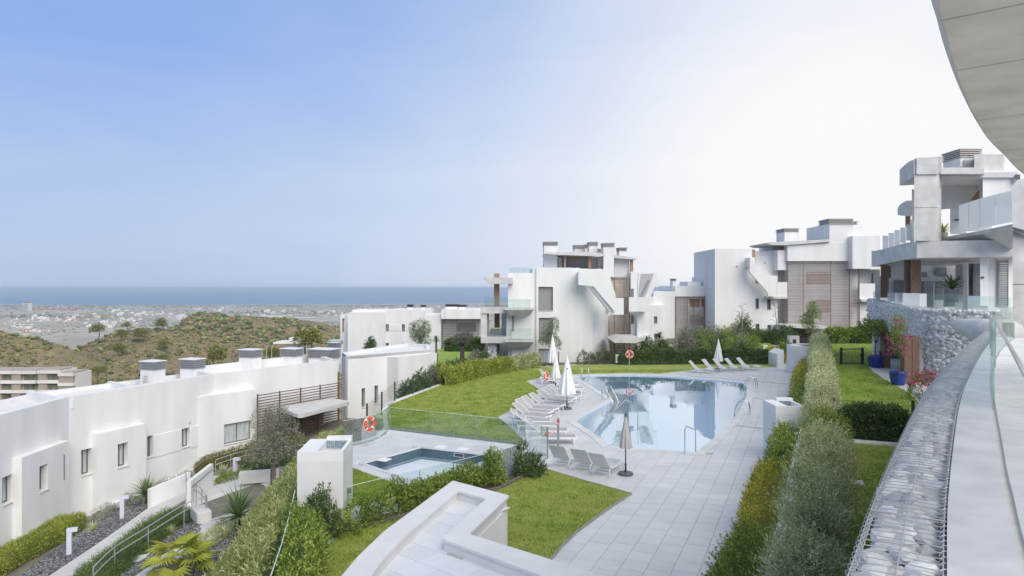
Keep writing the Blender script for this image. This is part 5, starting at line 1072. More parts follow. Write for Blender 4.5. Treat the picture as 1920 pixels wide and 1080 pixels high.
# the walled floor is cut out of the wall body by a raised ring: floor tiles stand in it
ringsheet('parapet', STUCCO2, ccw(offset(ccw(Kout), .06)), ccw(offset(ccw(Kin), -.03)), KF - .2, KZ - .061, terr)
ringsheet('coping', COP, ccw(Kout), ccw(Kin), KZ - .06, KZ, terr)
MB().prism(offset(ccw(Kin), -.02), KF - .055, KF - .012).build('tile_bed', mat('terrace_grout', (.46, .47, .49), .9), terr)
o_ = Vector(G2(823.75, 1035, KF)); a_ = (Vector(G2(862.5, 1048.25, KF)) - Vector(G2(784.5, 1020.75, KF))).normalized(); b_ = Vector((-a_.y, a_.x)); ts = .6; Kc = ccw(offset(ccw(Kin), -.015))
for i in range(-14, 14):
    for j in range(-16, 14):
        p = o_ + a_ * (i * ts) + b_ * (j * ts); g = .004; q = [p + a_ * g + b_ * g, p + a_ * (ts - g) + b_ * g, p + a_ * (ts - g) + b_ * (ts - g), p + a_ * g + b_ * (ts - g)]; q = [(v.x, v.y) for v in q]; c = p + (a_ + b_) * ts / 2
        if c.y < 10.2: continue
        ins = [inside(v, Kc) for v in q]
        if not any(ins) and not inside((c.x, c.y), Kc): continue
        for e in range(len(Kc)):
            if all(ins): break
            A_, B_ = Vector(Kc[e]), Vector(Kc[(e + 1) % len(Kc)]); l_ = (B_ - A_).length; tt = max(0, min(1, (c - A_).dot(B_ - A_) / l_ ** 2)); dist = (c - (A_ + (B_ - A_) * tt)).length
            if dist < .46 and 0 < tt < 1 and len(q) > 2:
                n_ = Vector(((B_ - A_).y, -(B_ - A_).x)) / l_ * .12; q = clip(q, tuple(A_ + n_), tuple(B_ + n_))
        if len(q) < 3: continue
        MB().prism(q, KF - .0118, KF + random.uniform(-.0008, .0008)).build('floor_tile', TILE2, terr)   # edges run on under the coping

# ================================================================== gabion ledge and balcony edge beside the camera
LZ = 5.26
def GLd(px, py): return G2(px, py, LZ)
Lf = [(1589, 1080), (1658, 893), (1724, 755.6), (1760, 704), (1809, 651), (1849, 620)]
Rt = [(1765, 1080), (1773, 911), (1789, 804), (1800, 747), (1813, 689), (1853, 638)]
Lf = [GLd(*p) for p in Lf]; Rt = [GLd(*p) for p in Rt]
Lf = [(.2, 1.2), (1.0, 2.36)] + Lf; Rt = [(.72, .85), (1.5, 2.1)] + Rt
Lf = [p[:2] for p in smooth_path([(*p, 0) for p in Lf], 10)]; Rt = [p[:2] for p in smooth_path([(*p, 0) for p in Rt], 10)]
Rt = offset(Lf, -.445, False)
Lv = [Vector((*p, 0)) for p in Lf]; Rv = [Vector((*p, 0)) for p in Rt]; LL = plen(Lv)
def gab(s, k):    # point on the gabion top: s metres along, k across 0..1
    p, t = along(Lv, max(0, min(s, LL * .9999))); return p + Vector((t.y, -t.x, 0)) * (.43 * k)
gw = thing('gabion_wall', 'long gabion wall of pale stones in a wire cage curving away beside the balcony', 'gabion wall', (*Lf[0], GZ))
m = MB(); N_ = 60
for i in range(N_):
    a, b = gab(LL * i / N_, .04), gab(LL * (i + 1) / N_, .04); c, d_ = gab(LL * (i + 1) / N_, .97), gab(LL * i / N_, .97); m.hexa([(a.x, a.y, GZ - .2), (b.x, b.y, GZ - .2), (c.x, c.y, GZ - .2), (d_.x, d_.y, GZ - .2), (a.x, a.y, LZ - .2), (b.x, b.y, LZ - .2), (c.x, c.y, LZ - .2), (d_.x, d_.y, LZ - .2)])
m.build('stone_core', mat('gabion_shadow_stone', (.10, .10, .10), .9, .3, 6), gw)  # core coloured near black for the shade in the gaps between stones
def stone_mesh(k):
    bm = bmesh.new(); bmesh.ops.create_icosphere(bm, subdivisions=2, radius=1); r = np.random.default_rng(k)
    for i in range(5):   # knock flat faces off
        n = Vector(r.normal(size=3)).normalized(); dd = r.uniform(.5, .8)
        for v in bm.verts:
            h = v.co.dot(n)
            if h > dd: v.co -= n * (h - dd) * .92
    for v in bm.verts: v.co *= 1 + r.normal() * .035
    me = bpy.data.meshes.new('stone'); bm.to_mesh(me); bm.free(); me.materials.append(STONEG); return me
SM = [stone_mesh(i) for i in range(14)]
s = 1.0; cnt = 0; rest = []
while s < LL - .3:
    dep = gab(s, .5).y; sz = .125 if dep < 9 else .14; row = 3
    for r_ in range(row):
        k = (.25, .5, .76)[r_] + random.uniform(-.04, .04); p = gab(s + random.uniform(-.05, .05), k); sc = .104 * random.uniform(.8, 1.12)
        if dep < 30 and cnt < 298:
            o = bpy.data.objects.new('stone', random.choice(SM)); COL.objects.link(o); o.parent = gw; b = base_of(gw); z = LZ - .012 - sc * .60 + random.uniform(-.025, .0)
            o.location = (p.x - b[0], p.y - b[1], z - b[2]); o.scale = (sc * random.uniform(1.05, 1.4), sc * random.uniform(.95, 1.15), sc * .62); o.rotation_euler = (random.uniform(-.4, .4), random.uniform(-.4, .4), random.uniform(0, 6.3)); cnt += 1
        else: rest.append((p.x - gw.location.x, p.y - gw.location.y, LZ - .12 - sc * .5 - GZ))
    s += .128
if rest: stuff(blobs('far_stones', rest, .13, STONEG, .8, gw))
# stones of the face below the top
fs = [(lambda p: (p.x - gw.location.x, p.y - gw.location.y, random.uniform(0, LZ - GZ - .3)))(gab(random.uniform(.8, LL), .22)) for k in range(2600)]; stuff(blobs('face_stones', fs, .11, STONEG, .8, gw))
# wires
def wire(pts, r, name='wire', n=5): return MB().tube(pts, r, n).build(name, GALV, gw)
k = 0; s = .9; many = MB()
while s < LL - .05:
    a, b = gab(s, 0), gab(s, 1); dep = a.y; mid = (a + b) / 2; pts = [(a.x, a.y, LZ - .09), (a.x, a.y, LZ - .004), (mid.x, mid.y, LZ + random.uniform(.0, .008)), (b.x, b.y, LZ - .004), (b.x, b.y, LZ - .05)]
    if k < 280: wire(pts, .0038)
    else: many.tube(pts, .0038, 4)
    k += 1; s += .1
stuff(many.build('far_wires', GALV, gw))
for kk, zz in ((0.0, 0), (.5, .008), (1.0, 0)):
    for q in (0, 1):
        wire([(p.x, p.y, LZ + zz - .006 - q * .055) for p in (gab(LL * i / 90, kk if kk != 1 else .995) for i in range(91))], .0048 if q == 0 else .004, 'long_wire')
        if kk == .5: break
# spiral binding along both top edges
for kk in (0.0, 1.0):
    pts = []; n = int(16 / .10 * 10)
    for i in range(n):
        s_ = .8 + 16 * i / n; p = gab(s_, kk); a = 2 * math.pi * (i % 10) / 10; q = gab(s_, .5); dr = (q - p).normalized(); pts.append((p.x + dr.x * .022 * math.cos(a), p.y + dr.y * .022 * math.cos(a), LZ - .022 + .026 * math.sin(a)))
    wire(pts, .0032, 'spiral_wire', 4)
for s_ in (2.6, 4.1, 6.2, 9.0, 12.5): 
    a, b = gab(s_, 0), gab(s_ + .02, 1); wire([(a.x, a.y, LZ + .006), (b.x, b.y, LZ + .006)], .007, 'frame_wire')
# balcony edge slab with its slot
bal = thing('balcony_edge', 'wide weathered white concrete balcony edge with a long groove beside the gabion wall', 'balcony', (3.2, 4, LZ - .5))
Rr = [tuple(p)[:2] for p in Rv]; grv = [GLd(*p) for p in [(1907, 1027), (1887, 933), (1871, 844), (1855.6, 706.7)]]; grv = [(1.75, 2.0)] + [(2.35, 2.95)] + [g[:2] for g in grv]; grv += [(11.9, 16.3), (15.5, 20.6)]
grv = [p[:2] for p in smooth_path([(*p, 0) for p in grv], 8)]
grv2 = offset(grv, -.045, False)
outr = offset(Rr, -2.6, False)
MB().prism(Rr + grv[::-1], LZ - .5, LZ + .005).build('edge_slab', LEDGE, bal); MB().prism(grv + grv2[::-1], LZ - .5, LZ - .015).build('glass_slot', mat('slot_sealant', (.64, .63, .60), .7, .1, 8), bal); MB().prism(grv2 + outr[::-1], LZ - .5, LZ + .003).build('balcony_floor', LEDGE, bal)
# glass balustrade and handrail standing in the slot, beyond the near bay
gb = thing('glass_balustrade', 'clear glass balustrade with a thin handrail at the far end of the balcony edge', 'balustrade', (9.6, 13.4, LZ)); gp = [Vector((*p, 0)) for p in offset(grv, -.022, False)]; GLn = plen(gp)
def gpt(s): return along(gp, min(s, GLn * .999))[0]
s0 = next(s for s in [i * .1 for i in range(400)] if gpt(s).y > 8.4); s = s0
while s < GLn - 1:
    a, b = gpt(s), gpt(min(s + 1.5, GLn - .1)); m = MB(); bar(m, (a.x, a.y, LZ + .49), (b.x, b.y, LZ + .49), .02, .98); m.build('glass_panel', GLASSG, gb); s += 1.52
hr = thing('handrail', 'slim steel handrail following the curve of the balcony edge', 'handrail', (*gpt(3)[:2], LZ))
rail = [W(1990, 818, 3.6)] + [W(1920, 695, 4.84), W(1893, 648, 7.4), W(1872, 612, 11.2), W(1858, 586, 16.7)]
rail = smooth_path(rail, 6); MB().tube(rail, .021, 8).build('rail', STEEL, hr, smooth=True); e = rail[-1]; MB().tube([e, (e[0] + .05, e[1] + .1, e[2] - .25), (e[0] + .1, e[1] + .15, LZ)], .018, 6).build('rail_end', STEEL, hr, smooth=True)
for q in (20,):
    p = rail[q]; MB().tube([p, (p[0], p[1], LZ)], .012, 6).build('rail_post', STEEL, hr)

# soffit of the balcony above
SZ = H + 1.8
se = [(1742.5, 0), (1756.6, 63), (1775.5, 126), (1804, 195), (1838.5, 255), (1876, 293), (1908, 324), (1950, 352)]
se = [((px - 960) / F * (1.8 * F / (540 - py)), 1.8 * F / (540 - py)) for px, py in se]; se = [(1.35, 2.2), (2.05, 3.2)] + se
se = [p[:2] for p in smooth_path([(*p, 0) for p in se], 8)]; sv = [Vector((*p, 0)) for p in se]; SL = plen(sv)
so_ = thing('balcony_above', 'curved concrete underside of the balcony above with straight panel joints', 'balcony', (4, 6, SZ)); lip = offset(se, -.05, False); back_ = offset(se, -2.5, False)
cuts = [0]; ks = [.0]
jp = [47, 160, 233, 288, 306, 330]
fr_ = [0, .13, .30, .46, .62, .76, .88, 1.0]; n = len(se) - 1
for i in range(len(fr_) - 1):
    a, b = int(fr_[i] * n), int(fr_[i + 1] * n); ea = lip[a:b + 1]; eb = back_[a:b + 1]
    if len(ea) < 2: continue
    ta = (Vector(ea[1]) - Vector(ea[0])).normalized() * .012; tb = (Vector(ea[-1]) - Vector(ea[-2])).normalized() * .012
    ea = [(ea[0][0] + ta.x, ea[0][1] + ta.y)] + ea[1:-1] + [(ea[-1][0] - tb.x, ea[-1][1] - tb.y)]; eb = [(eb[0][0] + ta.x, eb[0][1] + ta.y)] + eb[1:-1] + [(eb[-1][0] - tb.x, eb[-1][1] - tb.y)]
    MB().prism(ea + eb[::-1], SZ, SZ + .1).build('soffit_panel', SOFFIT, so_)
MB().prism(se + offset(se, -2.6, False)[::-1], SZ + .101, SZ + .5).build('slab', CONC, so_)
m = MB()
for i in range(n):
    a, b, c, d_ = se[i], se[i + 1], lip[i + 1], lip[i]; m.add([(*a, SZ + .10), (*b, SZ + .10), (*c, SZ - .004), (*d_, SZ - .004)], [(0, 1, 2, 3)]); m.add([(*d_, SZ), (*c, SZ), (*c, SZ + .1), (*d_, SZ + .1)], [(0, 1, 2, 3)])
m.build('drip_edge', mat('pale_soffit_edge', (.62, .58, .52), .8, .06, 3), so_)
bm_ = offset(se, -2.3, False); MB().prism(bm_ + offset(se, -2.7, False)[::-1], SZ - .25, SZ - .002).build('edge_beam', CONC, so_)
for q in (.25, .55): p = along([Vector((*x, 0)) for x in offset(se, -.8, False)], SL * q)[0]; MB().lathe([(.03, 0), (.05, .02)], (p.x, p.y, SZ - .021), 10).build('drain_spout', DARKM, so_)

# ================================================================== curved apartment building on the right
def c6(cx, cy): return (1600 + cx * .3704, 240 + cy * .3704)
J = thing('curved_apartments', 'curved concrete apartment building with stone clad balcony and brown timber columns', 'apartments', (24, 36, GZ))
def jb(name, m, x0, x1, y0, y1, Y, d, parent=None, bevel=0):
    a, b = c6(x0, y0), c6(x1, y1); X0, X1, _, _, z0, z1 = bxp(a[0], b[0], a[1], b[1], Y, d); k = .78 * d
    return MB().hexa([(X0, Y, z0), (X1, Y, z0), (X1 + k, Y + d, z0), (X0 + k, Y + d, z0), (X0, Y, z1), (X1, Y, z1), (X1 + k, Y + d, z1), (X0 + k, Y + d, z1)]).build(name, m, parent or J, bevel=bevel)
def jpoly(name, m, pts, Y, d): return MB().vprism([W(*c6(*q), Y) for q in pts], (d * .78, d, 0)).build(name, m, J)
def band(name, m, pts, th, parent=None, smooth=True):
    """curved upright band: pts are (cx, cyTop, cyBottom, Y)"""
    q = [(c6(x, a), c6(x, b), Y) for x, a, b, Y in pts]; P = smooth_path([(*W(p[0][0], p[0][1], p[2]),) for p in q], 6); B = smooth_path([(*W(p[1][0], p[1][1], p[2]),) for p in q], 6)
    mb = MB(); n = len(P); pl = offset([p[:2] for p in P], th, False)
    for i in range(n - 1):
        a, b, c, d_ = P[i], P[i + 1], B[i + 1], B[i]; mb.hexa([(d_[0], d_[1], d_[2]), (c[0], c[1], c[2]), (*pl[i + 1], c[2]), (*pl[i], d_[2]), (a[0], a[1], a[2]), (b[0], b[1], b[2]), (*pl[i + 1], b[2]), (*pl[i], a[2])])
    return mb.build(name, m, parent or J), P, B
# stone clad balcony front
GABM = mat('gabion_face', (.62, .615, .60), .85, .2, 3, .8, 8, bdist=.05)
bp_ = [(72, 862, 1010, 45), (120, 876, 1022, 42.5), (200, 893, 1035, 40), (290, 908, 1062, 37.5), (362, 918, 1085, 35.5)]
_, P1, B1 = band('gabion_front', GABM, bp_, .5)
corner = [(362, 918, 1400, 35.45), (440, 922, 1400, 34.6), (550, 924, 1400, 33.8), (650, 928, 1400, 33.2), (780, 932, 1400, 32.6)]
_, P2, B2 = band('gabion_corner', GABM, corner, .6)
st = []
for P, B, n, top in ((P1, B1, 2600, 0), (P2, B2, 1600, 0)):
    for k in range(n):
        f = random.random() * (len(P) - 1.001); i = int(f); f -= i; a = Vector(P[i]).lerp(Vector(P[i + 1]), f); z1 = a.z; z0 = max(B[i][2], GZ); st.append((a.x - J.location.x, a.y - J.location.y - .0, z0 + (z1 - z0 - .08) * random.random() - J.location.z))
PST = leafmat('cladding_stone', (.48, .475, .465), (.68, .675, .66), (.80, .795, .78), trans=0, rough=.85, big=.1)
o = stuff(blobs('cladding_stones', st, np.concatenate([RNG.uniform(.06, .11, 2600), RNG.uniform(.10, .20, 1600)]), PST, .8, J))
wm = MB()
for P, B in ((P1, B1), (P2, B2)):
    for q in (0, .33, .66, 1):
        wm.tube([(a[0] - .12 * (0 if i else 0), a[1] - .13, a[2] + (max(b[2], GZ) - a[2]) * q) for i, (a, b) in enumerate(zip(P, B))], .012, 4)
    for i in range(0, len(P), 3): wm.tube([(P[i][0], P[i][1] - .13, P[i][2]), (P[i][0], P[i][1] - .13, max(B[i][2], GZ))], .012, 4)
stuff(wm.build('cage_wires', GALV, J))
# floor of that balcony and ceiling of the patio
fl = [p[:2] for p in P1] + [p[:2] for p in P2]; MB().prism(ccw(fl + [(36, 34), (45, 46), (40, 52)]), 5.0, 5.28).build('balcony_floor', CONCP, J)
# patio level
for i, (x0, x1, yb, Y) in enumerate([(1657, 1669.5, 692, 41.4), (1696, 1709.5, 725, 34.4), (1711, 1724, 722, 35.2)]):
    a = W(x0, 0, Y); b = W(x1, 0, Y); MB().box(a[0], b[0], Y, Y + .4, GZ, 4.25).build('timber_column', WOOD, J)
a = W(1640, 0, 47)[0]; MB().box(a, a + 20, 47, 47.3, GZ - .2, 4.99).build('patio_wall', STUCCO, J); MB().box(a + .6, a + 2.0, 46.9, 46.99, GZ + .05, 4.2).build('patio_window', PANE, J); MB().box(a + 4.5, a + 7.0, 46.9, 46.99, GZ + .05, 4.2).build('patio_window', PANE, J)
MB().box(W(1712, 0, 38)[0], W(1730, 0, 38)[0] + 4, 38, 38.3, GZ - .2, 4.99).build('patio_wall', STUCCO, J)
# first floor: timber columns, walls, shutters, doors
for x0, x1, y0, Y in ((138, 172, 690, 42.2), (256, 287, 664, 40), (295, 337, 660, 39.6)): jb('timber_column', WOOD, x0, x1, y0, 860, Y, .45)
jb('timber_column', WOOD, 172.5, 184, 700, 760, 42.6, .4)
jb('rear_wall', STUCCO, 110, 420, 750, 860, 46, .3); jb('rear_wall', STUCCO2, 184, 420, 690, 749.5, 46.5, .3); jb('rear_wall', STUCCO, 380, 560, 690, 915, 45.9, .2); jb('rear_window', PANE, 345, 372, 730, 755, 45.8, .1); jb('rear_window', PANE, 420, 472, 705, 753, 45.7, .1); jb('ceiling_beam', STUCCO, 335, 555, 757, 776, 43, .5)
jb('shutter', SHUT, 204, 256, 770, 832, 45.8, .12); jb('shutter', SHUT, 338, 358, 775, 840, 43.4, .1); jb('sliding_door', PANE, 358, 405, 776, 905, 44.6, .1); jb('shutter', SHUT, 410, 455, 776, 870, 43.2, .1); jb('sliding_door', PANE, 456, 515, 776, 905, 44.5, .1)
jb('pier', STUCCO, 555, 576, 680, 930, 40, .8); jb('pier', STUCCO, 516, 556, 690, 930, 41.5, .4); jb('sliding_door', PANE, 577, 642, 685, 850, 41, .12); jb('door_frame', FRAME, 604, 612, 688, 850, 40.85, .1); jb('pier', STUCCO, 643, 680, 655, 900, 37, 1.2); jb('wall', STUCCO, 680.3, 740, 655, 930, 38.6, .3); jb('wall', STUCCO, 785, 830, 655, 930, 38.4, .3); jb('wall', STUCCO, 730, 790, 655, 673, 38.5, .3)
for k in range(20): jb('shutter_slat', SHUT, 733, 790, 674 + k * 11.4, 684 + k * 11.4, 38.45, .06)
for x, y, Y in ((653, 757, 36.9), (533, 765, 41.4), (525, 465, 42.8)): jb('wall_lamp', DARKM, x - 9, x + 9, y - 4, y + 4, Y, .09)
# concrete edge of the second floor
_, P3, B3 = band('floor_edge', CONC, [(92, 622, 702, 47), (120, 620, 696, 45), (180, 605, 683, 42.5), (250, 585, 668, 40), (322, 574, 657, 37.2)], 6.)
jb('floor_edge', CONC, 322, 430, 573, 655, 37.2, 6); jpoly('floor_edge', CONC, [(430.3, 573), (470, 570), (598, 634), (810, 632), (812, 655), (430.3, 655)], 37.25, 6)
jb('ceiling', CONCP, 330, 830, 650, 656, 37.5, 8)
# big pillar and roof fascia
jb('pillar', CONC, 308, 428, 236, 402, 37, 1.4); jb('pillar', CONC, 308, 428, 404, 571, 37, 1.4); jb('pillar_head', CONC, 320, 427, 150, 234, 36.9, 1.7); jb('pillar_head', CONC, 306, 319.7, 158, 234, 37.0, 1.6)
_, P4, _ = band('roof_fascia', CONC, [(234, 212, 292, 46), (250, 196, 280, 44), (280, 172, 264, 41), (318, 153, 236, 37.6)], 1.2)
_, P5, _ = band('curved_beam', CONC, [(224, 405, 440, 48), (240, 385, 443, 46.5), (268, 368, 446, 44)], .8)
jb('column', WOODL, 263, 285, 440, 500, 45, .4); jb('column', CONCP, 296, 306, 310, 470, 42, .4)
jb('roof_edge', CONCP, 430, 660, 200, 232, 37.4, .5); jpoly('roof_ceiling', CONCP, [(430, 290), (652, 236), (640, 300), (560, 400), (430, 412)], 41, .2)
sl_ = MB()
for k in range(8): y = 240 + k * 6.2; MB().box(*bxp(*[c6(430, 0)[0], c6(640 - k * 6, 0)[0], c6(0, y)[1], c6(0, y + 3)[1]], 37.8 + k * .4, .18)).build('brise_soleil_slat', CONCP, J)
zc = W(*c6(0, 290), 38)[2]; xa, xb = W(c6(430, 0)[0], 0, 38)[0], W(c6(830, 0)[0], 0, 38)[0]; MB().prism([(xa, 38), (xb, 38), (xb + 7, 47), (xa + 7, 47)], zc + .45, zc + .75).build('roof_slab', CONCP, J)
jb('upper_wall', STUCCO, 655, 830, 214, 352, 38.2, 4); jb('concrete_block', CONC, 612, 760, 133, 214, 38.8, 3); jb('upper_wall', STUCCO, 760.5, 830, 170, 213.7, 39.2, 3); jb('upper_window', PANE, 822, 845, 235, 275, 37.9, .1)
chimney(J, c6(541, 0)[0], c6(646, 0)[0], c6(0, 105)[1], c6(0, 150)[1], c6(0, 198)[1], 39.8, 1.6, mat('sand_louvre', (.46, .43, .39), .6, .1, 5))
for k in range(5): jb('vent_slat', CONCP, 560, 625, 158 + k * 7, 162 + k * 7, 39.7, .05)
jb('rear_wall', STUCCO, 490, 570, 372, 535, 43, .3); jb('pier', CONCP, 638, 656, 285, 355, 39, .5); jb('rear_wall', STUCCO, 570.5, 700, 340, 520, 43.2, .3); jb('rear_window', WOODL, 580, 640, 320, 365, 43, .15)
# upper right balcony with its boat shaped underside
top = [(465, 556, 39), (600, 534, 37), (810, 490, 34)]
_, P6, B6 = band('balcony_rim', CONC, [(463, 552, 566, 39.5), (540, 538, 556, 38), (660, 517, 536, 36), (812, 484, 506, 33.8)], 1.5)
v = [W(*c6(465, 566), 39.5), W(*c6(600, 634), 39.8), W(*c6(812, 612), 35.6), W(*c6(812, 504), 33.9)]; m = MB(); m.vprism(v, (.4, 1.6, 0)); m.build('balcony_underside', CONCP, J)
gp_ = [(535, 392, 526, 38.2), (585, 376, 517, 37.3), (642, 357, 506, 36.4), (720, 336, 492, 35.3), (806, 316, 476, 34)]
for i in range(4):
    a, b = gp_[i], gp_[i + 1]; q = [W(*c6(a[0] + 1, a[2]), a[3]), W(*c6(b[0] - 1, b[2]), b[3]), W(*c6(b[0] - 1, b[1]), b[3]), W(*c6(a[0] + 1, a[1]), a[3])]; MB().vprism(q, (.01, .03, 0)).build('glass_panel', GLASSW, J)
for i in range(5):
    a = 148 + i * 30; jb('glass_panel', GLASSW, a, a + 28, 545 - i * 14, 618 - i * 12, 44 - i * 1.2, .03)
jb('glass_panel', GLASSW, 288, 307, 465, 580, 39.6, .03)
# glass along the stone balcony
for i, (x0, x1, y0, y1, Y, m_) in enumerate([(173, 210, 834, 880, 41.4, GLASSW), (211, 249, 836, 886, 40.4, GLASSW), (250, 333, 836, 898, 38.8, GLASSW), (334, 371, 838, 904, 37, GLASSW), (373, 411, 840, 910, 36, GLASSG), (412, 534, 842, 914, 35.2, GLASSG), (536, 640, 848, 922, 34.4, GLASSG), (642, 720, 852, 928, 33.6, GLASSG), (722, 798, 856, 934, 33, GLASSG)]): jb('glass_panel', m_, x0, x1, y0, y1, Y, .025)
for k in range(7): jb('balustrade_slat', CONCP, 101, 172, 828 + k * 7, 832 + k * 7, 43, .06)
# nearer concrete column and balcony wall at the right edge
a = W(*c6(806, 520), 27); 
for za, zb in ((3, W(*c6(0, 790), 27)[2]), (W(*c6(0, 793), 27)[2], a[2])): MB().prism([(a[0], 27), (a[0] + 1.2, 27), (a[0] + 2.2, 28.2), (a[0] + 1.0, 28.2)], za, zb).build('near_column', CONC, J)
jpoly('near_balcony', CONC, [(800, 300), (830, 262), (960, 230), (960, 520), (862, 516), (806, 500)], 26.5, 3); jpoly('near_balcony_soffit', CONC, [(806, 502), (862, 518), (960, 522), (960, 560), (850, 540), (812, 522)], 26.8, 2.5)
# concrete prow at the end of the ledge
pts = [(1780, 611, 30), (1795, 620, 28.6), (1815, 628, 27.2), (1835, 634, 26), (1852, 640, 25)]; up = [W(p[0], p[1] - (3 + i * 2.2), p[2]) for i, p in enumerate(pts)]
m = MB(); m.tube([W(1782, 606, 30), W(1800, 610, 28.6), W(1822, 616, 27), W(1850, 624, 25.2), W(1885, 634, 23.5)], [.1, .28, .42, .55, .68], 12); m.build('concrete_prow', CONCP, J, smooth=True)
# ================================================================== things round the pool
# sun loungers with a flat frame and raised mesh back
def make_lounger(fab):
    t = thing('sun_lounger', 'sun lounger', 'sun lounger'); Lg, Wd, Hs = 1.95, .66, .32
    m = MB()
    for s in (-1, 1): m.box(-Lg / 2, Lg / 2, s * Wd / 2 - .025, s * Wd / 2 + .025, Hs - .06, Hs)
    m.box(-Lg / 2, -Lg / 2 + .05, -Wd / 2 + .026, Wd / 2 - .026, Hs - .055, Hs - .004); m.box(Lg / 2 - .05, Lg / 2, -Wd / 2 + .026, Wd / 2 - .026, Hs - .055, Hs - .004); m.build('frame', WPAINT, t, local=True)
    for x in (-Lg / 2 + .08, Lg / 2 - .14):
        for s in (-1, 1): MB().box(x - .03, x + .03, s * (Wd / 2 - .0) - .028, s * (Wd / 2) + .028, 0, Hs - .061).build('leg', WPAINT, t, local=True)
    MB().box(-.30, Lg / 2 - .05, -Wd / 2 + .04, Wd / 2 - .04, Hs - .02, Hs + .012).build('seat', fab, t, local=True)
    a, b = (-.32, Hs + .01), (-Lg / 2 - .02, Hs + .50); m = MB(); bar(m, (a[0], 0, a[1]), (b[0], 0, b[1]), Wd - .08, .03); bk = m.build('backrest', fab, t, local=True)
    m = MB()
    for s in (-1, 1): bar(m, (a[0], s * (Wd / 2 - .03), a[1]), (b[0], s * (Wd / 2 - .03), b[1]), .035, .045)
    bar(m, (b[0], -Wd / 2 + .03, b[1]), (b[0], Wd / 2 - .03, b[1]), .04, .04); m.build('back_frame', WPAINT, bk, local=True)
    m = MB()
    for s in (-1, 1): bar(m, (-.70, s * (Wd / 2 - .06), Hs + .28), (-.86, s * (Wd / 2 - .06), Hs - .03), .02, .02)
    bar(m, (-.86, -Wd / 2 + .06, Hs - .03), (-.86, Wd / 2 - .06, Hs - .03), .02, .02); m.build('back_strut', WPAINT, bk, local=True)
    return t
lg = make_lounger(FABG); first = [True]
def place(proto, x, y, rz, label, group, flag):
    o = proto if flag[0] else copy_tree(proto); flag[0] = False; o.location = (x + random.uniform(-.05, .05), y + random.uniform(-.06, .06), .004); o.rotation_euler = (0, 0, rz + random.uniform(-.05, .05)); tag(o, label, 'sun lounger', group); return o
def foot_head(fx, fy, ang, L_=1.9): return (fx - math.cos(ang) * L_ / 2, fy - math.sin(ang) * L_ / 2)
GRP = 'grey sun loungers on the left pool deck'
feet = [(1089, 751), (1077, 757), (1067, 763), (1055, 770), (1043, 777), (1033, 784), (1028, 792)]
words = ['farthest', 'second', 'third', 'fourth', 'fifth', 'sixth', 'nearest']
for i, (px, py) in enumerate(feet):
    x, y = G2(px, py); a = R(-26 - i * .6); cx, cy = foot_head(x, y, a); place(lg, cx, cy, a, f'grey mesh lounger with raised back, {words[i]} from the big white parasol foot end of the row along the lawn' if False else f'grey mesh lounger with raised back, {words[i]} of the seven in the middle row', GRP, first)
for i, (px, py) in enumerate([(1031, 800), (1045, 807), (1063, 818), (1082, 831)]):
    x, y = G2(px, py); a = R(-3 + i * 1.5); cx, cy = foot_head(x, y, a); place(lg, cx, cy, a, f'grey lounger seen through the glass fence, {["farthest", "second farthest", "second nearest", "nearest"][i]} of the four by the gate posts', GRP, first)
for i, (px, py, s) in enumerate([(1062, 715, 'nearest the lawn corner behind the orange lifebuoy'), (1066, 721, 'second from the lawn corner behind the lifebuoy'), (1083, 728, 'just right behind the big white parasol'), (1094, 736, 'with its foot nearest the pool behind the white parasol')]):
    x, y = G2(px, py); a = R(-8); cx, cy = foot_head(x, y, a); place(lg, cx, cy, a, f'grey lounger {s}', GRP, first)
# white sling loungers on bent tube legs
def make_sling():
    t = thing('sun_lounger', 'sling lounger', 'sun lounger'); prof = [(-.98, .92), (-.40, .34), (.10, .30), (.45, .40), (.95, .30)]; w = .60
    pr = smooth_path([(x, 0, z) for x, z in prof], 5)
    for name, a, b in (('backrest', 0, 6), ('seat', 6, len(pr) - 1)):
        m = MB(); up = [Vector(p) for p in pr[a:b + 1]]
        for i in range(len(up) - 1):
            p, q = up[i], up[i + 1]; m.hexa([(p.x, -w / 2, p.z - .012), (q.x, -w / 2, q.z - .012), (q.x, w / 2, q.z - .012), (p.x, w / 2, p.z - .012), (p.x, -w / 2, p.z), (q.x, -w / 2, q.z), (q.x, w / 2, q.z), (p.x, w / 2, p.z)])
        m.build(name, FABW, t, local=True)
    for s in (-1, 1): MB().tube([(p[0], s * (w / 2 + .012), p[2] - .006) for p in pr], .016, 6).build('side_rail', WPAINT, t, local=True, smooth=True)
    for s in (-1, 1):
        MB().tube([(-.38, s * (w / 2 + .015), .33), (-.50, s * (w / 2 + .02), .26), (-.56, s * (w / 2 + .02), .02)], .016, 6).build('leg', WPAINT, t, local=True, smooth=True)
        MB().tube([(.50, s * (w / 2 + .015), .39), (.66, s * (w / 2 + .02), .30), (.72, s * (w / 2 + .02), .02)], .016, 6).build('leg', WPAINT, t, local=True, smooth=True)
    for x, z in ((-.535, .16), (-.50, .25), (.69, .16)): MB().tube([(x, -w / 2, z), (x, w / 2, z)], .012, 6).build('cross_bar', WPAINT, t, local=True)
    return t
sg = make_sling(); f2_ = [True]
for i, (px, py) in enumerate([(1053, 878), (1090, 884), (1127, 893)]):
    x, y = G2(px, py); a = R(62 - i * 2); dx, dy = math.cos(a), math.sin(a); place(sg, x + dx * .56, y + dy * .56, a, ['white sling lounger nearest the gate post, its back to the viewer', 'white sling lounger in the middle of the three beside the lawn', 'white sling lounger nearest the folded taupe parasol'][i], 'white sling loungers beside the terrace lawn', f2_)
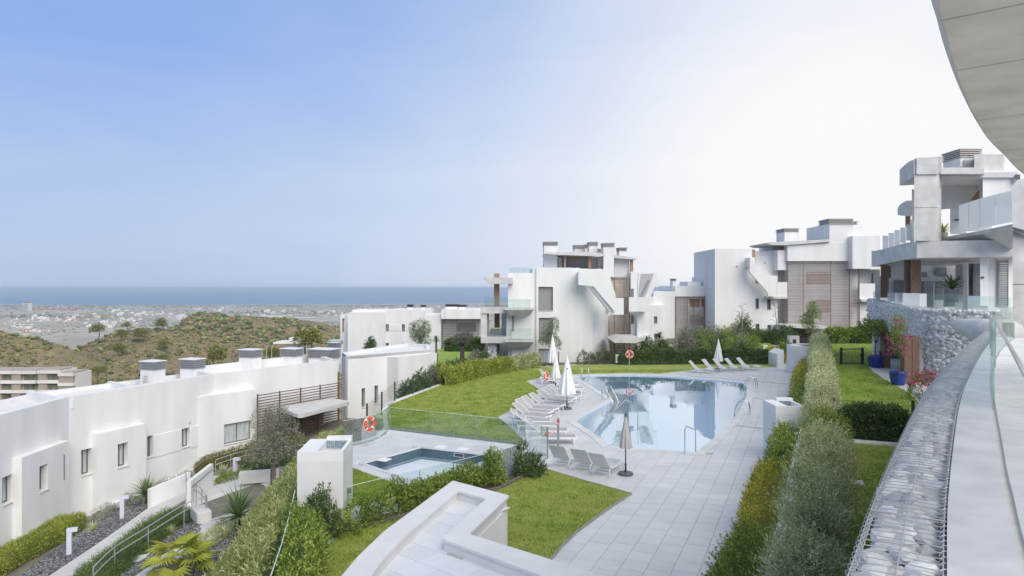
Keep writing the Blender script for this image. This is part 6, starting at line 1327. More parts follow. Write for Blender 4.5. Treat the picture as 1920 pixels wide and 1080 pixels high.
for i, (px, py) in enumerate([(1309, 699), (1333, 696), (1353, 695), (1375, 694), (1398, 693)]):
    x, y = G2(px, py); a = R(-42 if i else -30); place(sg, x + .3, y, a, f'white sling lounger with raised back, {["leftmost", "second from left", "middle one", "second from right", "rightmost"][i]} of the five beyond the pool', 'white sling loungers beyond the pool', f2_)
# folded parasols
def parasol(px, py, h, canv, label, r=.30, base=True, low=.32, tilt=0., logo=None):
    x, y, z = G(px, py); t = thing('parasol', label, 'parasol', (x, y, .004), 0, 'folded parasols round the pool')
    MB().tube([(0, 0, .05), (0, 0, h)], .022, 8).build('pole', DARKM, t, local=True, smooth=True)
    if base:
        MB().lathe([(.02, 0), (.26, 0), (.275, .02), (.275, .06), (.25, .085), (.04, .09)], (0, 0, 0), 24).build('base', mat('grey_base', (.10, .105, .11), .5, .1, 8), t, local=True, smooth=True)
        MB().lathe([(.035, .09), (.035, .36), (.045, .37), (.045, .40), (.03, .41)], (0, 0, 0), 10).build('sleeve', DARKM, t, local=True, smooth=True)
    def fn(u, v):
        k = 16; a = 2 * math.pi * u; zz = h - .05 - (h - .05 - h * low) * v; rr = .035 + (r - .035) * (v ** .8) * (1 - .12 * max(0, v - .85) / .15); pl = 1 + .22 * v * math.cos(8 * a) + .05 * math.sin(3 * a + 7 * v)
        return (rr * pl * math.cos(a), rr * pl * math.sin(a), zz)
    MB().grid(fn, 48, 12, True).build('canopy', canv, t, local=True, smooth=True)
    MB().lathe([(.0, h + .1), (.03, h + .06), (.03, h - .06), (.05, h - .1)], (0, 0, 0), 10, False).build('finial', DARKM if canv is CANVG else canv, t, local=True, smooth=True)
    if tilt: MB().tube([(r * .62, -.1, h * .66), (r * .7, -.12, h * .62)], .02, 5).build('tie_strap', canv, t, local=True)
    if logo:
        MB().cbox((0, -r * .55, h * .78), (.06, .02, .06)).build('blue_emblem', mat('emblem_blue', (.03, .06, .35), .5), t, local=True)
    return t
parasol(1173, 890, 2.15, CANVG, 'folded taupe parasol on a round dark base near the pool edge', .21, True, .45, 1)
parasol(1063, 767, 2.95, CANVW, 'large folded white parasol among the grey loungers', .46, True, .29, 1, True)
parasol(1042, 730, 2.35, CANVW, 'smaller folded off-white parasol behind the large white one', .31, True, .32, 1)
parasol(1036, 716, 3.35, CANVW, 'tall folded off-white parasol farthest back behind the grey loungers', .34, True, .42, 1)
parasol(1347, 691, 2.45, CANVW, 'folded white parasol behind the five white loungers', .36, True, .25, 1)
# lifebuoys on posts
def buoy(px, py, ph, rz, label, zb=0., r=.25):
    x, y, _ = G(px, py, zb); t = thing('lifebuoy_stand', label, 'lifebuoy', (x, y, zb), rz, 'orange lifebuoys on posts round the pool')
    MB().tube([(0, .03, 0), (0, .03, ph + .1)], .025, 8).build('post', GALV, t, local=True); MB().box(-.07, .07, .0, .028, ph - .12, ph + .2).build('back_plate', GALV, t, local=True)
    N_ = 32; 
    def tor(u0, u1, rr, m, name):
        def fn(u, v):
            a = 2 * math.pi * (u0 + (u1 - u0) * u); b = 2 * math.pi * v; q = r + rr * math.cos(b); return (q * math.cos(a), -.10 + rr * .85 * math.sin(b), ph + q * math.sin(a))
        MB().grid(fn, 8, 10).build(name, m, t, local=True, smooth=True)
    for k in range(4):
        a = k / 4 + .125; tor(a + .018, a + .232, .075, RED, 'float_segment'); tor(a - .018, a + .018, .0785, WHT, 'reflective_band')
    pts = [(r * 1.32 * math.cos(a), -.10 + .02 * math.sin(5 * a), ph + r * 1.32 * math.sin(a)) for a in [2 * math.pi * i / 32 for i in range(33)]]; MB().tube(pts, .009, 4, False).build('grab_line', WHT, t, local=True)
    return t
buoy(689, 838, 1.0, R(57), 'orange lifebuoy on a steel post beside the curved glass fence')
buoy(1021.5, 734.5, 1.05, R(58), 'orange lifebuoy on a post behind the grey loungers')
buoy(1180, 698, 1.45, R(3), 'orange lifebuoy on a post beyond the far pool edge, seen face on')
buoy(1455, 879, 1.22, R(86), 'lifebuoy seen edge-on beside the white shower wall and green shrubs')
buoy(1483, 762, .95, R(86), 'lifebuoy seen edge-on between the two white shower walls')
buoy(1495, 719, .95, R(84), 'lifebuoy seen edge-on near the far white shower wall')
# shower walls with a tiled recess in the top
MOSG = poolmat('blue_green_mosaic', (.05, .14, .22), (.22, .32, .36), (.45, .47, .47))
def shower(c, w, d, h, rz, label, z0=0.):
    t = thing('shower_wall', label, 'shower wall', (*c, z0), rz, 'white shower walls'); zt = h
    MB().box(-w / 2, w / 2, -d / 2, d / 2, 0, h - .28).build('wall', STUCCO2, t, local=True)
    m = MB(); a = .10
    m.box(-w / 2, w / 2, -d / 2, -d / 2 + a, h - .279, h); m.box(-w / 2, -w / 2 + .42 * w, -d / 2 + a + .001, d / 2 - .001, h - .279, h); m.box(w / 2 - a, w / 2, -d / 2 + a + .001, d / 2 - .25, h - .279, h - .001); m.box(-w / 2 + .42 * w + .001, w / 2, d / 2 - .249, d / 2, h - .279, h + .10); m.build('rim', STUCCO, t, local=True)
    x0, x1 = -w / 2 + .42 * w + .001, w / 2 - a - .001; MB().box(x0, x1, -d / 2 + a + .001, d / 2 - .25, h - .2795, h - .24).build('recess_floor', CONCP, t, local=True)
    k = max(5, int((x1 - x0) / .055)); mm = MB()
    for i in range(k):
        for j in range(4): mm.box(x0 + (x1 - x0) * (i + .06) / k, x0 + (x1 - x0) * (i + .94) / k, d / 2 - .262, d / 2 - .2495, h - .235 + j * .058, h - .18 + j * .058)
    stuff(mm.build('mosaic_tiles', MOSG, t, local=True)); MB().box(w / 2 + .002, w / 2 + .1, -.15, -.05, h - 1.4, h - 1.25).build('tap', STEEL, t, local=True)
    return t
shower((-5.45, 19.55), 1.27, 1.62, 2.2, R(4), 'tall white shower wall with a mosaic recess standing in front of the paddling pool')
shower((10.75, 26.4), 1.1, 1.5, 2.25, R(-3), 'white shower wall with a mosaic recess among the shrubs at the right deck edge')
shower((23.3, 53.5), 1.9, 1.6, 2.2, R(-3), 'far white shower wall with a mosaic recess at the end of the long hedge')
# pool ladders and rails
def rails(label, px, py, rz, kind, cat='pool ladder', s=1.0):
    x, y, _ = G(px, py); t = thing('pool_ladder', label, cat, (x, y, .0), rz, 'steel pool ladders and rails')
    for q in (-.26, .26):
        if kind == 'arc': pts = [(-.55 * s, q, .02), (-.52 * s, q, .45), (-.40 * s, q, .68), (-.1, q, .72), (.15, q, .40), (.25, q, -.1), (.25, q, -.9)]
        else: pts = [(-.5, q, .02), (-.5, q, .72), (-.38, q, .82), (-.25, q, .8), (.3, q, .05), (.45, q, -.4), (.35, q, -.7)]
        MB().tube(smooth_path(pts, 5), .022, 8).build('rail', STEEL, t, local=True, smooth=True)
    for k in range(3): MB().box(.18, .34, -.25, .25, -.35 - k * .25, -.32 - k * .25).build('tread', STEEL, t, local=True)
    return t
rails('steel pool ladder at the left point of the pool', 1146, 752, R(-50), 'arc2'); rails('steel pool ladder on the curved right pool edge, nearer one', 1386, 776, R(160), 'arc'); rails('steel pool ladder at the far right corner of the pool', 1403, 728, R(175), 'arc'); rails('pair of steel ladder hoops at the far left end of the pool', 1097, 705, R(-92), 'arc')
def handrail(label, pts):
    P = [Vector(p) for p in pts]; t = thing('pool_handrail', label, 'handrail', tuple(P[0]), 0, 'steel pool handrails'); MB().tube([tuple(p) for p in P], .021, 8).build('rail', STEEL, t)
    for p in (P[0], P[-1]): MB().lathe([(.0, 0), (.05, 0), (.05, .012), (.025, .02)], tuple(p), 12).build('foot_plate', STEEL, t)
a = G(1125, 823); b = G(1162, 812, -.9); handrail('bent steel handrail over the left pool edge', [a, (a[0], a[1], .62), (b[0] + .3, b[1], .85), (b[0] + .95, b[1] - .05, .6), (b[0] + .95, b[1] - .05, -.9)])
a = G(1284, 851); b = G(1310, 843); handrail('steel pool handrail at the near pool edge', [a, (a[0], a[1], 1.0), (a[0] + .15, a[1] + .25, 1.08), (b[0] + .12, b[1] + .9, .62), (b[0] + .12, b[1] + .9, -.9)])
# ------------------------------------------------------------------ fences
CLAMP = mat('fence_clamp', (.40, .41, .41), .35, metal=.7)
def glassfence(label, pts, h, step, posts=True, z=0., tint=GLASS, group='frameless glass fence runs'):
    t = thing('glass_fence', label, 'glass fence', (*pts[0], z), 0, group); P = [Vector((*p, 0)) for p in pts]; Lt = plen(P); n = max(1, round(Lt / step))
    for i in range(n):
        a, b = along(P, Lt * i / n + .012)[0], along(P, Lt * (i + 1) / n - .012)[0]; m = MB(); bar(m, (a.x, a.y, z + .02 + h / 2), (b.x, b.y, z + .02 + h / 2), .014, h); m.build('glass_panel', tint, t)
        m = MB(); bar(m, (a.x, a.y, z + h + .027), (b.x, b.y, z + h + .027), .02, .012); m.build('top_edge', mat('glass_edge', (.62, .70, .68), .2, .02, 3), t)
        if posts: MB().tube([(a.x, a.y, z), (a.x, a.y, z + h * .98)], .013, 6).build('post', CLAMP, t)
    b = along(P, Lt)[0]
    if posts: MB().tube([(b.x, b.y, z), (b.x, b.y, z + h * .98)], .013, 6).build('post', CLAMP, t)
    m = MB()
    for i in range(len(pts) - 1): bar(m, (*pts[i], z + .012), (*pts[i + 1], z + .012), .05, .022)
    m.build('base_channel', CLAMP, t); return t
glassfence('glass fence along the near edge of the main lawn', [G2(732, 806), G2(860, 821), G2(987, 836), G2(1012, 842), G2(1026, 859)], 1.05, 1.15, tint=GLASSG)
glassfence('glass fence between the paddling pool and the shrubs', [G2(1026, 860), G2(950, 895), G2(825, 930), G2(706, 963), G2(643, 981)], 1.0, 1.35)
glassfence('curved glass fence at the left deck edge behind the lifebuoy', [p[:2] for p in smooth_path([G(642, 839, 0), G(682, 831, 0), G(712, 820, 0), G(729, 803, 0), G(727, 780, 0)], 4)], 1.1, .95, False, tint=GLASSG)
glassfence('glass fence sloping down beside the tall shower wall at lower left', [(-6.15, 18.9), (-5.3, 15.6), (-4.72, 12.9)], 1.05, 2.0, False, tint=GLASSG)
for i, (px, py, h) in enumerate([(1026, 859, 1.22), (1046.5, 841, 1.3)]):
    x, y, _ = G(px, py); tag(MB().box(x - .045, x + .045, y - .045, y + .045, 0, h).build('gate_post', mat('grey_post', (.24, .25, .25), .4, .05, 4)), ['nearer grey steel gate post at the gap in the glass fence', 'farther grey steel gate post beside the lounger row'][i], 'gate post', 'grey gate posts')
a, b = G(1026, 859), G(1046.5, 841); tp = thing('barrier_tape', 'red and white barrier tape hanging between the two grey gate posts', 'tape', (a[0], a[1], 1.0)); n = 14
for i in range(n):
    q = []
    for f in (i / n, (i + 1) / n): zz = 1.02 + .15 * f - .30 * math.sin(math.pi * f) * (1 - f * .3); q.append((a[0] + (b[0] - a[0]) * f, a[1] + (b[1] - a[1]) * f, zz))
    m = MB(); bar(m, q[0], q[1], .006, .06); m.build('tape_segment', RED if i % 2 else WHT, tp)
for (c, z) in ((a, 1.0), (b, 1.17)): MB().lathe([(.075, -.04), (.075, .04)], (c[0], c[1], z), 8).build('tape_knot', RED, tp)
MESHM = mat('dark_green_mesh', (.045, .06, .055), .5, .1, 6)
def meshfence(label, pts, h, step=2.0, wires=True, z=0.):
    pts = [p if len(p) > 2 else (*p, z) for p in pts]; t = thing('mesh_fence', label, 'fence', pts[0], 0, 'dark wire mesh fences'); P = [Vector(p) for p in pts]; Lt = plen(P); n = max(1, round(Lt / step))
    for i in range(n + 1):
        p = along(P, Lt * i / n * .9999)[0]; MB().box(p.x - .04, p.x + .04, p.y - .04, p.y + .04, p.z - .1, p.z + h + .06).build('post', DARKM, t)
    m = MB()
    for k in range(7):
        zz = h * (.08 + .9 * k / 6)
        for i in range(len(P) - 1): bar(m, P[i] + Vector((0, 0, zz)), P[i + 1] + Vector((0, 0, zz)), .006, .008)
    if wires:
        nn = int(Lt / .16)
        for i in range(nn): p = along(P, Lt * i / nn)[0]; m.box(p.x - .003, p.x + .003, p.y - .003, p.y + .003, p.z + .05, p.z + h)
    stuff(m.build('mesh_wires', MESHM, t)); return t
meshfence('dark post and mesh fence along the lower left edge of the main lawn', [(*G2(688, 800, -.4), -.4), (*G2(742, 752), 0), (*G2(832, 720), 0), (*G2(905, 703), 0)], 1.15, 2.6)
meshfence('dark mesh fence in front of the centre apartment house', [G2(1000, 687), G2(1080, 684), G2(1145, 684)], 1.15, 2.3, False)
meshfence('dark mesh fence behind the clipped hedge of the garden lawn', [(*Gg(1562, 800), GZ), (*Gg(1640, 804), GZ), (*Gg(1712, 806), GZ)], .98, 2.2)
meshfence('dark mesh fence at the far end of the garden lawn beside the gate', [(*Gg(1552, 685), GZ), (*Gg(1577, 684), GZ)], 1.0, 1.2); meshfence('dark mesh fence between the gate and the potted tree', [(*Gg(1618, 684), GZ), (*Gg(1650, 690), GZ)], 1.0, 1.2)
meshfence('dark mesh fence round the bright lower lawn beside the olive tree', [(*G2(820, 683, -2.2), -2.2), (*G2(872, 690, -2.2), -2.2), (*G2(905, 690, -2.2), -2.2)], 1.1, 3, False)
x0, y0 = Gg(1577, 684); x1, y1 = Gg(1617, 684); gt = thing('garden_gate', 'small dark framed wire gate standing on the garden lawn', 'gate', ((x0 + x1) / 2, y0, GZ)); GGM = mat('gate_green', (.02, .05, .06), .4)
for x in (x0, x1): MB().box(x - .06, x + .06, y0 - .05, y0 + .05, GZ, GZ + 1.12).build('post', GGM, gt)
m = MB(); m.box(x0 + .061, x1 - .061, y0 - .03, y0 + .03, GZ + 1.0, GZ + 1.06); m.box(x0 + .061, x1 - .061, y0 - .03, y0 + .03, GZ + .08, GZ + .14); m.build('gate_frame', GGM, gt)
m = MB()
for k in range(11): x = x0 + .1 + (x1 - x0 - .2) * k / 10; m.box(x - .006, x + .006, y0 - .006, y0 + .006, GZ + .141, GZ + .999)
stuff(m.build('gate_wires', GGM, gt)); MB().box(x1 - .16, x1 - .08, y0 - .08, y0 - .031, GZ + .55, GZ + .72).build('lock', DARKM, gt)
# entrance stubs beyond the deck
for (px, w, y0_, y1_, Y, lab) in ((1462, 1.0, 657, 690, 57, 'white end pier at the far exit of the pool deck'), ):
    x, y, _ = W(px, 0, Y); t = thing('end_pier', lab, 'wall', (x, y, 0)); m = MB(); m.hexa([(x - .2, y, 0), (x + .35, y, 0), (x + .35, y + 2, 0), (x - .2, y + 2, 0), (x - .2, y, 1.15), (x + .35, y, 1.5), (x + .35, y + 2, 1.5), (x - .2, y + 2, 1.15)]); m.build('wall', STUCCO, t)
x, y = G2(1485, 661); t = thing('low_wall', 'low pale wall across the path beyond the far deck exit', 'wall', (x, y, 0)); MB().box(x - 2, x + 2.4, y, y + .3, -.3, .75).build('wall', CONCP, t)
x, y, z = W(1490, 650, 70); t = thing('meter_box', 'white meter cabinet in front of the brown slatted entrance screen', 'cabinet', (x, y, .2)); MB().box(x - .55, x + .5, y, y + .6, .0, 1.75).build('cabinet', STUCCO, t); MB().box(x - .2, x + .15, y - .03, y - .002, 1.0, 1.4).build('hatch', DARKM, t); MB().box(x - .1, x + .1, y - .03, y - .002, .4, .6).build('vent', DARKM, t)

# ================================================================== left garden things
def bollard(px, py, h, label, rz=.4):
    x, y, z = GL(px, py); t = thing('bollard_light', label, 'bollard light', (x, y, z), rz, 'white bollard lights'); bm_ = mat('lilac_white_metal', (.62, .64, .74), .45, .05, 5)
    MB().box(-.09, .09, -.09, .09, 0, h - .14).build('post', bm_, t, local=True); MB().box(-.09, .30, -.1, .1, h - .139, h).build('lamp_head', bm_, t, local=True); MB().box(.10, .28, -.08, .08, h - .155, h - .1395).build('diffuser', WHT, t, local=True)
bollard(130, 1041, 1.15, 'white bollard light beside the yellow-green hedge'); bollard(229, 973, 1.15, 'white bollard light in the gravel below the yucca'); bollard(441, 893, 1.05, 'white bollard light behind the curved steel railing', -.3); 
x, y, z = GL(486, 903); t = thing('bench', 'long pale stone bench under the olive tree on the left plaza', 'bench', (x, y, z)); 
MB().cbox((x, y, z + .28), (1.95, .55, .56), .28).build('seat', CONCP, t, bevel=.02)
x, y, z = GL(377, 975); t = thing('bench', 'short pale stone bench beside the bend of the steel railing', 'bench', (x, y, z)); MB().cbox((x, y, z + .25), (1.2, .6, .5), -.9).build('seat', CONCP, t, bevel=.03)
# sloping parapet walls beside the path
def pwall(name, label, a, b, ha, hb, th=.2):
    a, b = Vector(a), Vector(b); t = thing(name, label, 'wall', tuple(a)); n = Vector((-(b - a).y, (b - a).x, 0)).normalized() * th; MB().hexa([a - Vector((0, 0, .5)), b - Vector((0, 0, .5)), b + n - Vector((0, 0, .5)), a + n - Vector((0, 0, .5)), a + Vector((0, 0, ha)), b + Vector((0, 0, hb)), b + n + Vector((0, 0, hb)), a + n + Vector((0, 0, ha))]).build('wall', STUCCO, t); return t
w1 = pwall('ramp_wall', 'white sloping ramp wall with a dark handrail near the plaza', GL(358, 950), GL(400, 915), 1.25, 1.32); a, b = Vector(GL(360, 947)), Vector(GL(396, 918)); MB().tube([a + Vector((.1, -.12, .95)), b + Vector((.1, -.12, 1.1))], .02, 6).build('handrail', DARKM, w1)
pwall('ramp_wall', 'long low white ramp wall between the path and the juniper bed', GL(282, 952), GL(357, 918), .95, .95); 
def railing(label, pts, h=.95, step=4):
    P = [Vector(p) for p in smooth_path(pts, 5)]; t = thing('steel_railing', label, 'railing', tuple(P[0]), 0, 'grey steel railings in the left garden')
    for q in (h, h - .28): MB().tube([p + Vector((0, 0, q)) for p in P], .024, 8).build('rail', GALV2, t, smooth=True)
    for i in range(0, len(P), step): MB().tube([P[i], P[i] + Vector((0, 0, h - .0))], .024, 6).build('post', GALV2, t)
GALV2 = mat('painted_grey_steel', (.40, .40, .42), .4, .05, 6, metal=.3)
railing('steel railing that curves down beside the juniper bed', [GL(175, 1120), GL(215, 1078), GL(278, 1035), GL(345, 990), GL(386, 972)], 1.0, 5)
railing('short bent steel railing at the end of the plaza', [GL(388, 972), GL(372, 950), GL(352, 938), GL(348, 915)], 1.0, 3)
railing('curved steel railing behind the bench on the plaza', [GL(404, 893), GL(440, 880), GL(480, 872), GL(560, 866), GL(640, 850)], .95, 4)
railing('steel stair railing below the curved glass fence', [(*G2(640, 838, -2.2), -2.4), (*G2(665, 825, -1.6), -1.7), (*G2(684, 815, -1.0), -1.1)], .95, 4)
# brown timber steps at the left frame edge
st_ = thing('timber_steps', 'dark timber steps at the left frame edge below the white building', 'steps', GL(20, 1020))
for k, (px, py) in enumerate([(46, 1016), (34, 1023), (22, 1030), (10, 1037), (0, 1044)]):
    x, y, z = GL(px, py, .35); MB().cbox((x - .1, y, z), (1.3, .3, .07), .25).build('tread', WOOD, st_)
for i, (px, py, w, d) in enumerate([(265, 1048, .7, .55), (283, 1076, .6, .4), (318, 1047, .8, .6)]):
    x, y, z = GL(px, py); tag(MB().cbox((x, y, z + .03), (w, d, .07), .6).build('stone_slab', CONCP, bevel=.01), ['pale square slab in the mulch below the steel railing', 'pale slab at the bottom frame edge beside the mulch', 'pale slab partly under the fan palm'][i], 'slab')
tag(MB().cbox((*G2(608, 1018), .05), (.5, .35, .05), .3).build('utility_cover', mat('teal_cover', (.20, .36, .36), .5, .2, 6)), 'faded teal utility cover at the corner of the terrace lawn', 'cover')
# ================================================================== planting
GREYH = leafmat('silver_green_leaf', (.17, .19, .08), (.36, .385, .19), (.51, .52, .32), trans=.2)
FRESH = leafmat('fresh_green_leaf', (.065, .105, .02), (.16, .22, .04), (.32, .36, .08), trans=.25)
YELG = leafmat('yellow_green_leaf', (.13, .14, .02), (.30, .28, .035), (.48, .40, .07), trans=.25)
YGH = leafmat('yellow_green_hedge_leaf', (.11, .145, .025), (.24, .27, .05), (.39, .38, .08), trans=.25)
DARKG = leafmat('dark_green_leaf', (.03, .055, .02), (.075, .115, .035), (.15, .19, .06), trans=.2)
OLIVE = leafmat('olive_leaf', (.085, .095, .065), (.17, .18, .125), (.27, .27, .20), trans=.15)
NER = leafmat('oleander_leaf', (.10, .13, .035), (.23, .27, .085), (.42, .43, .20), trans=.25)
JUN = leafmat('juniper_sprig', (.04, .07, .022), (.09, .14, .04), (.16, .21, .07), trans=.15)
GREYT = leafmat('grey_tuft', (.15, .15, .12), (.26, .25, .20), (.36, .34, .28), trans=.15)
BRNG = leafmat('bronze_hedge_leaf', (.07, .075, .02), (.15, .14, .035), (.22, .17, .05), trans=.15)
BOUG = leafmat('magenta_bract', (.35, .02, .12), (.55, .04, .20), (.60, .12, .30), trans=.3)
PALM = leafmat('yellow_green_frond', (.13, .16, .02), (.26, .28, .04), (.36, .36, .07), trans=.3)
YUC = leafmat('yucca_blade', (.055, .09, .04), (.11, .155, .07), (.19, .23, .12), trans=.1)
AGV = leafmat('striped_agave_blade', (.16, .20, .11), (.28, .32, .18), (.40, .42, .24), trans=.1)
def gl3(px, py, dz=0): return GL(px, py, dz)
# ---- right: long silver hedge and the shrubs at the deck edge
HW = ['nearest the bottom frame edge', 'second from the bottom frame edge', 'third from the bottom frame edge', 'fourth along the row, by the yellow shrub', 'fifth along the row, above the stepping stone', 'sixth along the row, by the gravel strip', 'seventh along the row, beside the cross hedge', 'eighth along the row, opposite the nearer shower wall', 'ninth along the row, where the clipped part begins']
HP = [(4.9, 11.1), (5.65, 12.6), (6.5, 14.1), (7.3, 15.7), (8.1, 17.3), (8.95, 19.0), (9.85, 20.9), (10.7, 22.8), (11.55, 24.6)]
for i, (x, y) in enumerate(HP):
    bush('silver_shrub', f'silver green leafy shrub, {HW[i]}', 'shrub', (x + random.uniform(-.08, .08), y, GZ), random.uniform(.46, .66), random.uniform(.7, 1.15), 900, 9, .064, .36, GREYH if i != 6 else FRESH, 'silver shrubs along the garden edge', 120 + i, .30, .75, lum=.3, spread=.7, jit=.42)
hedge('long_hedge', 'long silver green hedge between pool deck and garden that ends by the far shower wall', 'hedge', [(11.8, 25.3, GZ), (18.3, 39.4, GZ), (25.4, 55.1, GZ)], 1.0, 1.05, 6000, 7, .085, .4, GREYH, .28, .7, .6, .26, seed=12, lump_k=1.2)
def dp(Y, off): 
    xs = np.interp(Y, [10, 15.7, 25, 53], [2.6, 5.35, 9.84, 22.9]); return (float(xs) + off, Y, .02)
hedge('deck_shrub', 'glossy green shrub at the bottom frame edge beside the silver hedge', 'shrub', [dp(11.5, .45), dp(13.2, .5), dp(14.8, .6)], 1.2, 1.55, 2200, 8, .07, .42, FRESH, .2, .6, .6, .25, seed=3)
hedge('deck_shrub', 'yellow leaved shrub spilling onto the paving beside the silver hedge', 'shrub', [dp(15.0, .6), dp(17.5, .55), dp(20.2, .6)], 1.25, 1.5, 3200, 8, .06, .42, YELG, .18, .6, .5, .3, seed=4)
hedge('deck_shrub', 'tall loose green shrub behind the lifebuoy nearest the shower wall', 'shrub', [dp(20.6, .65), dp(22.6, .8), dp(24.7, .95)], 1.25, 1.7, 2800, 7, .075, .42, FRESH, .22, .6, .5, .3, seed=5)
hedge('deck_shrub', 'green shrub behind the middle white shower wall', 'shrub', [dp(29.0, .9), dp(33, .9), dp(38.5, .8)], 1.2, 1.5, 2200, 6, .09, .45, FRESH, .22, .6, .5, .25, seed=6)
hedge('deck_shrub', 'bright yellow shrub between the two far lifebuoys', 'shrub', [dp(39, .7), dp(44.5, .7), dp(50, .8)], 1.3, 1.5, 2400, 6, .09, .45, YELG, .2, .6, .5, .25, seed=7)
# ---- right: garden
gz = lambda px, py: (*Gg(px, py), GZ)
hedge('clipped_hedge', 'clipped dark green hedge crossing the garden between the two lawns', 'hedge', [gz(1565, 817), gz(1640, 822), gz(1712, 829)], 1.0, 1.05, 2600, 7, .075, .5, DARKG, .12, .45, .6, .12, seed=8)
hedge('low_hedge', 'green flowering hedge closing the far end of the garden lawn', 'hedge', [gz(1553, 643), gz(1590, 641), gz(1640, 643)], 1.4, 1.2, 1300, 5, .16, .5, FRESH, .2, .5, .5, .15, seed=9)
def pot(px, py, s, label, fn):
    x, y, z = gz(px, py); t = thing('blue_pot', label, 'plant pot', (x, y, GZ + .036), 0, 'blue glazed pots on the patio'); MB().lathe([(.0, 0), (.30 * s, 0), (.36 * s, .1 * s), (.43 * s, .45 * s), (.42 * s, .62 * s), (.46 * s, .66 * s), (.46 * s, .74 * s), (.40 * s, .74 * s), (.38 * s, .64 * s), (0, .64 * s)], (0, 0, 0), 28, False).build('pot', BLUEPOT, t, local=True, smooth=True); MB().lathe([(0, .645 * s), (.375 * s, .645 * s)], (0, 0, 0), 20, False).build('soil', SOIL, t, local=True); return (x, y, GZ + .66 * s)
b = pot(1642, 690, 1.0, 'blue glazed pot with a round leafy tree, farther one', None); tree('potted_tree', 'round leafy small tree in the farther blue pot', 'tree', b, 2.35, (.95, .75), 1500, .11, .5, FRESH, tr=.05, clumps=9, seed=21, trunkfrac=.38)
b = pot(1684, 723, .92, 'blue glazed pot with a red flowering climber, nearer one', None); tb = tree('potted_climber', 'thin red flowering bougainvillea standing in the nearer blue pot', 'plant', b, 2.9, (.42, 1.15), 700, .08, .5, FRESH, tr=.035, clumps=8, seed=22, trunkfrac=.25)
P, v = bush_points((b[0], b[1], b[2] + 1.7), .5, 1.15, 150, 4, .3, -.9); lp, ld, lg_ = shoots(P, v, 3, .1, .07, .3); fl_ = leaves('flower', lp, ld, lg_, .8, BOUG, tb, origin=b)
x, y = Gg(1724, 752); bt_ = bush('bougainvillea', 'magenta flowering bougainvillea bush beside the stone wall', 'shrub', (x + .25, y, GZ), .65, 1.1, 420, 6, .08, .5, FRESH, seed=23, core=False); P, v = bush_points((x + .2, y - .1, GZ + .75), .62, .6, 150, 5, .3, -.3); lp, ld, lg_ = shoots(P, v, 4, .1, .075, .3); leaves('flower', lp, ld, lg_, .8, BOUG, bt_, origin=(x + .25, y, GZ))
# ---- blades: yuccas, agaves, palms
def blade_mesh(Lb, w, m, fold=.35, droop=.12):
    mb = MB(); n = 5; prof_ = [.5, .9, 1., .8, .45, .03]
    for i in range(n + 1):
        t = i / n; hw = w * .5 * prof_[i]; z = -droop * Lb * t * t; mb.v += [(-hw, Lb * t, z + hw * fold), (0, Lb * t, z), (hw, Lb * t, z + hw * fold)]
    for i in range(n): a = i * 3; mb.f += [[a, a + 1, a + 4, a + 3], [a + 1, a + 2, a + 5, a + 4]]
    me = bpy.data.meshes.new('leaf'); me.from_pydata(mb.v, [], mb.f); me.materials.append(m); return me
def rosette(name, label, cat, c, Lb, w, n, m, low=-.25, group=None, droop=.12, stem=.15, seed=1, elmax=1.45):
    rr = random.Random(seed); t = thing(name, label, cat, tuple(c), 0, group); me = [blade_mesh(Lb * k, w, m, droop=droop) for k in (.8, .92, 1.05)]
    MB().lathe([(.07, -.3), (.09, stem * .5), (.05, stem + .1)], (0, 0, 0), 8).build('stem', BARKD, t, local=True)
    for i in range(n):
        a = i * 2.39996 + rr.uniform(-.2, .2); e = low + (elmax - low) * (i / n) ** 1.0 + rr.uniform(-.1, .1); o = bpy.data.objects.new('leaf', me[i % 3]); COL.objects.link(o); o.parent = t
        o.location = (0, 0, stem + .1 * i / n); o.rotation_euler = (Matrix.Rotation(a, 3, 'Z') @ Matrix.Rotation(e, 3, 'X') @ Matrix.Rotation(rr.uniform(-.3, .3), 3, 'Y')).to_euler()
    return t
rosette('yucca', 'spiky green yucca in the gravel below the white building', 'yucca', gl3(274, 945), 1.05, .085, 90, YUC, stem=.45, seed=1)
rosette('yucca', 'large spiky yucca on the left edge of the oleander slope', 'yucca', gl3(447, 985, .25), 1.35, .095, 95, YUC, low=-.35, stem=.35, seed=2)
rosette('agave', 'pale striped agave behind the white ramp wall', 'agave', gl3(418, 897), .75, .07, 60, AGV, stem=.1, seed=3, low=.0)
rosette('grass_tuft', 'small grassy tuft at the end of the yellow-green hedge', 'grass tuft', gl3(174, 997), .45, .025, 90, GREYH, stem=.02, seed=4, low=.15, droop=.3)
rosette('grass_tuft', 'grassy tuft in the mulch beside the steel railing', 'grass tuft', gl3(320, 1003), .4, .02, 70, GREYH, stem=.02, seed=5, low=.2, droop=.3)
rosette('grass_tuft', 'large grassy tuft behind the fan palm', 'grass tuft', gl3(372, 1045), .95, .035, 110, GREYH, stem=.03, seed=6, low=.25, droop=.3)
rosette('grass_tuft', 'grassy tuft at the tip of the gravel beside the plaza', 'grass tuft', gl3(421, 1010), .55, .03, 80, GREYH, stem=.02, seed=7, low=.25, droop=.3)
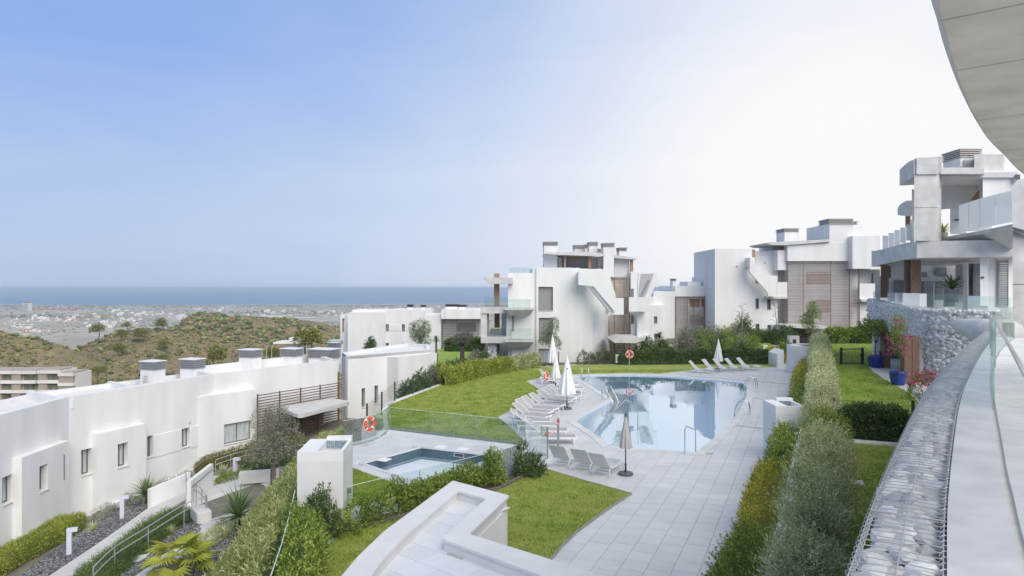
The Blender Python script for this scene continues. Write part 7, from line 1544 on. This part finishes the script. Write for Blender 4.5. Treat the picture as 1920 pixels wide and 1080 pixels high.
# fan palm
def fanpalm(label, c, Lf_, nf, seed, m=PALM, stalk=.75, elr=(-.25, 1.2)):
    rr = random.Random(seed); t = thing('fan_palm', label, 'palm', tuple(c)); MB().lathe([(.16, -.5), (.15, 0), (.13, .28), (.06, .4)], (0, 0, 0), 10).build('trunk', BARKD, t, local=True)
    mb = MB(); k = 26; mb.v += [(0, 0, 0)]
    for i in range(k + 1):
        a = R(-115) + R(230) * i / k; mb.v += [(math.sin(a) * Lf_ * .55, math.cos(a) * Lf_ * .55, .03 * (1 if i % 2 else -1) + .06 * abs(a))]
    for i in range(k): mb.f.append([0, i + 1, i + 2])
    for i in range(k):
        a = R(-115) + R(230) * (i + .5) / k; o = len(mb.v); mb.v += [(math.sin(a) * Lf_ * rr.uniform(.95, 1.08), math.cos(a) * Lf_ * rr.uniform(.95, 1.05), -.05 - .12 * Lf_ + .06 * abs(a))]; mb.f.append([i + 1, o, i + 2])
    me = bpy.data.meshes.new('frond'); me.from_pydata(mb.v, [], mb.f); me.materials.append(m); st_me = MB().tube([(0, 0, 0), (0, stalk * .5, .05), (0, stalk, 0)], [.016, .012, .009], 5)
    for i in range(nf):
        a = i * 2.39996 + rr.uniform(-.25, .25); e = elr[0] + (elr[1] - elr[0]) * i / nf; M_ = Matrix.Rotation(a, 3, 'Z') @ Matrix.Rotation(e, 3, 'X'); s = MB(); s.v = list(st_me.v); s.f = list(st_me.f); so2 = s.build('stalk', m, t, local=True); so2.location = (0, 0, .35); so2.rotation_euler = M_.to_euler()
        o = bpy.data.objects.new('frond', me); COL.objects.link(o); o.parent = t; o.location = M_ @ Vector((0, stalk, 0)) + Vector((0, 0, .35)); o.rotation_euler = (M_ @ Matrix.Rotation(rr.uniform(-.5, -.1), 3, 'X')).to_euler()
    return t
fanpalm('yellow-green fan palm at the bottom frame edge', gl3(335, 1078), .62, 16, 3)
# ---- left garden hedges and tufts
hedge('garden_hedge', 'yellow-green hedge along the foot of the white building at lower left', 'hedge', [gl3(-60, 1112), gl3(0, 1072), gl3(75, 1030), gl3(146, 990)], 1.35, .85, 5200, 7, .055, .5, YGH, .12, .55, .6, .22, seed=31)
hedge('juniper_bed', 'spreading dark green juniper bed between the two garden paths', 'ground shrub', [gl3(160, 1118), gl3(224, 1058), gl3(284, 1012), gl3(342, 972)], 1.15, .42, 3800, 8, .10, .16, JUN, .28, .7, .25, .35, seed=32, lump_k=2.2, spread=.5)
hedge('garden_hedge', 'bronze green hedge along the white building behind the plaza', 'hedge', [gl3(366, 893), gl3(425, 873), gl3(490, 855), gl3(570, 846)], 1.15, .95, 4200, 6, .06, .4, BRNG, .12, .55, .6, .14, seed=33)
hedge('ground_cover', 'low green ground cover beside the plaza below the steel railing', 'ground cover', [gl3(404, 908), gl3(445, 897), gl3(470, 890)], .9, .3, 900, 6, .06, .4, FRESH, .1, .7, .4, .3, core=False, seed=34)
hedge('ground_cover', 'grey-blue ground cover behind the stone bench', 'ground cover', [gl3(455, 885), gl3(520, 872), gl3(640, 850)], 1.2, .55, 1500, 6, .08, .35, DARKG, .15, .7, .4, .3, seed=35)
hedge('ground_cover', 'grey-green creeping plants between the plaza and the dark gravel', 'ground cover', [gl3(385, 1028), gl3(410, 1005), gl3(432, 985)], .6, .3, 600, 5, .07, .3, GREYH, .15, .7, .4, .3, core=False, seed=36)
for i, (px, py, r, h) in enumerate([(163, 988, .42, .42), (187, 974, .45, .5), (205, 962, .4, .48), (248, 938, .5, .6), (236, 946, .38, .5), (318, 916, .6, .65), (338, 909, .5, .6), (300, 923, .5, .55), (352, 899, .45, .45)]):
    bush('grey_tuft', f'grey dry looking tuft of the gravel bed, {["beside the yellow-green hedge end", "second from the hedge end", "left of the upper bollard", "just right of the upper bollard", "behind the upper bollard", "right of the spiky yucca", "against the kerb wall right of the yucca", "close behind the spiky yucca", "by the end of the kerb wall"][i]}', 'shrub', gl3(px, py), r, h, 260, 6, .07, .14, GREYT, 'grey tufts in the gravel bed', 40 + i, .14, .6, core=True)
# oleander slope: from the fence line down to the plaza
def oleander():
    Rr_ = [(12.5, -4.95), (13.2, -5.0), (16, -5.65), (19, -6.35), (21, -6.55), (28, -7.4), (31.5, -7.8)]; Ll_ = [(12.5, -7.6), (17, -8.6), (20.4, -8.9), (24.4, -9.9), (27, -10.5), (29.3, -10.6), (31.5, -9.4)]
    xr = lambda Y: np.interp(Y, [p[0] for p in Rr_], [p[1] for p in Rr_]); xl = lambda Y: np.interp(Y, [p[0] for p in Ll_], [p[1] for p in Ll_])
    t = thing('oleander_bank', 'bank of pale green oleander filling the slope beside the shower wall', 'shrub bank', (-8, 22, -3)); n = 12500
    Y = 12.6 + 18.8 * RNG.uniform(0, 1, n) ** .85; k = RNG.uniform(0, 1, n); topz = np.interp(Y, [13, 18, 19.5, 31], [.75, .75, .55, .1]); X = xr(Y) + (xl(Y) - xr(Y)) * k; Q = np.stack([X, Y, X * 0], 1)
    lm = lump(Q * 1.5, 1.3, 51); Z = topz - (topz + 2.6) * k ** 1.25 + .42 * lm + RNG.uniform(-.3, .12, n) - np.clip((k - .93) / .07, 0, 1) * .7; Pn = np.stack([X, Y, Z], 1); Nn = nrm(np.stack([-.55 - .3 * k, -.25 + 0 * k, .8 + 0 * k], 1))
    a, d_, l_ = shoots(Pn, Nn, 9, .34, .15, .7, .75, .6); leaves('foliage', a, d_, l_, .17, NER, t, fold=.15, origin=(-8, 22, -3))
    def fn(u, v):
        Yv = 12.4 + 19.2 * v; tz = float(np.interp(Yv, [13, 18, 19.5, 31], [.75, .75, .55, .1])); X_ = float(xr(Yv) + (xl(Yv) - xr(Yv)) * u); return (X_, Yv, tz - (tz + 2.6) * u ** 1.25 - .62 + .36 * float(lump(np.array([[X_, Yv, 0]]) * 1.5, 1.3, 51)[0]) - (1.6 if u > .98 else 0))
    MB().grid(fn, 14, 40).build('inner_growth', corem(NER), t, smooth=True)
oleander()
hedge('photinia_shrub', 'green and yellow leaved shrub row between the sloping glass fence and terrace lawn', 'shrub', [(-4.2, 12.2, .02), (-4.65, 14.4, .02), (-5.12, 16.6, .02), (-5.5, 17.9, .02)], .72, .85, 2600, 8, .085, .38, FRESH, .26, .6, .7, .42, seed=52, lump_k=2.6)
bush('dark_shrub', 'upright dark green shrub at the foot of the tall shower wall', 'shrub', (-5.2, 18.1, .02), .42, .95, 300, 8, .10, .36, DARKG, seed=53, up=.9, sl=.28); bush('dark_shrub', 'small leafy shrub at the right foot of the tall shower wall', 'shrub', (-4.55, 18.2, .02), .3, .5, 110, 7, .08, .4, FRESH, seed=54, core=False)
tree('olive_tree', 'grey leaved olive tree in front of the timber entrance', 'tree', (-12.15, 34.0, -3.35), 4.15, (1.4, 1.75), 2900, .10, .32, OLIVE, tr=.16, clumps=13, seed=24, trunkfrac=.38, openness=.40)
# ---- shrubs along the paddling pool fence
for i, (px, py, r, h, n, lab) in enumerate([(672, 985, .34, .62, 150, 'first small shrub right of the tall shower wall'), (694, 985, .2, .3, 60, 'tiny shrub sprig second from the shower wall'), (712, 974, .38, .6, 160, 'small shrub by the first glass fence post'), (735, 962, .42, .8, 200, 'shrub at the left end of the continuous fence planting')]):
    bush('fence_shrub', lab, 'shrub', G(px, py, .03), r, h, n, 7, .085, .42, FRESH, 'shrubs along the paddling pool fence', 60 + i, .2, .6, core=False)
hedge('fence_hedge', 'loose leafy hedge along the glass fence behind the tiled terrace', 'hedge', [G(748, 958, .03), G(800, 942, .03), G(855, 925, .03), G(905, 908, .03)], .6, .58, 1300, 7, .085, .42, FRESH, .2, .6, .6, .35, seed=65, lump_k=2.6)
bush('fence_shrub', 'tall narrow shrub standing up before the paddling pool glass', 'shrub', G(926, 908, .03), .34, 1.0, 380, 7, .085, .42, FRESH, 'shrubs along the paddling pool fence', 66, .2, .8); bush('fence_shrub', 'wide shrub in the corner by the nearer gate post', 'shrub', G(990, 890, .03), .5, .6, 330, 7, .085, .42, DARKG, 'shrubs along the paddling pool fence', 67, .2, .7); bush('fence_shrub', 'spiky topped shrub behind the corner shrub of the terrace lawn', 'shrub', G(978, 884, .03), .2, 1.0, 160, 6, .08, .42, DARKG, 'shrubs along the paddling pool fence', 68, .2, .9, core=False)
# ---- main lawn hedge and the shrubs beyond
hedge('lawn_hedge', 'yellow-green hedge along the upper edge of the main lawn', 'hedge', [G(832, 724), G(868, 714), (*G2(915, 703), 0), (*G2(955, 697), 0)], 1.2, 1.05, 2600, 6, .13, .42, YGH, .22, .55, .5, .22, seed=70)
hedge('lawn_hedge', 'grey-green hedge between the yellow hedge and the centre apartments', 'hedge', [(*G2(957, 696), 0), (*G2(1006, 688), 0)], 1.2, 1.05, 1300, 6, .13, .4, GREYH, .22, .55, .5, .2, seed=71)
for i, (px, py, Y, r, h, m_, lab) in enumerate([(768, 745, 44, .8, 1.2, DARKG, 'grey-blue shrub on the mesh fence beside the white block'), (790, 730, 46, .7, 1.3, DARKG, 'dark shrub behind the mesh fence at the block corner'), (812, 722, 47.5, .7, 1.2, OLIVE, 'olive green shrub left of the yellow-green lawn hedge'), (822, 702, 52, .8, 1.0, FRESH, 'bright shrub beside the right corner of the white block'), (845, 698, 54, .75, 1.0, DARKG, 'dark rounded shrub behind the yellow-green lawn hedge'), (868, 692, 57, .7, .9, DARKG, 'dark shrub at the foot of the small olive tree'), (893, 684, 58, .75, 1.2, OLIVE, 'round clipped olive green ball bush beside the white planter')]):
    x, y, z = W(px, py, Y); bush('border_shrub', lab, 'shrub', (x, y, z - .3), r, h, 420, 6, .13, .4, m_, 'shrubs beyond the main lawn', 75 + i, .2, .5)
x, y, z = W(907, 690, 58); t = thing('white_planter', 'white conical planter with trailing plant beside the stone pier', 'planter', (x, y, z)); MB().lathe([(0, 0), (.22, 0), (.36, .8), (.30, .8), (0, .78)], (0, 0, 0), 18, False).build('pot', POTW, t, local=True, smooth=True); P, v = bush_points((x, y, z + .9), .5, .4, 160, 9); a, d_, l_ = shoots(P, v, 4, .12, .13); leaves('foliage', a, d_, l_, .4, DARKG, t, origin=(x, y, z))
x, y, z = W(867, 678, 72); tree('small_olive_tree', 'small olive tree with crooked trunk on the bright lower lawn', 'tree', (x, y, z), 3.3, (1.15, .95), 1000, .16, .3, OLIVE, tr=.28, clumps=8, seed=25, trunkfrac=.5)
x, y, z = W(694, 662, 92); bush('conifer_bush', 'dark bushy conifer behind the flat roof of the white block', 'tree', (x, y, z - 1.5), 1.05, 3.3, 800, 6, .22, .3, DARKG, seed=85, up=.9)
x, y, z = W(789, 650, 90); tree('birch_tree', 'pale green drooping tree in front of the white house', 'tree', (x, y, z - 1.5), 5.2, (1.35, 2.2), 1600, .2, .3, leafmat('pale_green_leaf', (.07, .11, .05), (.14, .19, .08), (.22, .27, .13)), tr=.12, clumps=11, seed=26, droop=.4)
x, y, z = W(818, 655, 88); t = rosette('small_palm', 'small dark palm left of the slatted bay', 'palm', (x, y, z + 1.1), .75, .12, 46, DARKG, low=-.5, stem=.1, seed=27, droop=.25); MB().tube([(x, y, z - 1), (x, y, z + 1.15)], [.16, .13], 8).build('trunk', BARKD, t)
hedge('lower_hedge', 'dark clipped hedge behind the bright lower lawn', 'hedge', [(*W(833, 652, 95)[:2], -2.2), (*W(915, 652, 95)[:2], -2.2)], 1.6, 1.7, 900, 5, .25, .45, DARKG, .2, .5, .5, .12, seed=86)
# ---- in front of the centre apartments
x, y, z = G(1034, 686); tree('slender_tree', 'slender grey-green tree in front of the centre apartment windows', 'tree', (x, y + .5, 0), 4.1, (.85, 1.5), 1200, .13, .34, leafmat('slender_tree_leaf', (.06, .085, .045), (.13, .16, .09), (.22, .25, .16)), tr=.06, clumps=10, seed=28, trunkfrac=.3, openness=.42)
for i, (px, r, h) in enumerate([(1094, .5, 1.1), (1108, .4, .8), (1121, .45, .9), (1131, .5, 1.2), (1142, .4, .9)]): 
    x, y, _ = G(px, 683.5); bush('fence_climber', f'thin climber on the mesh fence of the centre apartments, {["left end", "second from left", "middle", "second from right", "right end"][i]} of five', 'shrub', (x, y + .25, 0), r, h, 130, 5, .12, .4, DARKG, 'climbers on the far mesh fence', 90 + i, .2, .7, core=False)
hedge('boundary_hedge', 'clipped dark green hedge behind the strip of lawn beyond the pool', 'hedge', [G(1158, 684), G(1215, 683.5), (*G2(1290, 682.5), 0), (*G2(1370, 682), 0), (*G2(1448, 681.5), 0)], 1.1, 1.15, 3600, 5, .13, .5, DARKG, .18, .5, .5, .2, seed=95)
for i, (px, py, Y, r, h, m_, lab) in enumerate([(1212, 676, 61, 1.2, 1.9, DARKG, 'dark shrub right of the far lifebuoy'), (1243, 672, 63, .8, 1.5, DARKG, 'dark upright shrub left of the rockery'), (1292, 666, 66, 1.5, 2.7, OLIVE, 'tall olive shrub at the left end of the far shrubbery'), (1315, 668, 66, 1.4, 2.2, FRESH, 'green shrub second from left in the far shrubbery'), (1335, 668, 67, 1.7, 2.6, OLIVE, 'broad olive shrub behind the far white parasol'), (1362, 668, 66, 1.5, 2.2, FRESH, 'green shrub right of the far white parasol'), (1380, 666, 68, 1.4, 2.4, OLIVE, 'olive shrub behind the far yucca'), (1405, 668, 65, 1.3, 1.9, FRESH, 'green shrub between the far yucca and bright lawn patch'), (1372, 645, 76, 2.3, 1.9, YELG, 'yellow-green hedge bush against the tall white building'), (1395, 640, 75, 1.2, 2.9, DARKG, 'dark upright bush beside the left agave stalk'), (1418, 640, 77, 1.5, 1.4, DARKG, 'low dark bush left of the right agave stalk'), (1440, 643, 77, 1.5, 1.4, DARKG, 'low dark bush under the wall windows'), (1462, 645, 76, 1.4, 1.4, DARKG, 'dark bush at the left foot of the slatted stair screen'), (1475, 652, 72, 1.3, 2.2, DARKG, 'dark bush beside the meter cabinet'), (1450, 672, 60.5, 1.0, 1.2, YELG, 'yellow shrub below the right agave stalk'), (1478, 664, 64, 1.4, 1.2, FRESH, 'green shrub in front of the meter cabinet'), (1275, 678, 61, 1.6, .6, YELG, 'low yellow mound left of the far parasol'), (1425, 676, 60.5, 1.1, 1.0, DARKG, 'dark mound right of the far yucca')]):
    x, y, z = W(px, py, Y); bush('garden_bush', lab, 'shrub', (x, y, -.1 + max(0, y - 60) * .03), r, h, 520, 5, .16, .42, m_, 'bushes of the far garden', 100 + i, .22, .5)
x, y = W(1392, 0, 60)[:2]; rosette('yucca', 'tall blue-green yucca behind the five white loungers', 'yucca', (x, y, .8), 1.2, .08, 70, YUC, low=-.3, stem=.6, seed=29)
x, y = W(1468, 0, 66)[:2]; rosette('yucca', 'dark yucca at the foot of the right agave stalk', 'yucca', (x, y, .4), 1.2, .1, 60, DARKG, low=-.2, stem=.4, seed=30)
x, y = W(1228, 0, 62)[:2]; rosette('cycad', 'small cycad palm beside the centre apartment entrance', 'palm', (x, y, .3), .95, .16, 34, FRESH, low=.0, stem=.2, seed=31, droop=.35); x, y = W(1236, 0, 78)[:2]; rosette('cycad', 'small dark cycad by the slatted bay of the stepped building', 'palm', (x, y, .8), .9, .16, 34, DARKG, low=.0, stem=.2, seed=32, droop=.35)
def stalk(px0, py0, px1, py1, Y, label):
    a, b = Vector(W(px0, py0, Y)), Vector(W(px1, py1, Y)); t = thing('agave_stalk', label, 'agave', tuple(a), 0, 'tall agave flower stalks'); MB().tube([a, (a + b) / 2 + Vector((.05, 0, 0)), b], [.06, .045, .02], 6).build('stem', GREYS, t); rr = random.Random(int(px0))
    for i in range(14):
        f = .28 + .7 * i / 14; p = a + (b - a) * f; an = i * 2.4; l = .75 * (1 - f * .6); q = p + Vector((math.cos(an) * l, math.sin(an) * l, l * .35)); MB().tube([p, q], [.018, .012], 4).build('branch', GREYS, t); P, v = bush_points(q, .12, .07, 9, i); c_, d_, l_ = shoots(P, v, 3, .05, .07); leaves('seed_cluster', c_, d_, l_, .6, OLIVE, t, origin=a)
GREYS = mat('dry_grey_stem', (.34, .32, .28), .9, .2, 8)
stalk(1391, 642, 1391, 568, 74, 'left tall bare agave flower stalk before the white wall'); stalk(1459, 640, 1451, 563, 73, 'right tall leaning agave flower stalk before the white wall')
x, y, z = W(1516, 660, 68); tree('young_tree', 'slender light green young tree before the slatted stair screen', 'tree', (x, y, z), 5.0, (.85, 1.75), 1100, .16, .4, leafmat('young_tree_leaf', (.09, .13, .05), (.18, .23, .09), (.28, .33, .15)), tr=.05, clumps=10, seed=33, trunkfrac=.35, openness=.42, lean=(.25, 0))
for i, (px, py) in enumerate([(1432, 668), (1442, 670)]):
    x, y, z = G(px, py, .15); t = thing('bollard_light', ['taller white bollard light on the far bright lawn patch', 'shorter white bollard light beside the far yellow shrub'][i], 'bollard light', (x, y, .1), 0, 'white bollard lights'); MB().box(-.1, .1, -.1, .1, 0, 1.0 - i * .25).build('post', WPAINT, t, local=True); MB().box(-.1, .32, -.11, .11, 1.001 - i * .25, 1.14 - i * .25).build('lamp_head', WPAINT, t, local=True)
RK = leafmat('rockery_stone', (.30, .26, .21), (.45, .39, .32), (.56, .51, .45), trans=0, rough=.9, big=.1)
P = [(*W(RNG.uniform(1238, 1285), 0, Yv)[:2], .25 + (Yv - 62) * .09) for Yv in RNG.uniform(62, 68, 260)]; tag(blobs('rockery', P, RNG.uniform(.12, .32, 260), RK, .7), kind='stuff')
# ---- plants on the balconies of the curved building
def potplant(px, py, Y, s, label, m, potm):
    x, y, z = W(px, py, Y); t = thing('balcony_plant', label, 'potted plant', (x, y, z)); MB().lathe([(0, 0), (.2 * s, 0), (.27 * s, .5 * s), (.23 * s, .5 * s), (0, .48 * s)], (0, 0, 0), 16, False).build('pot', potm, t, local=True, smooth=True); me = blade_mesh(.7 * s, .09 * s, m, droop=.2)
    for i in range(30):
        o = bpy.data.objects.new('leaf', me); COL.objects.link(o); o.parent = t; o.location = (0, 0, .5 * s); o.rotation_euler = (Matrix.Rotation(i * 2.4, 3, 'Z') @ Matrix.Rotation(.2 + 1.2 * i / 30, 3, 'X')).to_euler()
potplant(1768, 452, 39, 1.0, 'spiky potted plant on the upper balcony beside the big pillar', PALM, mat('grey_pot', (.30, .30, .28), .7)); potplant(1785, 566, 39.5, 1.5, 'dark leafy potted plant behind the balcony glass', DARKG, mat('grey_pot', (.30, .30, .28)))
# sea haze: one closed box of even thin air round everything below the sky
hz = MB().box(-61000, 61000, -400, 71000, SEA_Z - 1.2, 17).build('haze', bpy.data.materials.new('haze_air')); hm_ = hz.data.materials[0]; hm_.use_nodes = True; n_ = hm_.node_tree.nodes
n_.remove(n_['Principled BSDF']); pv = n_.new('ShaderNodeVolumePrincipled'); pv.inputs['Density'].default_value = .00014; pv.inputs['Color'].default_value = (.70, .84, 1, 1); pv.inputs['Anisotropy'].default_value = 0.0
hm_.node_tree.links.new(pv.outputs[0], n_['Material Output'].inputs['Volume']); tag(hz, kind='stuff')
